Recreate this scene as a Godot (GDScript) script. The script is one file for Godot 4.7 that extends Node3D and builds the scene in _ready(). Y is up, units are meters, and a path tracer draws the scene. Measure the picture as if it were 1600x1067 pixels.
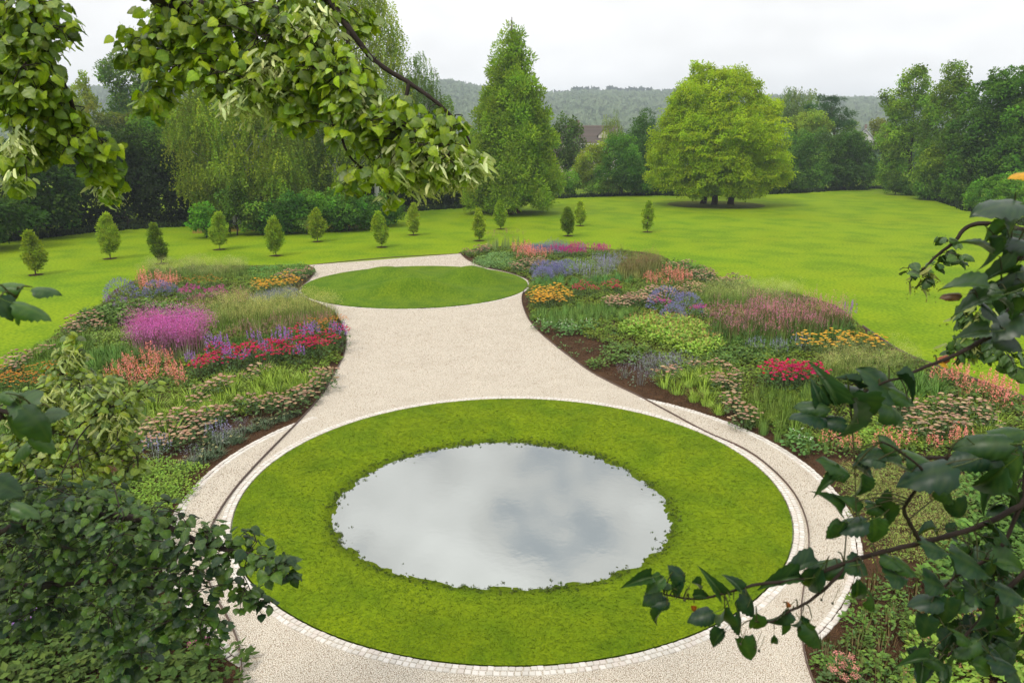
extends Node3D
# A garden seen from a height of 7.5 m: hourglass gravel path between two round lawns, flower beds, trees, hills.

const NEAR := Vector2(0, -15.29)    # centre of the round lawn with the pond
const FAR := Vector2(-5.09, -39.4)  # centre of the mounded round lawn
var rng := RandomNumberGenerator.new()
var names := {}
var mats := {}
var proto := {}
var noise := FastNoiseLite.new()


# ---------------------------------------------------------------- mesh builder
class MB:
	var v := PackedVector3Array()
	var n := PackedVector3Array()
	var c := PackedColorArray()
	var ix := PackedInt32Array()
	func tri(a: Vector3, b: Vector3, d: Vector3, col: Color) -> void:
		var nn := (d - a).cross(b - a).normalized()
		var k := v.size()
		v.append(a); v.append(b); v.append(d)
		n.append(nn); n.append(nn); n.append(nn)
		c.append(col); c.append(col); c.append(col)
		ix.append(k); ix.append(k + 1); ix.append(k + 2)
	func quad(a: Vector3, b: Vector3, d: Vector3, e: Vector3, col: Color) -> void:
		tri(a, b, d, col)
		tri(a, d, e, col)
	func pt(p: Vector3, nn: Vector3, col: Color) -> int:
		v.append(p); n.append(nn); c.append(col)
		return v.size() - 1
	func face(a: int, b: int, d: int) -> void:
		ix.append(a); ix.append(b); ix.append(d)
	# a folded diamond leaf from its base along dir, side is the half width vector
	func leaf(p: Vector3, dir: Vector3, side: Vector3, fold: float, col: Color) -> void:
		var nn := side.cross(dir).normalized()
		var m := p + dir * 0.45
		var up := nn * side.length() * fold
		tri(p, m - side + up, p + dir, col)
		tri(p, p + dir, m + side + up, col)
	func blade(p: Vector3, out: Vector3, h: float, reach: float, w: float, c0: Color, c1: Color) -> void:
		var sd := Vector3(-out.z, 0, out.x) * w
		var a := p + Vector3(0, h * 0.6, 0) + out * reach * 0.35
		var b := p + Vector3(0, h, 0) + out * reach
		var nn := (out * 0.6 + Vector3.UP * 0.8).normalized()
		var k := v.size()
		pt(p - sd, nn, c0); pt(p + sd, nn, c0)
		pt(a - sd * 0.75, nn, c0.lerp(c1, 0.6)); pt(a + sd * 0.75, nn, c0.lerp(c1, 0.6)); pt(b, nn, c1)
		face(k, k + 2, k + 1); face(k + 1, k + 2, k + 3); face(k + 2, k + 4, k + 3)
	func tube(path: PackedVector3Array, radii: PackedFloat32Array, sides: int, col: Color, wob := 0.0) -> void:
		var first := v.size()
		for i in path.size():
			var t := (path[mini(i + 1, path.size() - 1)] - path[maxi(i - 1, 0)]).normalized()
			var s := t.cross(Vector3(0.31, 0.2, 0.93)).normalized()
			var u := s.cross(t)
			for k in sides:
				var a := TAU * k / sides
				var o := s * cos(a) + u * sin(a)
				pt(path[i] + o * radii[i] * (1.0 + wob * sin(k * 2.4 + i * 1.7)), o, col)
		for i in path.size() - 1:
			for k in sides:
				var a := first + i * sides + k
				var b := first + i * sides + (k + 1) % sides
				face(a, b, a + sides); face(b, b + sides, a + sides)
	func mesh() -> ArrayMesh:
		for i in range(0, ix.size(), 3):
			var p := v[ix[i]]
			if (v[ix[i + 2]] - p).cross(v[ix[i + 1]] - p).dot(n[ix[i]] + n[ix[i + 1]] + n[ix[i + 2]]) < 0.0:
				var q := ix[i + 1]
				ix[i + 1] = ix[i + 2]
				ix[i + 2] = q
		var arr := []
		arr.resize(Mesh.ARRAY_MAX)
		arr[Mesh.ARRAY_VERTEX] = v
		arr[Mesh.ARRAY_NORMAL] = n
		arr[Mesh.ARRAY_COLOR] = c
		arr[Mesh.ARRAY_INDEX] = ix
		var m := ArrayMesh.new()
		m.add_surface_from_arrays(Mesh.PRIMITIVE_TRIANGLES, arr)
		return m


# ---------------------------------------------------------------- small helpers
func rf(a: float, b: float) -> float:
	return rng.randf_range(a, b)

func rdir() -> Vector3:
	return Vector3(rng.randfn(), rng.randfn(), rng.randfn()).normalized()

func tint(c: Color, k: float) -> Color:
	var s := rf(1.0 - k, 1.0 + k)
	return Color(c.r * s * rf(1.0 - k * 0.4, 1.0 + k * 0.4), c.g * s, c.b * s * rf(1.0 - k * 0.4, 1.0 + k * 0.4))

func numbered(called: String) -> String:
	names[called] = names.get(called, -1) + 1
	return called if names[called] == 0 else "%s_%03d" % [called, names[called]]

func tag(o: Node, label: String, category := "", group := "", kind := "") -> Node:
	if label: o.set_meta("label", label)
	if category: o.set_meta("category", category)
	if group: o.set_meta("group", group)
	if kind: o.set_meta("kind", kind)
	return o

func thing(called: String, label: String, category: String, at := Vector3.ZERO, group := "") -> Node3D:
	var o := Node3D.new()
	o.name = numbered(called)
	add_child(o)
	o.position = at
	tag(o, label, category, group)
	return o

func put(called: String, m: Mesh, mat: Material, parent: Node = null) -> MeshInstance3D:
	var o := MeshInstance3D.new()
	o.mesh = m
	o.material_override = mat
	if parent == null:
		o.name = numbered(called)
		add_child(o)
	else:
		o.name = called
		parent.add_child(o, true)
	return o

func many(called: String, m: Mesh, mat: Material, where: Array, cols: Array, parent: Node = null) -> MultiMeshInstance3D:
	var mm := MultiMesh.new()
	mm.transform_format = MultiMesh.TRANSFORM_3D
	mm.use_colors = true
	mm.mesh = m
	mm.instance_count = where.size()
	for i in where.size():
		mm.set_instance_transform(i, where[i])
		mm.set_instance_color(i, cols[i])
	var o := MultiMeshInstance3D.new()
	o.multimesh = mm
	o.material_override = mat
	o.set_meta("kind", "stuff")
	if parent == null:
		o.name = numbered(called)
		add_child(o)
	else:
		o.name = called
		parent.add_child(o, true)
	return o

func plain(rough: float, spec := 0.5, back := 0.0) -> StandardMaterial3D:
	var key := "%.2f %.2f %.2f" % [rough, spec, back]
	if not mats.has(key):
		var m := StandardMaterial3D.new()
		m.vertex_color_use_as_albedo = true
		m.roughness = rough
		m.metallic_specular = spec
		if back > 0.0:
			m.backlight_enabled = true
			m.backlight = Color(back, back, back * 0.5).linear_to_srgb()
		mats[key] = m
	return mats[key]

func v2(flat: Array) -> PackedVector2Array:
	var p := PackedVector2Array()
	for i in range(0, flat.size(), 2):
		p.append(Vector2(flat[i], flat[i + 1]))
	return p

func v3(flat: Array) -> PackedVector3Array:
	var p := PackedVector3Array()
	for i in range(0, flat.size(), 3):
		p.append(Vector3(flat[i], flat[i + 1], flat[i + 2]))
	return p

func smooth2(p: PackedVector2Array, step: float, closed := false) -> PackedVector2Array:
	var out := PackedVector2Array()
	var n := p.size()
	for i in (n if closed else n - 1):
		var a := p[(i - 1 + n) % n] if closed or i > 0 else p[i]
		var b := p[i]
		var c := p[(i + 1) % n]
		var d := p[(i + 2) % n] if closed or i < n - 2 else c
		var k := maxi(1, int(b.distance_to(c) / step))
		for j in k:
			out.append(b.cubic_interpolate(c, a, d, float(j) / k))
	if not closed:
		out.append(p[n - 1])
	return out

func smooth3(p: PackedVector3Array, parts: int) -> PackedVector3Array:
	var out := PackedVector3Array()
	for i in p.size() - 1:
		for j in parts:
			out.append(p[i].cubic_interpolate(p[i + 1], p[maxi(i - 1, 0)], p[mini(i + 2, p.size() - 1)], float(j) / parts))
	out.append(p[p.size() - 1])
	return out

func tapered(n: int, r0: float, r1: float) -> PackedFloat32Array:
	var r := PackedFloat32Array()
	for i in n:
		r.append(lerpf(r0, r1, float(i) / maxi(1, n - 1)))
	return r

func noise_tex(freq: float, ramp: Array, size := 512, seed := 1, normal := false, kind := FastNoiseLite.TYPE_SIMPLEX_SMOOTH) -> NoiseTexture2D:
	var f := FastNoiseLite.new()
	f.seed = seed
	f.noise_type = kind
	f.frequency = freq
	f.fractal_octaves = 4
	var t := NoiseTexture2D.new()
	t.width = size
	t.height = size
	t.seamless = true
	t.seamless_blend_skirt = 0.06
	t.noise = f
	t.as_normal_map = normal
	if normal:
		t.bump_strength = 6.0
	if ramp.size():
		var g := Gradient.new()
		var off := PackedFloat32Array()
		var cols := PackedColorArray()
		for r in ramp:
			off.append(r[0])
			cols.append((r[1] as Color).linear_to_srgb())
		g.offsets = off
		g.colors = cols
		t.color_ramp = g
	return t

# a ground material: fine speckle in world space, broad mottling multiplied over it
func ground_mat(fine: NoiseTexture2D, size: float, broad: NoiseTexture2D, size2: float, bump := 0.0) -> StandardMaterial3D:
	var m := StandardMaterial3D.new()
	m.roughness = 0.95
	m.metallic_specular = 0.2
	m.vertex_color_use_as_albedo = true
	m.albedo_texture = fine
	m.uv1_triplanar = true
	m.uv1_world_triplanar = true
	m.uv1_scale = Vector3.ONE / size
	m.detail_enabled = true
	m.detail_blend_mode = BaseMaterial3D.BLEND_MODE_MUL
	m.detail_albedo = broad
	m.detail_uv_layer = BaseMaterial3D.DETAIL_UV_2
	m.uv2_triplanar = true
	m.uv2_world_triplanar = true
	m.uv2_scale = Vector3.ONE / size2
	if bump > 0.0:
		m.heightmap_enabled = true
		m.heightmap_texture = fine
		m.heightmap_scale = bump
	return m

func sheet(called: String, poly: PackedVector2Array, y: float, mat: Material, parent: Node = null, col := Color.WHITE) -> MeshInstance3D:
	var b := MB.new()
	var id := Geometry2D.triangulate_polygon(poly)
	for p in poly:
		b.pt(Vector3(p.x, y, p.y), Vector3.UP, col)
	for i in range(0, id.size(), 3):
		var a := poly[id[i]]
		var turn := (poly[id[i + 1]] - a).cross(poly[id[i + 2]] - a)
		b.face(id[i], id[i + 1] if turn > 0 else id[i + 2], id[i + 2] if turn > 0 else id[i + 1])
	# a short skirt, so that the sheet has thickness
	for i in poly.size():
		var p := poly[i]
		var q := poly[(i + 1) % poly.size()]
		b.quad(Vector3(p.x, y, p.y), Vector3(q.x, y, q.y), Vector3(q.x, y - 0.04, q.y), Vector3(p.x, y - 0.04, p.y), col)
	return put(called, b.mesh(), mat, parent)


func _ready() -> void:
	rng.seed = 7
	noise.seed = 3
	noise.frequency = 0.05
	setting_light()
	ground()
	edging()
	hills()
	houses()
	far_trees()
	young_trees()
	beds()
	near_trees()
	last_haze()

# ---------------------------------------------------------------- camera, sky, sun
func setting_light() -> void:
	var cam := Camera3D.new()
	cam.name = "camera"
	cam.position = Vector3(0, 7.5, 0)
	cam.rotation = Vector3(-0.26301, 0, -0.00098)
	cam.keep_aspect = Camera3D.KEEP_HEIGHT
	cam.near = 0.1
	cam.far = 5000.0
	var lens := CameraAttributesPhysical.new()
	lens.frustum_focal_length = 26.4
	lens.frustum_focus_distance = 22.0
	lens.exposure_aperture = 6.7
	lens.frustum_near = 0.1
	lens.frustum_far = 5000.0
	cam.attributes = lens
	cam.fov = 48.89
	add_child(cam)
	cam.current = true

	var im := Image.create(1024, 512, false, Image.FORMAT_RGBF)
	var n1 := FastNoiseLite.new()
	n1.seed = 21
	n1.frequency = 2.1
	n1.fractal_octaves = 5
	var n2 := FastNoiseLite.new()
	n2.seed = 5
	n2.frequency = 0.55
	n2.fractal_octaves = 4
	for y in 512:
		var e := (0.5 - (y + 0.5) / 512.0) * PI
		var s := sin(e)
		var up := maxf(s, 0.0)
		for x in 1024:
			if s < -0.02:
				im.set_pixel(x, y, Color(0.16, 0.2, 0.12))
				continue
			var a := (x + 0.5) / 1024.0 * TAU
			var d := Vector3(cos(a) * cos(e), up, sin(a) * cos(e))
			var q := Vector3(d.x, 0, d.z) / (up + 0.28) * 1.6
			var c1 := n1.get_noise_3d(q.x, 0.0, q.z)
			var c2 := n2.get_noise_3d(q.x, 4.0, q.z)
			var t := smoothstep(0.14, 0.9, up)
			var l := 0.87 * (1.0 + 0.6 * t)
			var thick := clampf(c1 * 0.9 + c2 * 0.9, -1.0, 1.0)
			l *= 1.0 + thick * lerpf(0.12, 0.5, smoothstep(0.12, 0.4, up))
			# thin places in the cloud let a little blue through
			var thin := smoothstep(-0.03, -0.36, thick) * smoothstep(0.15, 0.4, up) * 0.5
			var grey := Color(1.0, 1.0, 0.995) * l
			im.set_pixel(x, y, grey.lerp(Color(0.62, 0.76, 0.94) * l * 0.86, thin))
	var pano := PanoramaSkyMaterial.new()
	pano.panorama = ImageTexture.create_from_image(im)
	var sky := Sky.new()
	sky.sky_material = pano
	var e := Environment.new()
	e.background_mode = Environment.BG_SKY
	e.sky = sky
	e.tonemap_mode = Environment.TONE_MAPPER_LINEAR
	e.tonemap_exposure = 1.3
	e.ambient_light_source = Environment.AMBIENT_SOURCE_SKY
	e.sdfgi_enabled = true
	e.ssao_enabled = true
	e.ssil_enabled = true
	var we := WorldEnvironment.new()
	we.name = "sky"
	we.environment = e
	add_child(we)

	var sun := DirectionalLight3D.new()
	sun.name = "sun"
	sun.light_energy = 0.5
	sun.light_color = Color(1.0, 0.97, 0.92)
	sun.light_angular_distance = 10.0
	sun.shadow_enabled = true
	sun.rotation_degrees = Vector3(-52, -38, 0)
	add_child(sun)


func last_haze() -> void:
	var we := get_node("sky") as WorldEnvironment
	we.environment.fog_enabled = true
	we.environment.fog_density = 0.00042
	we.environment.fog_light_color = Color(0.84, 0.88, 0.92)


# ---------------------------------------------------------------- ground, paths, pond
func pond_radius(a: float) -> float:
	return 3.465 - 0.218 * cos(a) + 0.14 * sin(a) + 0.13 * cos(2 * a) + 0.049 * sin(2 * a) - 0.04 * cos(3 * a) + 0.074 * sin(3 * a)

func dish(x: float, z: float) -> float:
	var p := Vector2(x, z) - Vector2(0, -15.1)
	var r := p.length()
	var a := p.angle()
	var rp := pond_radius(a)
	var w := 0.018 * noise.get_noise_2d(x * 30.0, z * 30.0) + 0.014 * noise.get_noise_2d(x * 90.0, z * 90.0)
	if r < rp:
		return -0.2 - 0.5 * smoothstep(0.0, 1.2, rp - r) + w * 1.2
	var t := clampf((r - rp) / (5.85 - rp), 0.0, 1.0)
	return -0.2 + 0.235 * (1.0 - pow(1.0 - t, 2.2)) + w * (1.0 - t)

func mound(x: float, z: float) -> float:
	var y := 0.065
	for m in [[-7.0, -41.2, 0.55, 1.9, 1.5], [-2.2, -40.3, 0.8, 1.6, 1.3], [-5.0, -37.0, 0.8, 2.2, 0.9], [-6.0, -40.2, 0.12, 3.0, 2.5]]:
		var dx: float = (x - m[0]) / m[3]
		var dz: float = (z - m[1]) / m[4]
		y += m[2] * exp(-(dx * dx + dz * dz))
	var r := Vector2(x, z).distance_to(FAR)
	return 0.065 + (y - 0.065) * smoothstep(5.93, 4.6, r) + 0.006 * noise.get_noise_2d(x * 20.0, z * 20.0)

func polar(called: String, c: Vector2, radii: Array, sides: int, high: Callable, shade: Callable, mat: Material, skirt := 0.0) -> MeshInstance3D:
	var b := MB.new()
	for r in radii:
		for k in sides:
			var a := TAU * k / sides
			var x: float = c.x + cos(a) * r
			var z: float = c.y + sin(a) * r
			b.pt(Vector3(x, high.call(x, z), z), Vector3.UP, shade.call(x, z))
	if skirt > 0.0:
		for k in sides:
			var p := b.v[(radii.size() - 1) * sides + k]
			b.pt(p - Vector3(0, skirt, 0), Vector3.UP, b.c[k])
	var rows := radii.size() + (1 if skirt > 0.0 else 0)
	for i in rows - 1:
		for k in sides:
			var a := i * sides + k
			var q := i * sides + (k + 1) % sides
			b.face(a, a + sides, q)
			b.face(q, a + sides, q + sides)
	if radii[0] < 0.2:
		for k in range(1, sides - 1):
			b.face(0, k, k + 1)
	# normals from the slope
	for i in (radii.size()) * sides:
		var p := b.v[i]
		var h := 0.08
		b.n[i] = Vector3(high.call(p.x - h, p.z) - high.call(p.x + h, p.z), 2 * h, high.call(p.x, p.z - h) - high.call(p.x, p.z + h)).normalized()
	return put(called, b.mesh(), mat)

func steps(a: float, b: float, n: int, power := 1.0) -> Array:
	var out := []
	for i in n + 1:
		out.append(lerpf(a, b, pow(float(i) / n, power)))
	return out

const HOUR_LEFT := [-12.63, -45.8, -11.9, -44.6, -11.5, -43.3, -11.2, -41.2, -11.05, -39.2, -10.75, -37.2, -9.9, -35.6, -8.7, -34.0, -7.75, -32.2, -6.95, -30.0, -6.43, -28.17, -6.05, -26.0, -5.87, -23.7, -5.76, -21.5, -5.83, -19.61, -5.97, -17.84, -6.08, -16.42, -6.13, -15.04, -6.02, -13.6, -5.7, -12.4, -5.2, -11.4, -4.5, -10.4, -4.05, -9.6, -3.85, -8.9, -3.75, -7.6, -3.7, -6.0]
const HOUR_RIGHT := [-3.49, -50.63, -2.83, -47.78, -1.71, -45.05, -0.23, -43.1, 0.78, -40.99, 0.92, -39.4, 0.6, -37.6, 0.47, -35.22, 0.66, -31.88, 1.05, -29.4, 1.58, -27.26, 2.12, -25.39, 2.65, -23.75, 3.32, -22.32, 3.78, -21.46, 4.4, -20.1, 5.12, -18.5, 5.78, -17.4, 6.08, -16.24, 6.15, -14.9, 5.9, -13.5, 5.4, -12.2, 4.85, -11.0, 4.5, -10.05, 4.3, -9.14, 4.25, -7.6, 4.25, -6.0]

func circle(c: Vector2, r: float, n := 96, a0 := 0.0, a1 := TAU) -> PackedVector2Array:
	var p := PackedVector2Array()
	for i in n:
		var a := lerpf(a0, a1, float(i) / (n if is_equal_approx(a1 - a0, TAU) else n - 1))
		p.append(c + Vector2(cos(a), sin(a)) * r)
	return p

func ground() -> void:
	var mow := func(x: float, z: float) -> Color:
		var k := 1.0 + 0.16 * noise.get_noise_2d(x * 0.9, z * 2.2) + 0.1 * noise.get_noise_2d(x * 5.0, z * 5.0)
		var y := 0.5 + 0.7 * noise.get_noise_2d(x * 0.55 + 90.0, z * 0.8)
		return Color(k * lerpf(0.86, 1.14, y), k, k * lerpf(1.15, 0.8, y))
	var lawn_fine := noise_tex(0.035, [[0.2, Color(0.13, 0.2, 0.003)], [0.5, Color(0.172, 0.256, 0.0035)], [0.8, Color(0.225, 0.305, 0.006)]], 1024, 11)
	var lawn_broad := noise_tex(0.012, [[0.2, Color(0.7, 0.8, 0.85)], [0.5, Color(0.92, 0.95, 0.9)], [0.8, Color(1.05, 1.0, 0.85)]], 512, 12)
	var lawn := ground_mat(lawn_fine, 7.3, lawn_broad, 29.0, 1.0)
	var flat := func(_x: float, _z: float) -> float: return 0.0
	var o := polar("lawn", NEAR, steps(6.0, 140.0, 90, 1.7) + [200.0, 400.0, 900.0, 1500.0], 240, flat, mow, lawn)
	tag(o, "wide mown lawn running back to the trees", "", "", "structure")

	# worn brown earth and fallen leaves under the trees on the left
	var litter := ground_mat(noise_tex(0.06, [[0.2, Color(0.1, 0.085, 0.01)], [0.55, Color(0.24, 0.17, 0.03)], [0.8, Color(0.2, 0.24, 0.02)]], 256, 31), 2.0, lawn_broad, 9.0)
	o = sheet("leaf_litter", smooth2(v2([-26.42, -62.2, -23.21, -63.56, -19.17, -64.53, -15.56, -65.51, -12.79, -67.02, -13.38, -70.19, -17.55, -69.06, -23.04, -67.95, -27.22, -66.89]), 2.0, true), 0.006, litter)
	tag(o, "brown fallen leaves along the shrub edge", "", "", "structure")
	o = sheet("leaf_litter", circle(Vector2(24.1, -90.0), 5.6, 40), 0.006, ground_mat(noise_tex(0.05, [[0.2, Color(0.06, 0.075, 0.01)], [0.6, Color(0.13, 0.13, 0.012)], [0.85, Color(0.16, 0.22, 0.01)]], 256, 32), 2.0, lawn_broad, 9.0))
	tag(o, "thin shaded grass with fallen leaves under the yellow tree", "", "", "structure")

	# soil of the beds
	var soil := ground_mat(noise_tex(0.07, [[0.25, Color(0.03, 0.017, 0.009)], [0.5, Color(0.08, 0.042, 0.02)], [0.8, Color(0.15, 0.08, 0.04)]], 512, 41), 0.9, noise_tex(0.02, [[0.2, Color(0.7, 0.7, 0.7)], [0.8, Color(1, 1, 1)]], 256, 42), 4.0, 3.0)
	var left := smooth2(v2([-12.42, -46.19, -15.78, -45.92, -19.62, -45.66, -20.79, -42.71, -20.55, -38.13, -19.64, -35.57, -18.99, -32.54, -18.38, -29.53, -17.63, -26.74, -17.21, -24.4, -16.98, -21.98]), 1.0)
	left.append_array(PackedVector2Array([Vector2(-24, -16), Vector2(-22, -6), Vector2(-3.0, -6), Vector2(-3.6, -9.4)]))
	left.append_array(circle(NEAR, 6.4, 24, 2.1, PI + 0.6))
	left.append_array(PackedVector2Array([Vector2(-5.2, -24), Vector2(-6.3, -30), Vector2(-8.5, -35), Vector2(-10.4, -38), Vector2(-10.6, -41), Vector2(-11.6, -45)]))
	o = sheet("planting_bed", left, 0.014, soil)
	tag(o, "brown soil of the left flower bed", "", "", "structure")
	var right := smooth2(v2([-3.57, -51.44, -1.85, -53.99, 2.33, -54.69, 7.61, -52.44, 9.85, -50.05, 10.49, -44.89, 12.23, -40.47, 12.64, -38.65, 14.17, -37.14, 15.08, -34.29, 14.48, -30.09, 14.2, -27.04, 14.2, -25.59, 14.55, -24.07, 14.98, -22.58, 15.47, -20.37]), 1.0)
	right.append_array(PackedVector2Array([Vector2(22, -16), Vector2(20, -6), Vector2(3.5, -6), Vector2(3.6, -9.4)]))
	right.append_array(circle(NEAR, 6.4, 24, 1.0, -0.62))
	right.append_array(PackedVector2Array([Vector2(2, -23.5), Vector2(0.4, -29), Vector2(-0.3, -36), Vector2(0, -40), Vector2(-2, -44), Vector2(-4, -49)]))
	o = sheet("planting_bed", right, 0.014, soil)
	tag(o, "brown soil of the right flower bed", "", "", "structure")

	# pale gravel
	var grit := noise_tex(0.1, [[0.2, Color(0.12, 0.085, 0.055)], [0.33, Color(0.36, 0.3, 0.22)], [0.5, Color(0.54, 0.48, 0.385)], [0.72, Color(0.68, 0.62, 0.53)]], 1024, 51, false, FastNoiseLite.TYPE_SIMPLEX)
	var gravel := ground_mat(grit, 2.6, noise_tex(0.012, [[0.2, Color(0.93, 0.92, 0.91)], [0.5, Color(0.98, 0.98, 0.98)], [0.8, Color(1, 1, 1)]], 512, 52), 9.0, 1.0)
	var l := smooth2(v2(HOUR_LEFT), 0.5)
	var r := smooth2(v2(HOUR_RIGHT), 0.5)
	r.reverse()
	var hour := l.duplicate()
	hour.append_array(r)
	var halves := [PackedVector2Array([Vector2(-40, -60), Vector2(-1.0, -60), Vector2(-1.0, 0), Vector2(-40, 0)]), PackedVector2Array([Vector2(-1.0, -60), Vector2(40, -60), Vector2(40, 0), Vector2(-1.0, 0)])]
	var path := Node3D.new()
	path.name = "gravel_path"
	add_child(path)
	tag(path, "pale gravel path shaped like an hourglass", "", "", "structure")
	for h in halves:
		for piece in Geometry2D.intersect_polygons(hour, h):
			for q in Geometry2D.clip_polygons(piece, circle(NEAR, 5.9, 160)):
				sheet("gravel", q, 0.03, gravel, path)
	# crescents of the ring path outside the steel edge
	var side := Node3D.new()
	side.name = "ring_path"
	add_child(side)
	tag(side, "gravel crescents of the ring path round the pond lawn", "", "", "structure")
	for h in halves:
		for piece in Geometry2D.intersect_polygons(circle(NEAR, 7.0, 200), h):
			for q in Geometry2D.clip_polygons(piece, hour):
				if not Geometry2D.is_polygon_clockwise(q) and absf(q[0].x) > 2.0:
					for s in Geometry2D.clip_polygons(q, circle(NEAR, 5.9, 160)):
						sheet("gravel", s, 0.026, gravel, side)

	# loose stones on the nearer gravel
	var pb := MB.new()
	var corner := []
	for i in 6:
		corner.append([Vector3.RIGHT, Vector3.BACK, Vector3.LEFT, Vector3.FORWARD, Vector3.UP, Vector3.DOWN][i] * rf(0.8, 1.25))
	for i in 4:
		pb.tri(corner[4], corner[i], corner[(i + 1) % 4], Color.WHITE)
		pb.tri(corner[5], corner[(i + 1) % 4], corner[i], Color.WHITE)
	var stones := []
	var stone_cols := []
	var pick := [Color(0.34, 0.26, 0.18), Color(0.6, 0.53, 0.44), Color(0.45, 0.39, 0.31), Color(0.64, 0.58, 0.5), Color(0.29, 0.22, 0.16)]
	for i in 210000:
		var z := -7.0 - 43.0 * pow(rng.randf(), 1.7)
		var p := Vector2(rf(-7.3 if z > -30.0 else -12.0, 7.2 if z > -24.0 else 3.5), z)
		var q := p.distance_to(NEAR)
		if q < 6.13 or p.distance_to(FAR) < 6.05 or (q > 6.9 and not Geometry2D.is_point_in_polygon(p, hour)): continue
		var s := rf(0.004, 0.009) * (1.0 + 0.025 * -z)
		stones.append(Transform3D(Basis(Vector3(rf(-1, 1), rf(-1, 1), rf(-1, 1)).normalized(), rf(0, TAU)).scaled(Vector3(s, s * 0.7, s)), Vector3(p.x, 0.031, p.y)))
		stone_cols.append(tint(pick[rng.randi() % 5], 0.2))
	tag(many("gravel_stones", pb.mesh(), plain(0.9, 0.2), stones, stone_cols), "loose tan and white stones on the gravel path", "gravel")

	# the round lawn with the pond, dished to the water
	var lawn2 := ground_mat(noise_tex(0.06, [[0.2, Color(0.12, 0.18, 0.003)], [0.5, Color(0.15, 0.215, 0.004)], [0.8, Color(0.19, 0.25, 0.006)]], 512, 13), 1.9, lawn_broad, 9.0, 0.0)
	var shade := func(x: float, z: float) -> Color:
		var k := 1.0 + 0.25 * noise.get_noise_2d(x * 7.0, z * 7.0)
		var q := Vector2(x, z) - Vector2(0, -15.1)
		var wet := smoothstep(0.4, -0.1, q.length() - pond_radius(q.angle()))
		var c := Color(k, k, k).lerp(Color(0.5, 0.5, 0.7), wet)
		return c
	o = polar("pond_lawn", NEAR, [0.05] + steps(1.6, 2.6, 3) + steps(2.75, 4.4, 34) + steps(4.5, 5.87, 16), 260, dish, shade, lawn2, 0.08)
	tag(o, "round green lawn sloping down to the pond", "", "", "structure")
	var water := StandardMaterial3D.new()
	water.albedo_color = Color(0.385, 0.4, 0.38).linear_to_srgb()
	water.metallic = 1.0
	water.roughness = 0.03
	water.normal_enabled = true
	water.normal_texture = noise_tex(0.02, [], 512, 61, true)
	water.normal_scale = 0.012
	water.uv1_triplanar = true
	water.uv1_world_triplanar = true
	water.uv1_scale = Vector3.ONE / 3.0
	var wl := func(_x: float, _z: float) -> float: return -0.2
	var white := func(_x: float, _z: float) -> Color: return Color.WHITE
	o = polar("pond_water", Vector2(0, -15.1), [0.05, 2.0, 4.3], 64, wl, white, water)
	tag(o, "still round pond mirroring the clouds", "", "", "structure")

	# the far round lawn with its mounds
	var lawn3 := ground_mat(noise_tex(0.06, [[0.2, Color(0.065, 0.115, 0.005)], [0.5, Color(0.1, 0.165, 0.007)], [0.8, Color(0.15, 0.21, 0.01)]], 512, 14), 4.0, lawn_broad, 8.0, 1.2)
	o = polar("mounded_lawn", FAR, [0.05] + steps(0.25, 5.93, 48), 160, mound, mow, lawn3, 0.08)
	tag(o, "round far lawn with soft grass mounds", "", "", "structure")

	# short grass blades on the pond lawn
	var gmesh := []
	for k in 3:
		var b := MB.new()
		for i in 7:
			var a := rf(0, TAU)
			b.blade(Vector3(rf(-0.03, 0.03), -0.01, rf(-0.03, 0.03)), Vector3(cos(a), 0, sin(a)), rf(0.012, 0.026), rf(0.01, 0.03), 0.003, Color(0.8, 0.8, 0.8), tint(Color(1, 1, 1), 0.2))
		gmesh.append(b.mesh())
	for k in 3:
		var where := []
		var cols := []
		for i in 24000:
			var a := rf(0, TAU)
			var rr := sqrt(rf(9.0, 34.6))
			var p := NEAR + Vector2(cos(a), sin(a)) * rr
			var q := p - Vector2(0, -15.1)
			if q.length() < pond_radius(q.angle()) + 0.03: continue
			var s := rf(0.7, 1.2)
			where.append(Transform3D(Basis(Vector3.UP, rf(0, TAU)).scaled(Vector3(s, s, s)), Vector3(p.x, dish(p.x, p.y), p.y)))
			var y := 0.5 + 0.45 * noise.get_noise_2d(p.x * 5.0 + 50.0, p.y * 5.0) + rf(-0.2, 0.2)
			cols.append(Color(lerpf(0.105, 0.172, y), lerpf(0.19, 0.252, y), 0.004))
		var g := many("lawn_grass", gmesh[k], plain(0.7, 0.3, 0.4), where, cols)
		tag(g, "short green grass blades of the pond lawn", "grass")
	# rough plants at the water's edge
	var b := MB.new()
	for i in 26:
		var dd := Vector3(rf(-1, 1), rf(0.1, 0.9), rf(-1, 1)).normalized()
		b.leaf(Vector3(rf(-0.06, 0.06), rf(-0.02, 0.04), rf(-0.06, 0.06)), dd * rf(0.03, 0.07), dd.cross(rdir()).normalized() * rf(0.008, 0.016), 0.3, tint(Color(1, 1, 1), 0.35))
	var em := b.mesh()
	var where := []
	var cols := []
	for i in 1500:
		var a := rf(0, TAU)
		var keep := 0.5 + 0.9 * noise.get_noise_2d(cos(a) * 60.0, sin(a) * 60.0)
		if rng.randf() > keep: continue
		var rr := pond_radius(a) + rng.randfn() * 0.09 + 0.05
		if rng.randf() < 0.05: rr -= rf(0.0, 0.4)
		var p := Vector2(0, -15.1) + Vector2(cos(a), sin(a)) * rr
		var s := rf(0.25, 0.6)
		where.append(Transform3D(Basis(Vector3.UP, rf(0, TAU)).scaled(Vector3(s, s, s)), Vector3(p.x, maxf(dish(p.x, p.y), -0.21), p.y)))
		cols.append(tint(Color(0.09, 0.135, 0.012), 0.4))
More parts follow.
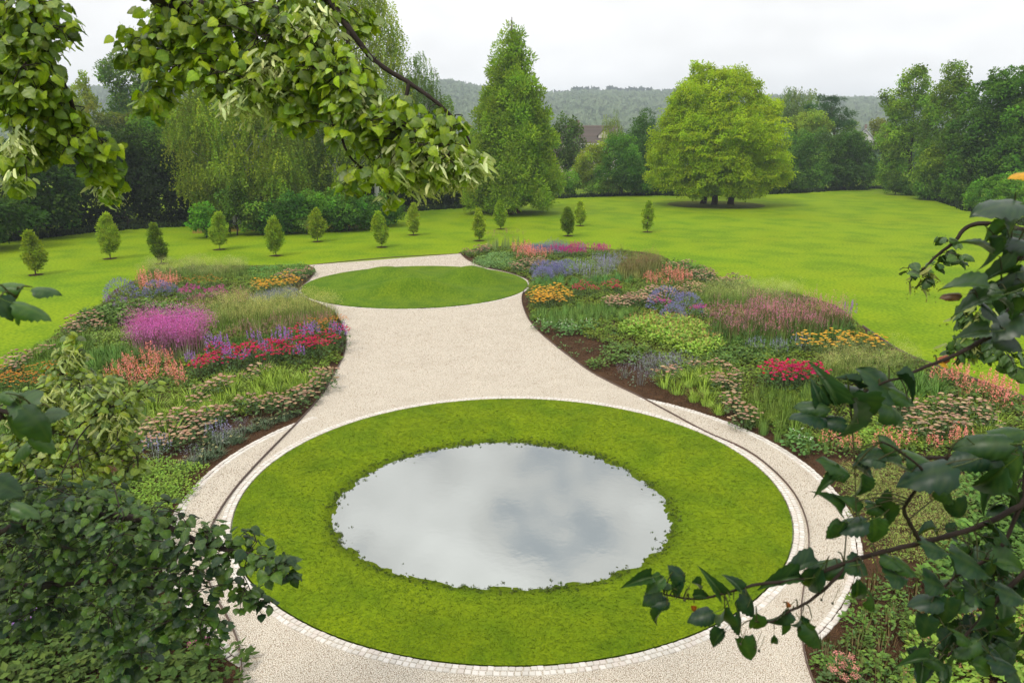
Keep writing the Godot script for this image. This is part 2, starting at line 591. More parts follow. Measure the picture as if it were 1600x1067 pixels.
	tag(many("pond_edge_weeds", em, plain(0.6, 0.4, 0.25), where, cols), "low dark green weeds fringing the pond", "weeds")


# ---------------------------------------------------------------- setts and steel edges
func sett_mesh(k: int) -> ArrayMesh:
	var b := MB.new()
	var top := []
	var low := []
	var mid := []
	for q in [[-1, -1], [1, -1], [1, 1], [-1, 1]]:
		var j := Vector3(rf(-0.004, 0.004), rf(-0.002, 0.002), rf(-0.004, 0.004))
		top.append(Vector3(q[0] * 0.040, 0.0, q[1] * 0.040) + j)
		mid.append(Vector3(q[0] * 0.047, -0.009, q[1] * 0.047) + j)
		low.append(Vector3(q[0] * 0.048, -0.06, q[1] * 0.048))
	var c := [Color(0.57, 0.53, 0.47), Color(0.52, 0.48, 0.42), Color(0.62, 0.58, 0.52), Color(0.54, 0.48, 0.42)][k] as Color
	b.quad(top[0], top[1], top[2], top[3], c)
	for i in 4:
		var i2 := (i + 1) % 4
		b.quad(top[i2], top[i], mid[i], mid[i2], c)
		b.quad(mid[i2], mid[i], low[i], low[i2], c * 0.9)
	return b.mesh()

# rows of setts along an arc; the nearest ones are pieces of their own
func sett_row(called: String, label: String, c: Vector2, radii: Array, a0: float, a1: float, y: float, most: int) -> void:
	var root := Node3D.new()
	root.name = numbered(called)
	add_child(root)
	tag(root, label, "", "", "structure")
	var stone := plain(0.85, 0.3)
	if not proto.has("sett"):
		proto["sett"] = [sett_mesh(0), sett_mesh(1), sett_mesh(2), sett_mesh(3)]
	var all := []
	var bed := MB.new()
	for r in radii:
		var n := int((a1 - a0) * r / 0.104)
		for i in n:
			var a := a0 + (a1 - a0) * (i + rf(0.42, 0.58) + (0.25 if r == radii[0] else 0.0)) / n
			var rr: float = r + rf(-0.006, 0.006)
			var p := Vector3(c.x + cos(a) * rr, y + rf(-0.004, 0.004), c.y + sin(a) * rr)
			var t := Transform3D(Basis(Vector3.UP, -a + rf(-0.07, 0.07)).scaled(Vector3(rf(0.93, 1.02), 1, rf(0.92, 1.0))), p)
			all.append([p.distance_to(Vector3(0, 7.5, 0)), t, rng.randi() % 4])
	all.sort_custom(func(p, q): return p[0] < q[0])
	for i in mini(most, all.size()):
		var o := put("sett", proto["sett"][all[i][2]], stone, root)
		o.transform = all[i][1]
	for k in 4:
		var where := []
		var cols := []
		for i in range(most, all.size()):
			if all[i][2] == k:
				where.append(all[i][1])
				cols.append(Color.WHITE)
		if where.size():
			many("sett_rows", proto["sett"][k], stone, where, cols, root)
	# sandy bedding under the joints
	var w := 0.056
	var n := int((a1 - a0) * radii[0] / 0.25) + 1
	for i in n + 1:
		var a := lerpf(a0, a1, float(i) / n)
		for r in [radii[0] - w, radii[-1] + w]:
			bed.pt(Vector3(c.x + cos(a) * r, y - 0.022, c.y + sin(a) * r), Vector3.UP, Color(0.2, 0.165, 0.12))
	for i in n:
		bed.face(2 * i, 2 * i + 1, 2 * i + 2); bed.face(2 * i + 1, 2 * i + 3, 2 * i + 2)
	put("bedding", bed.mesh(), stone, root)

func steel_edge(called: String, label: String, line: PackedVector2Array, high: float) -> void:
	var b := MB.new()
	var c := Color(0.075, 0.042, 0.026)
	for i in line.size():
		var t := (line[mini(i + 1, line.size() - 1)] - line[maxi(i - 1, 0)]).normalized()
		var s := Vector3(-t.y, 0, t.x) * 0.009
		var p := Vector3(line[i].x, 0, line[i].y)
		var k := b.v.size()
		b.pt(p - s + Vector3(0, 0, 0), -s.normalized(), c)
		b.pt(p - s + Vector3(0, high, 0), (Vector3.UP - s * 60).normalized(), tint(c, 0.15))
		b.pt(p + s + Vector3(0, high, 0), (Vector3.UP + s * 60).normalized(), tint(c, 0.15))
		b.pt(p + s, s.normalized(), c)
		if i > 0:
			for j in 3:
				b.face(k - 4 + j, k + j, k - 3 + j); b.face(k - 3 + j, k + j, k + 1 + j)
	tag(put(called, b.mesh(), plain(0.6, 0.5)), label, "edging")

func edging() -> void:
	sett_row("sett_kerb", "double ring of pale square setts round the pond lawn", NEAR, [5.945, 6.05], 0.0, TAU, 0.042, 300)
	var l := smooth2(v2(HOUR_LEFT), 0.3)
	var r := smooth2(v2(HOUR_RIGHT), 0.3)
	sett_row("sett_kerb", "pale setts along the outside of the left ring path", NEAR, [6.97, 7.075], 2.17, PI + 0.67, 0.034, 60)
	sett_row("sett_kerb", "pale setts along the outside of the right ring path", NEAR, [6.97, 7.075], -1.0, 0.86, 0.034, 60)
	sett_row("sett_kerb", "pale sett rim round the mounded far lawn", FAR, [5.98], 0.0, TAU, 0.036, 0)
	steel_edge("steel_edging", "rusty brown steel edge between path and left bed and crescent", l, 0.085)
	steel_edge("steel_edging", "rusty brown steel edge between path and right bed and crescent", r, 0.075)
	var far := smooth2(PackedVector2Array([Vector2(-12.63, -45.8), Vector2(-8.2, -48.9), Vector2(-3.49, -50.63)]), 0.5)
	steel_edge("steel_edging", "thin steel edge between the gravel and the far lawn", far, 0.05)
	var rb := smooth2(v2([14.48, -30.09, 14.2, -27.04, 14.2, -25.59, 14.55, -24.07, 14.98, -22.58, 15.47, -20.37]), 0.4)
	steel_edge("steel_edging", "thin dark edge between the right bed and the lawn", rb, 0.1)


# ---------------------------------------------------------------- hills, houses, mast
func ridge_at(x: float) -> float:
	var r := RIDGE
	if x <= r[0]: return r[1]
	for i in range(2, r.size(), 2):
		if x < r[i]:
			return lerpf(r[i - 1], r[i + 1], smoothstep(0.0, 1.0, (x - r[i - 2]) / (r[i] - r[i - 2])))
	return r[r.size() - 1]

# distance along the hills against height of the ridge
const RIDGE := [-1500.0, 95.0, -900.0, 92.0, -760.0, 88.0, -500.0, 98.0, -300.0, 112.0, -180.0, 106.0, -120.0, 102.0, -40.0, 92.0, 40.0, 82.0, 75.0, 80.0, 110.0, 84.0, 300.0, 82.0, 420.0, 76.0, 560.0, 70.0, 640.0, 72.0, 760.0, 71.0, 1100.0, 68.0, 1700.0, 75.0]

func hill(x: float, z: float) -> float:
	var far := clampf((-z - 420.0) / 900.0, 0.0, 1.0)
	var r := ridge_at(x * 1300.0 / maxf(-z, 600.0))
	var h := r * smoothstep(0.0, 1.0, far) * (1.0 - 0.4 * smoothstep(1350.0, 2200.0, -z))
	return h * 0.87 - 3.0 + 6.0 * noise.get_noise_2d(x * 0.12, z * 0.12) * far

func hills() -> void:
	var b := MB.new()
	var nx := 120
	var nz := 44
	for j in nz + 1:
		var z := -300.0 - 1900.0 * pow(float(j) / nz, 1.3)
		for i in nx + 1:
			var x := lerpf(-1, 1, float(i) / nx) * (700.0 - z * 0.9)
			b.pt(Vector3(x, hill(x, z), z), Vector3(0, 0.8, 0.6), Color(0.12, 0.17, 0.08) * (1.0 + 0.5 * noise.get_noise_2d(x * 0.4, z * 0.4)))
	for j in nz:
		for i in nx:
			var a := j * (nx + 1) + i
			b.face(a, a + 1, a + nx + 1); b.face(a + 1, a + nx + 2, a + nx + 1)
	tag(put("hills", b.mesh(), plain(0.95, 0.2)), "long wooded hills beyond the town", "", "", "structure")
	# woods on the hills: every crown a rough tuft of leaf faces
	var crown := MB.new()
	for i in 60:
		var d := rdir()
		d.y = absf(d.y) * 1.3 - 0.15
		crown.leaf(d * rf(0.5, 0.8), (d + rdir() * 0.8) * 0.5, d.cross(rdir()).normalized() * 0.32, 0.2, tint(Color(1, 1, 1), 0.12))
	var where := []
	var cols := []
	for i in 40000:
		var t := rng.randf()
		var z := -430.0 - 960.0 * pow(t, 0.75)
		var x := rf(-0.78, 0.78) * -z
		var s := rf(4.5, 8.0)
		var patch := noise.get_noise_2d(x * 0.5, z * 0.5)
		if patch < -0.35: continue
		where.append(Transform3D(Basis(Vector3.UP, rf(0, TAU)).scaled(Vector3(s, s * rf(0.9, 1.3), s)), Vector3(x, hill(x, z) + s * 0.25, z)))
		cols.append(tint(Color(0.17, 0.23, 0.13).lerp(Color(0.22, 0.28, 0.15), patch + 0.5), 0.07))
	tag(many("forest", crown.mesh(), plain(0.9, 0.2), where, cols), "far woodland covering the hazy hills", "woodland")
	# the dark row of trees along the crest, with gaps
	where = []
	cols = []
	for row in [[Vector3(70.68, 79.69, -1290), Vector3(141.75, 79.75, -1290)], [Vector3(156.45, 77.78, -1290), Vector3(211.87, 77.83, -1290)], [Vector3(220.28, 76.84, -1290), Vector3(273.67, 75.9, -1290)], [Vector3(-115.07, 92.4, -1290), Vector3(-42.16, 85.54, -1290)], [Vector3(533.86, 69.16, -1290), Vector3(649.21, 68.27, -1290)]]:
		var p := row[0] as Vector3
		var q := row[1] as Vector3
		var n := int(p.distance_to(q) / 2.2)
		for i in n:
			var w := p.lerp(q, (i + rf(-0.4, 0.4)) / n)
			var z := rf(-1310, -1270)
			var s := rf(8, 12) * (0.5 if row[0].x < -50 or row[0].x > 500 else 1.0)
			where.append(Transform3D(Basis(Vector3.UP, rf(0, TAU)).scaled(Vector3(s * 0.8, s, s * 0.8)), Vector3(w.x, hill(w.x, z) + s * 0.5, z)))
			cols.append(tint(Color(0.06, 0.09, 0.05), 0.25))
	tag(many("crest_woodland", crown.mesh(), plain(0.9, 0.2), where, cols), "dark row of trees on the hill crest with gaps of sky", "woodland")
	# scattered trees of the town and meadows between garden and hills
	where = []
	cols = []
	for i in 5200:
		var z := rf(-430, -170)
		var x := rf(-0.9, 0.9) * -z
		var s := rf(4.5, 9.0)
		where.append(Transform3D(Basis(Vector3.UP, rf(0, TAU)).scaled(Vector3(s, s * rf(0.8, 1.2), s)), Vector3(x, s * 0.45, z)))
		cols.append(tint(Color(0.1, 0.16, 0.05), 0.4))
	tag(many("town_trees", clump("broad")[0], plain(0.9, 0.2), where, cols), "low hazy trees between the garden and the hills", "woodland")


func house(called: String, label: String, at: Vector3, turn: float, w: float, d: float, eave: float, top: float, wall: Color, roof: Color, dormer: bool) -> void:
	var o := thing(called, label, "house", at)
	o.rotation.y = turn
	var rough := plain(0.9, 0.25)
	var b := MB.new()
	var x := w / 2
	var z := d / 2
	for s in [[Vector3(-x, 0, z), Vector3(x, 0, z)], [Vector3(x, 0, z), Vector3(x, 0, -z)], [Vector3(x, 0, -z), Vector3(-x, 0, -z)], [Vector3(-x, 0, -z), Vector3(-x, 0, z)]]:
		b.quad(s[0], s[0] + Vector3(0, eave, 0), s[1] + Vector3(0, eave, 0), s[1], wall)
	for s in [-1.0, 1.0]:
		b.tri(Vector3(x * s, eave, -z), Vector3(x * s, top - 0.15, 0), Vector3(x * s, eave, z), wall)
	put("wall", b.mesh(), rough, o)
	b = MB.new()
	var ov := 0.45
	for s in [-1.0, 1.0]:
		var e0 := Vector3(-x - ov, eave - 0.25, (z + ov) * s)
		var e1 := Vector3(x + ov, eave - 0.25, (z + ov) * s)
		var r0 := Vector3(-x - ov, top, 0)
		var r1 := Vector3(x + ov, top, 0)
		b.quad(e0, r0, r1, e1, roof)
		b.quad(e0 - Vector3(0, 0.2, 0), r0 - Vector3(0, 0.2, 0), r1 - Vector3(0, 0.2, 0), e1 - Vector3(0, 0.2, 0), roof)
		b.quad(e0, e1, e1 - Vector3(0, 0.2, 0), e0 - Vector3(0, 0.2, 0), Color(0.6, 0.6, 0.58))
		b.quad(e0, r0, r0 - Vector3(0, 0.2, 0), e0 - Vector3(0, 0.2, 0), Color(0.6, 0.6, 0.58))
		b.quad(e1, r1, r1 - Vector3(0, 0.2, 0), e1 - Vector3(0, 0.2, 0), Color(0.6, 0.6, 0.58))
		# courses of tiles, each a small step
		var rows := 12
		for i in rows:
			var f0 := float(i) / rows
			var f1 := float(i + 1) / rows
			var lift := Vector3(0, 0.05, 0.03 * s)
			b.quad(e0.lerp(r0, f0) + lift, e0.lerp(r0, f1), e1.lerp(r1, f1), e1.lerp(r1, f0) + lift, tint(roof, 0.12))
	var rf_node := put("roof", b.mesh(), rough, o)
	b = MB.new()
	var cb := BoxMesh.new()
	cb.size = Vector3(0.7, 1.6, 0.6)
	var ch := put("chimney", cb, flat_mat(Color(0.2, 0.15, 0.12)), rf_node)
	ch.position = Vector3(-x * 0.45, top + 0.3, 0)
	for i in int(w / 3.0):
		var fm := BoxMesh.new()
		fm.size = Vector3(1.3, 1.2, 0.12)
		var win := put("window", fm, flat_mat(Color(0.75, 0.75, 0.73)), o)
		win.position = Vector3(-x + 1.6 + i * 3.0, eave - 1.3, z + 0.02)
		var pm := BoxMesh.new()
		pm.size = Vector3(1.1, 1.0, 0.04)
		var pane := put("pane", pm, flat_mat(Color(0.05, 0.06, 0.07), 0.15), win)
		pane.position = Vector3(0, 0, 0.06)
	if dormer:
		b = MB.new()
		var dz := z * 0.62
		var dy := lerpf(eave, top, 0.12)
		var dx := x * 0.55
		for s in [-1.0, 1.0]:
			b.quad(Vector3(dx + 1.1 * s, dy, dz + 0.7), Vector3(dx + 1.1 * s, dy + 1.0, dz + 0.7), Vector3(dx + 1.1 * s, dy + 1.0, dz - 2.0), Vector3(dx + 1.1 * s, dy, dz - 2.0), wall)
			b.quad(Vector3(dx + 1.4 * s, dy + 0.8, dz + 0.9), Vector3(dx, dy + 2.1, dz + 0.9), Vector3(dx, dy + 2.1, dz - 2.6), Vector3(dx + 1.4 * s, dy + 0.8, dz - 2.6), roof * 0.8)
		b.quad(Vector3(dx - 1.1, dy, dz + 0.7), Vector3(dx - 1.1, dy + 1.0, dz + 0.7), Vector3(dx + 1.1, dy + 1.0, dz + 0.7), Vector3(dx + 1.1, dy, dz + 0.7), wall)
		b.tri(Vector3(dx - 1.1, dy + 1.0, dz + 0.7), Vector3(dx, dy + 1.95, dz + 0.7), Vector3(dx + 1.1, dy + 1.0, dz + 0.7), wall)
		put("dormer", b.mesh(), rough, o)

func flat_mat(c: Color, rough := 0.8) -> StandardMaterial3D:
	var key := "flat %s %.2f" % [c, rough]
	if not mats.has(key):
		var m := StandardMaterial3D.new()
		m.albedo_color = c.linear_to_srgb()
		m.roughness = rough
		mats[key] = m
	return mats[key]

func houses() -> void:
	var p := Vector3(16.46, 4.55, -165)
	house("brown_roofed_house", "house with brown tiled roof and dormer behind the hedge trees", Vector3(p.x, 0, p.z), -0.12, 11.0, 9.0, 6.9, 10.3, Color(0.55, 0.5, 0.44), Color(0.12, 0.1, 0.085), true)
	p = Vector3(9.72, 3.3, -140)
	house("brick_house", "pinkish house half hidden beside the tall conifer", Vector3(p.x, 0, p.z), 0.3, 5.0, 6.0, 4.2, 6.0, Color(0.5, 0.38, 0.33), Color(0.14, 0.1, 0.09), false)
	p = Vector3(95.25, 8, -210)
	house("white_gabled_house", "white gabled house with dark roof in the gap of the right trees", Vector3(p.x, 0, p.z), 1.2, 6.0, 6.0, 6.6, 10.2, Color(0.6, 0.59, 0.57), Color(0.07, 0.06, 0.06), false)
	# lattice mast far left
	var base := Vector3(-92.21, 11.53, -190)
	var m := thing("lattice_mast", "thin grey lattice mast above the left trees", "mast", Vector3(base.x, 0, base.z))
	var b := MB.new()
	var top := 20.5
	var grey := Color(0.35, 0.37, 0.4)
	for s in [[-1, -1], [1, -1], [1, 1], [-1, 1]]:
		b.tube(PackedVector3Array([Vector3(s[0] * 1.0, 0, s[1] * 1.0), Vector3(s[0] * 0.45, top, s[1] * 0.45)]), PackedFloat32Array([0.11, 0.09]), 4, grey)
	put("upright", b.mesh(), plain(0.6), m)
	b = MB.new()
	for i in 14:
		var y0 := top * i / 14.0
		var y1 := top * (i + 1) / 14.0
		var w0 := lerpf(1.0, 0.45, i / 14.0)
		var w1 := lerpf(1.0, 0.45, (i + 1) / 14.0)
		for s in [-1.0, 1.0]:
			b.tube(PackedVector3Array([Vector3(-w0, y0, w0 * s), Vector3(w1, y1, w1 * s)]), PackedFloat32Array([0.05, 0.05]), 3, grey)
			b.tube(PackedVector3Array([Vector3(w0 * s, y0, -w0), Vector3(w1 * s, y1, w1)]), PackedFloat32Array([0.05, 0.05]), 3, grey)
	put("bracing", b.mesh(), plain(0.6), m)


# ---------------------------------------------------------------- trees
# clumps of leaves, about one metre across, that crowns are made of
func clump(kind: String) -> Array:
	if proto.has(kind): return proto[kind]
	var out := []
	for k in 3:
		var b := MB.new()
		if kind == "broad":
			for i in 44:
				var p := rdir() * pow(rng.randf(), 0.5) * 0.5
				p.y *= 0.7
				var d := (p.normalized() + rdir() * 0.7 + Vector3(0, -0.25, 0)).normalized()
				b.leaf(p, d * rf(0.15, 0.24), d.cross(Vector3.UP + rdir() * 0.6).normalized() * rf(0.06, 0.1), 0.25, tint(Color(1, 1, 1), 0.28))
		elif kind == "layer":  # flat sprays with hanging tips
			for i in 46:
				var a := rf(0, TAU)
				var r := sqrt(rng.randf()) * 0.62
				var p := Vector3(cos(a) * r, rf(-0.1, 0.1) - r * r * 0.5, sin(a) * r)
				var d := (Vector3(cos(a), rf(-0.8, 0.1), sin(a)) + rdir() * 0.5).normalized()
				b.leaf(p, d * rf(0.16, 0.25), d.cross(Vector3.UP + rdir() * 0.5).normalized() * rf(0.045, 0.075), 0.2, tint(Color(1, 1, 1), 0.25))
		elif kind == "strand":  # hanging birch twigs
			for s in 9:
				var a := rf(0, TAU)
				var r := sqrt(rng.randf()) * 0.4
				var p := Vector3(cos(a) * r, rf(-0.1, 0.35), sin(a) * r)
				var dir := Vector3(cos(a) * 0.25, -1, sin(a) * 0.25)
				for i in 9:
					p += (dir + rdir() * 0.35) * 0.1
					var d := (Vector3(0, -0.8, 0) + rdir()).normalized()
					b.leaf(p, d * rf(0.09, 0.14), d.cross(rdir()).normalized() * rf(0.045, 0.065), 0.2, tint(Color(1, 1, 1), 0.3))
		elif kind == "spray":  # feathery conifer spray, pointing along +x and drooping
			for i in 15:
				var t := i / 15.0
				var p := Vector3(t * 1.0 - 0.4, -t * t * 0.3, 0)
				for s in [-1.0, 1.0]:
					var d := Vector3(0.55, rf(-0.45, 0.1), s * rf(0.6, 1.0)).normalized()
					b.leaf(p, d * rf(0.22, 0.36) * (1.15 - t * 0.6), d.cross(Vector3.UP + rdir() * 0.5).normalized() * rf(0.05, 0.085), 0.3, tint(Color(1, 1, 1), 0.28))
				if i % 2 == 0:
					var d := Vector3(0.6, rf(-0.9, 0.4), rf(-0.4, 0.4)).normalized()
					b.leaf(p, d * rf(0.2, 0.3), d.cross(rdir()).normalized() * rf(0.05, 0.08), 0.3, tint(Color(1, 1, 1), 0.28))
		elif kind == "feather":  # soft feathery conifer foliage
			for i in 60:
				var p := rdir() * pow(rng.randf(), 0.5) * 0.5
				var d := (p.normalized() + rdir() * 0.5 + Vector3(0, 0.15, 0)).normalized()
				b.leaf(p, d * rf(0.2, 0.34), d.cross(Vector3.UP + rdir() * 0.8).normalized() * rf(0.04, 0.065), 0.25, tint(Color(1, 1, 1), 0.25))
		elif kind == "pine":  # stiff upright tufts
			for i in 60:
				var d := (rdir() + Vector3(0, 0.5, 0)).normalized()
				b.leaf(Vector3(rf(-0.3, 0.3), rf(-0.1, 0.1), rf(-0.3, 0.3)), d * rf(0.25, 0.4), d.cross(rdir()).normalized() * 0.022, 0.2, tint(Color(1, 1, 1), 0.25))
		else:  # small upright leaves
			for i in 30:
				var p := rdir() * pow(rng.randf(), 0.5) * 0.5
				var d := (p.normalized() * 0.6 + rdir() * 0.6 + Vector3(0, 0.5, 0)).normalized()
				b.leaf(p, d * rf(0.3, 0.46), d.cross(Vector3.UP + rdir() * 0.7).normalized() * rf(0.1, 0.17), 0.25, tint(Color(1, 1, 1), 0.28))
		out.append(b.mesh())
	proto[kind] = out
	return out

# a crown of leaf clumps over a set of lobes, each lobe five numbers: x y z, half width, half height
func crown(parent: Node, at: Vector3, lobes: Array, kind: String, size: float, dens: float, col: Color, rough := 0.6, back := 0.8, vary := 0.2, hang := 0.0, called := "crown") -> void:
	var meshes := clump(kind)
	var where := [[], [], []]
	var cols := [[], [], []]
	var pick := rng.randi() % 3
	size *= 1.32
	dens *= 0.92
	var cs := []
	for i in range(0, lobes.size(), 5):
		cs.append([Vector3(lobes[i], lobes[i + 1], lobes[i + 2]), Vector3(lobes[i + 3], lobes[i + 4], lobes[i + 3])])
	for j in cs.size():
		var c := cs[j][0] as Vector3
		var r := cs[j][1] as Vector3
		var n := int(4.0 * PI * (r.x * r.x + 2.0 * r.x * r.y) / 3.0 / (size * size) * dens)
		var lobe_tint := tint(col, vary)
		for i in n:
			var d := rdir()
			var inner := rng.randf() < 0.22
			var p := c + d * r * (rf(0.3, 0.75) if inner else rf(0.78, 1.04))
			if p.y < at.y + 0.15: continue
			var hidden := false
			for q in cs.size():
				if q != j:
					var w := (p - (cs[q][0] as Vector3)) / (cs[q][1] as Vector3)
					if w.length_squared() < 0.55:
						hidden = true
						break
			if hidden and rng.randf() < 0.85: continue
			var s := size * rf(0.65, 1.3)
			var up := (Vector3.UP + d * 0.7 * (1.0 - hang) + rdir() * 0.3 * (1.0 - hang)).normalized()
			var x := up.cross(rdir()).normalized()
			var bs := Basis(x, up, x.cross(up))
			if kind == "spray" or kind == "layer":
				var o := Vector3(d.x, rf(-0.25, 0.1), d.z).normalized()
				var z := o.cross(Vector3.UP).normalized()
				bs = Basis(o, z.cross(o), z)
			where[pick].append(Transform3D(bs.scaled(Vector3(s, s, s)), p - at))
			cols[pick].append(tint(lobe_tint, vary + 0.14))
	for k in 3:
		if where[k].size():
			many(called, meshes[k], plain(rough, 0.22, back), where[k], cols[k], parent)

# small lobes over the surface of a large one, so that outlines are uneven
func lumpy(lobes: Array, per: int, k := 0.34) -> Array:
	var out := []
	for i in range(0, lobes.size(), 5):
		var c := Vector3(lobes[i], lobes[i + 1], lobes[i + 2])
		var r := Vector3(lobes[i + 3], lobes[i + 4], lobes[i + 3])
		out.append_array([c.x, c.y, c.z, r.x * 0.82, r.y * 0.82])
		for j in per:
			var d := rdir()
			d.y = d.y * 0.85 + 0.1
			var p := c + d * r * rf(0.68, 0.86)
			var s := k * rf(0.55, 1.15)
			out.append_array([p.x, p.y, p.z, r.x * s, r.y * s])
	return out

func bark(parent: Node, called: String, path: Array, r0: float, r1: float, col: Color, sides := 9) -> void:
	var p := smooth3(v3(path), 4)
	var b := MB.new()
	b.tube(p, tapered(p.size(), r0, r1), sides, col, 0.12)
	put(called, b.mesh(), plain(0.9, 0.25), parent)

# a trunk with limbs that reach into the lobes of a crown
func trunk(parent: Node, at: Vector3, lobes: Array, r: float, col: Color) -> void:
	var top := Vector3.ZERO
	for i in range(0, lobes.size(), 5):
		top += Vector3(lobes[i], lobes[i + 1], lobes[i + 2])
	top = top / (lobes.size() / 5) - at
	var b := MB.new()
	var p := smooth3(PackedVector3Array([Vector3(0, -0.1, 0), Vector3(0.05, top.y * 0.25, 0), Vector3(top.x * 0.5, top.y * 0.65, top.z * 0.5), top]), 4)
	var rr := tapered(p.size(), r, r * 0.3)
	rr[0] = r * 1.35
	b.tube(p, rr, 10, col, 0.12)
	for i in range(0, mini(lobes.size(), 40), 5):
		var e := Vector3(lobes[i], lobes[i + 1], lobes[i + 2]) - at
		var s := p[5 + (i / 5) % 6]
		var q := smooth3(PackedVector3Array([s, s.lerp(e, 0.5) + Vector3(0, 0.06 * s.distance_to(e), 0), e]), 3)
		b.tube(q, tapered(q.size(), r * 0.38, r * 0.08), 6, col)
	put("trunk", b.mesh(), plain(0.9, 0.25), parent)

func tree(called: String, label: String, at: Vector3, lobes: Array, kind: String, size: float, dens: float, col: Color, trunk_r := 0.3, group := "", bark_col := Color(0.06, 0.05, 0.04), per := 8, hang := 0.0, vary := 0.22, back := 0.8, category := "tree") -> Node3D:
	var o := thing(called, label, category, at, group)
	if trunk_r > 0.0:
		trunk(o, at, lobes, trunk_r, bark_col)
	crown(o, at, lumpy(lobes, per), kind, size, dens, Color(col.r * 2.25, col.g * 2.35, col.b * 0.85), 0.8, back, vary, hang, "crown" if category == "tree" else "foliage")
	return o

func ground_at(p: Vector3) -> Vector3:
	return Vector3(p.x, 0, p.z)


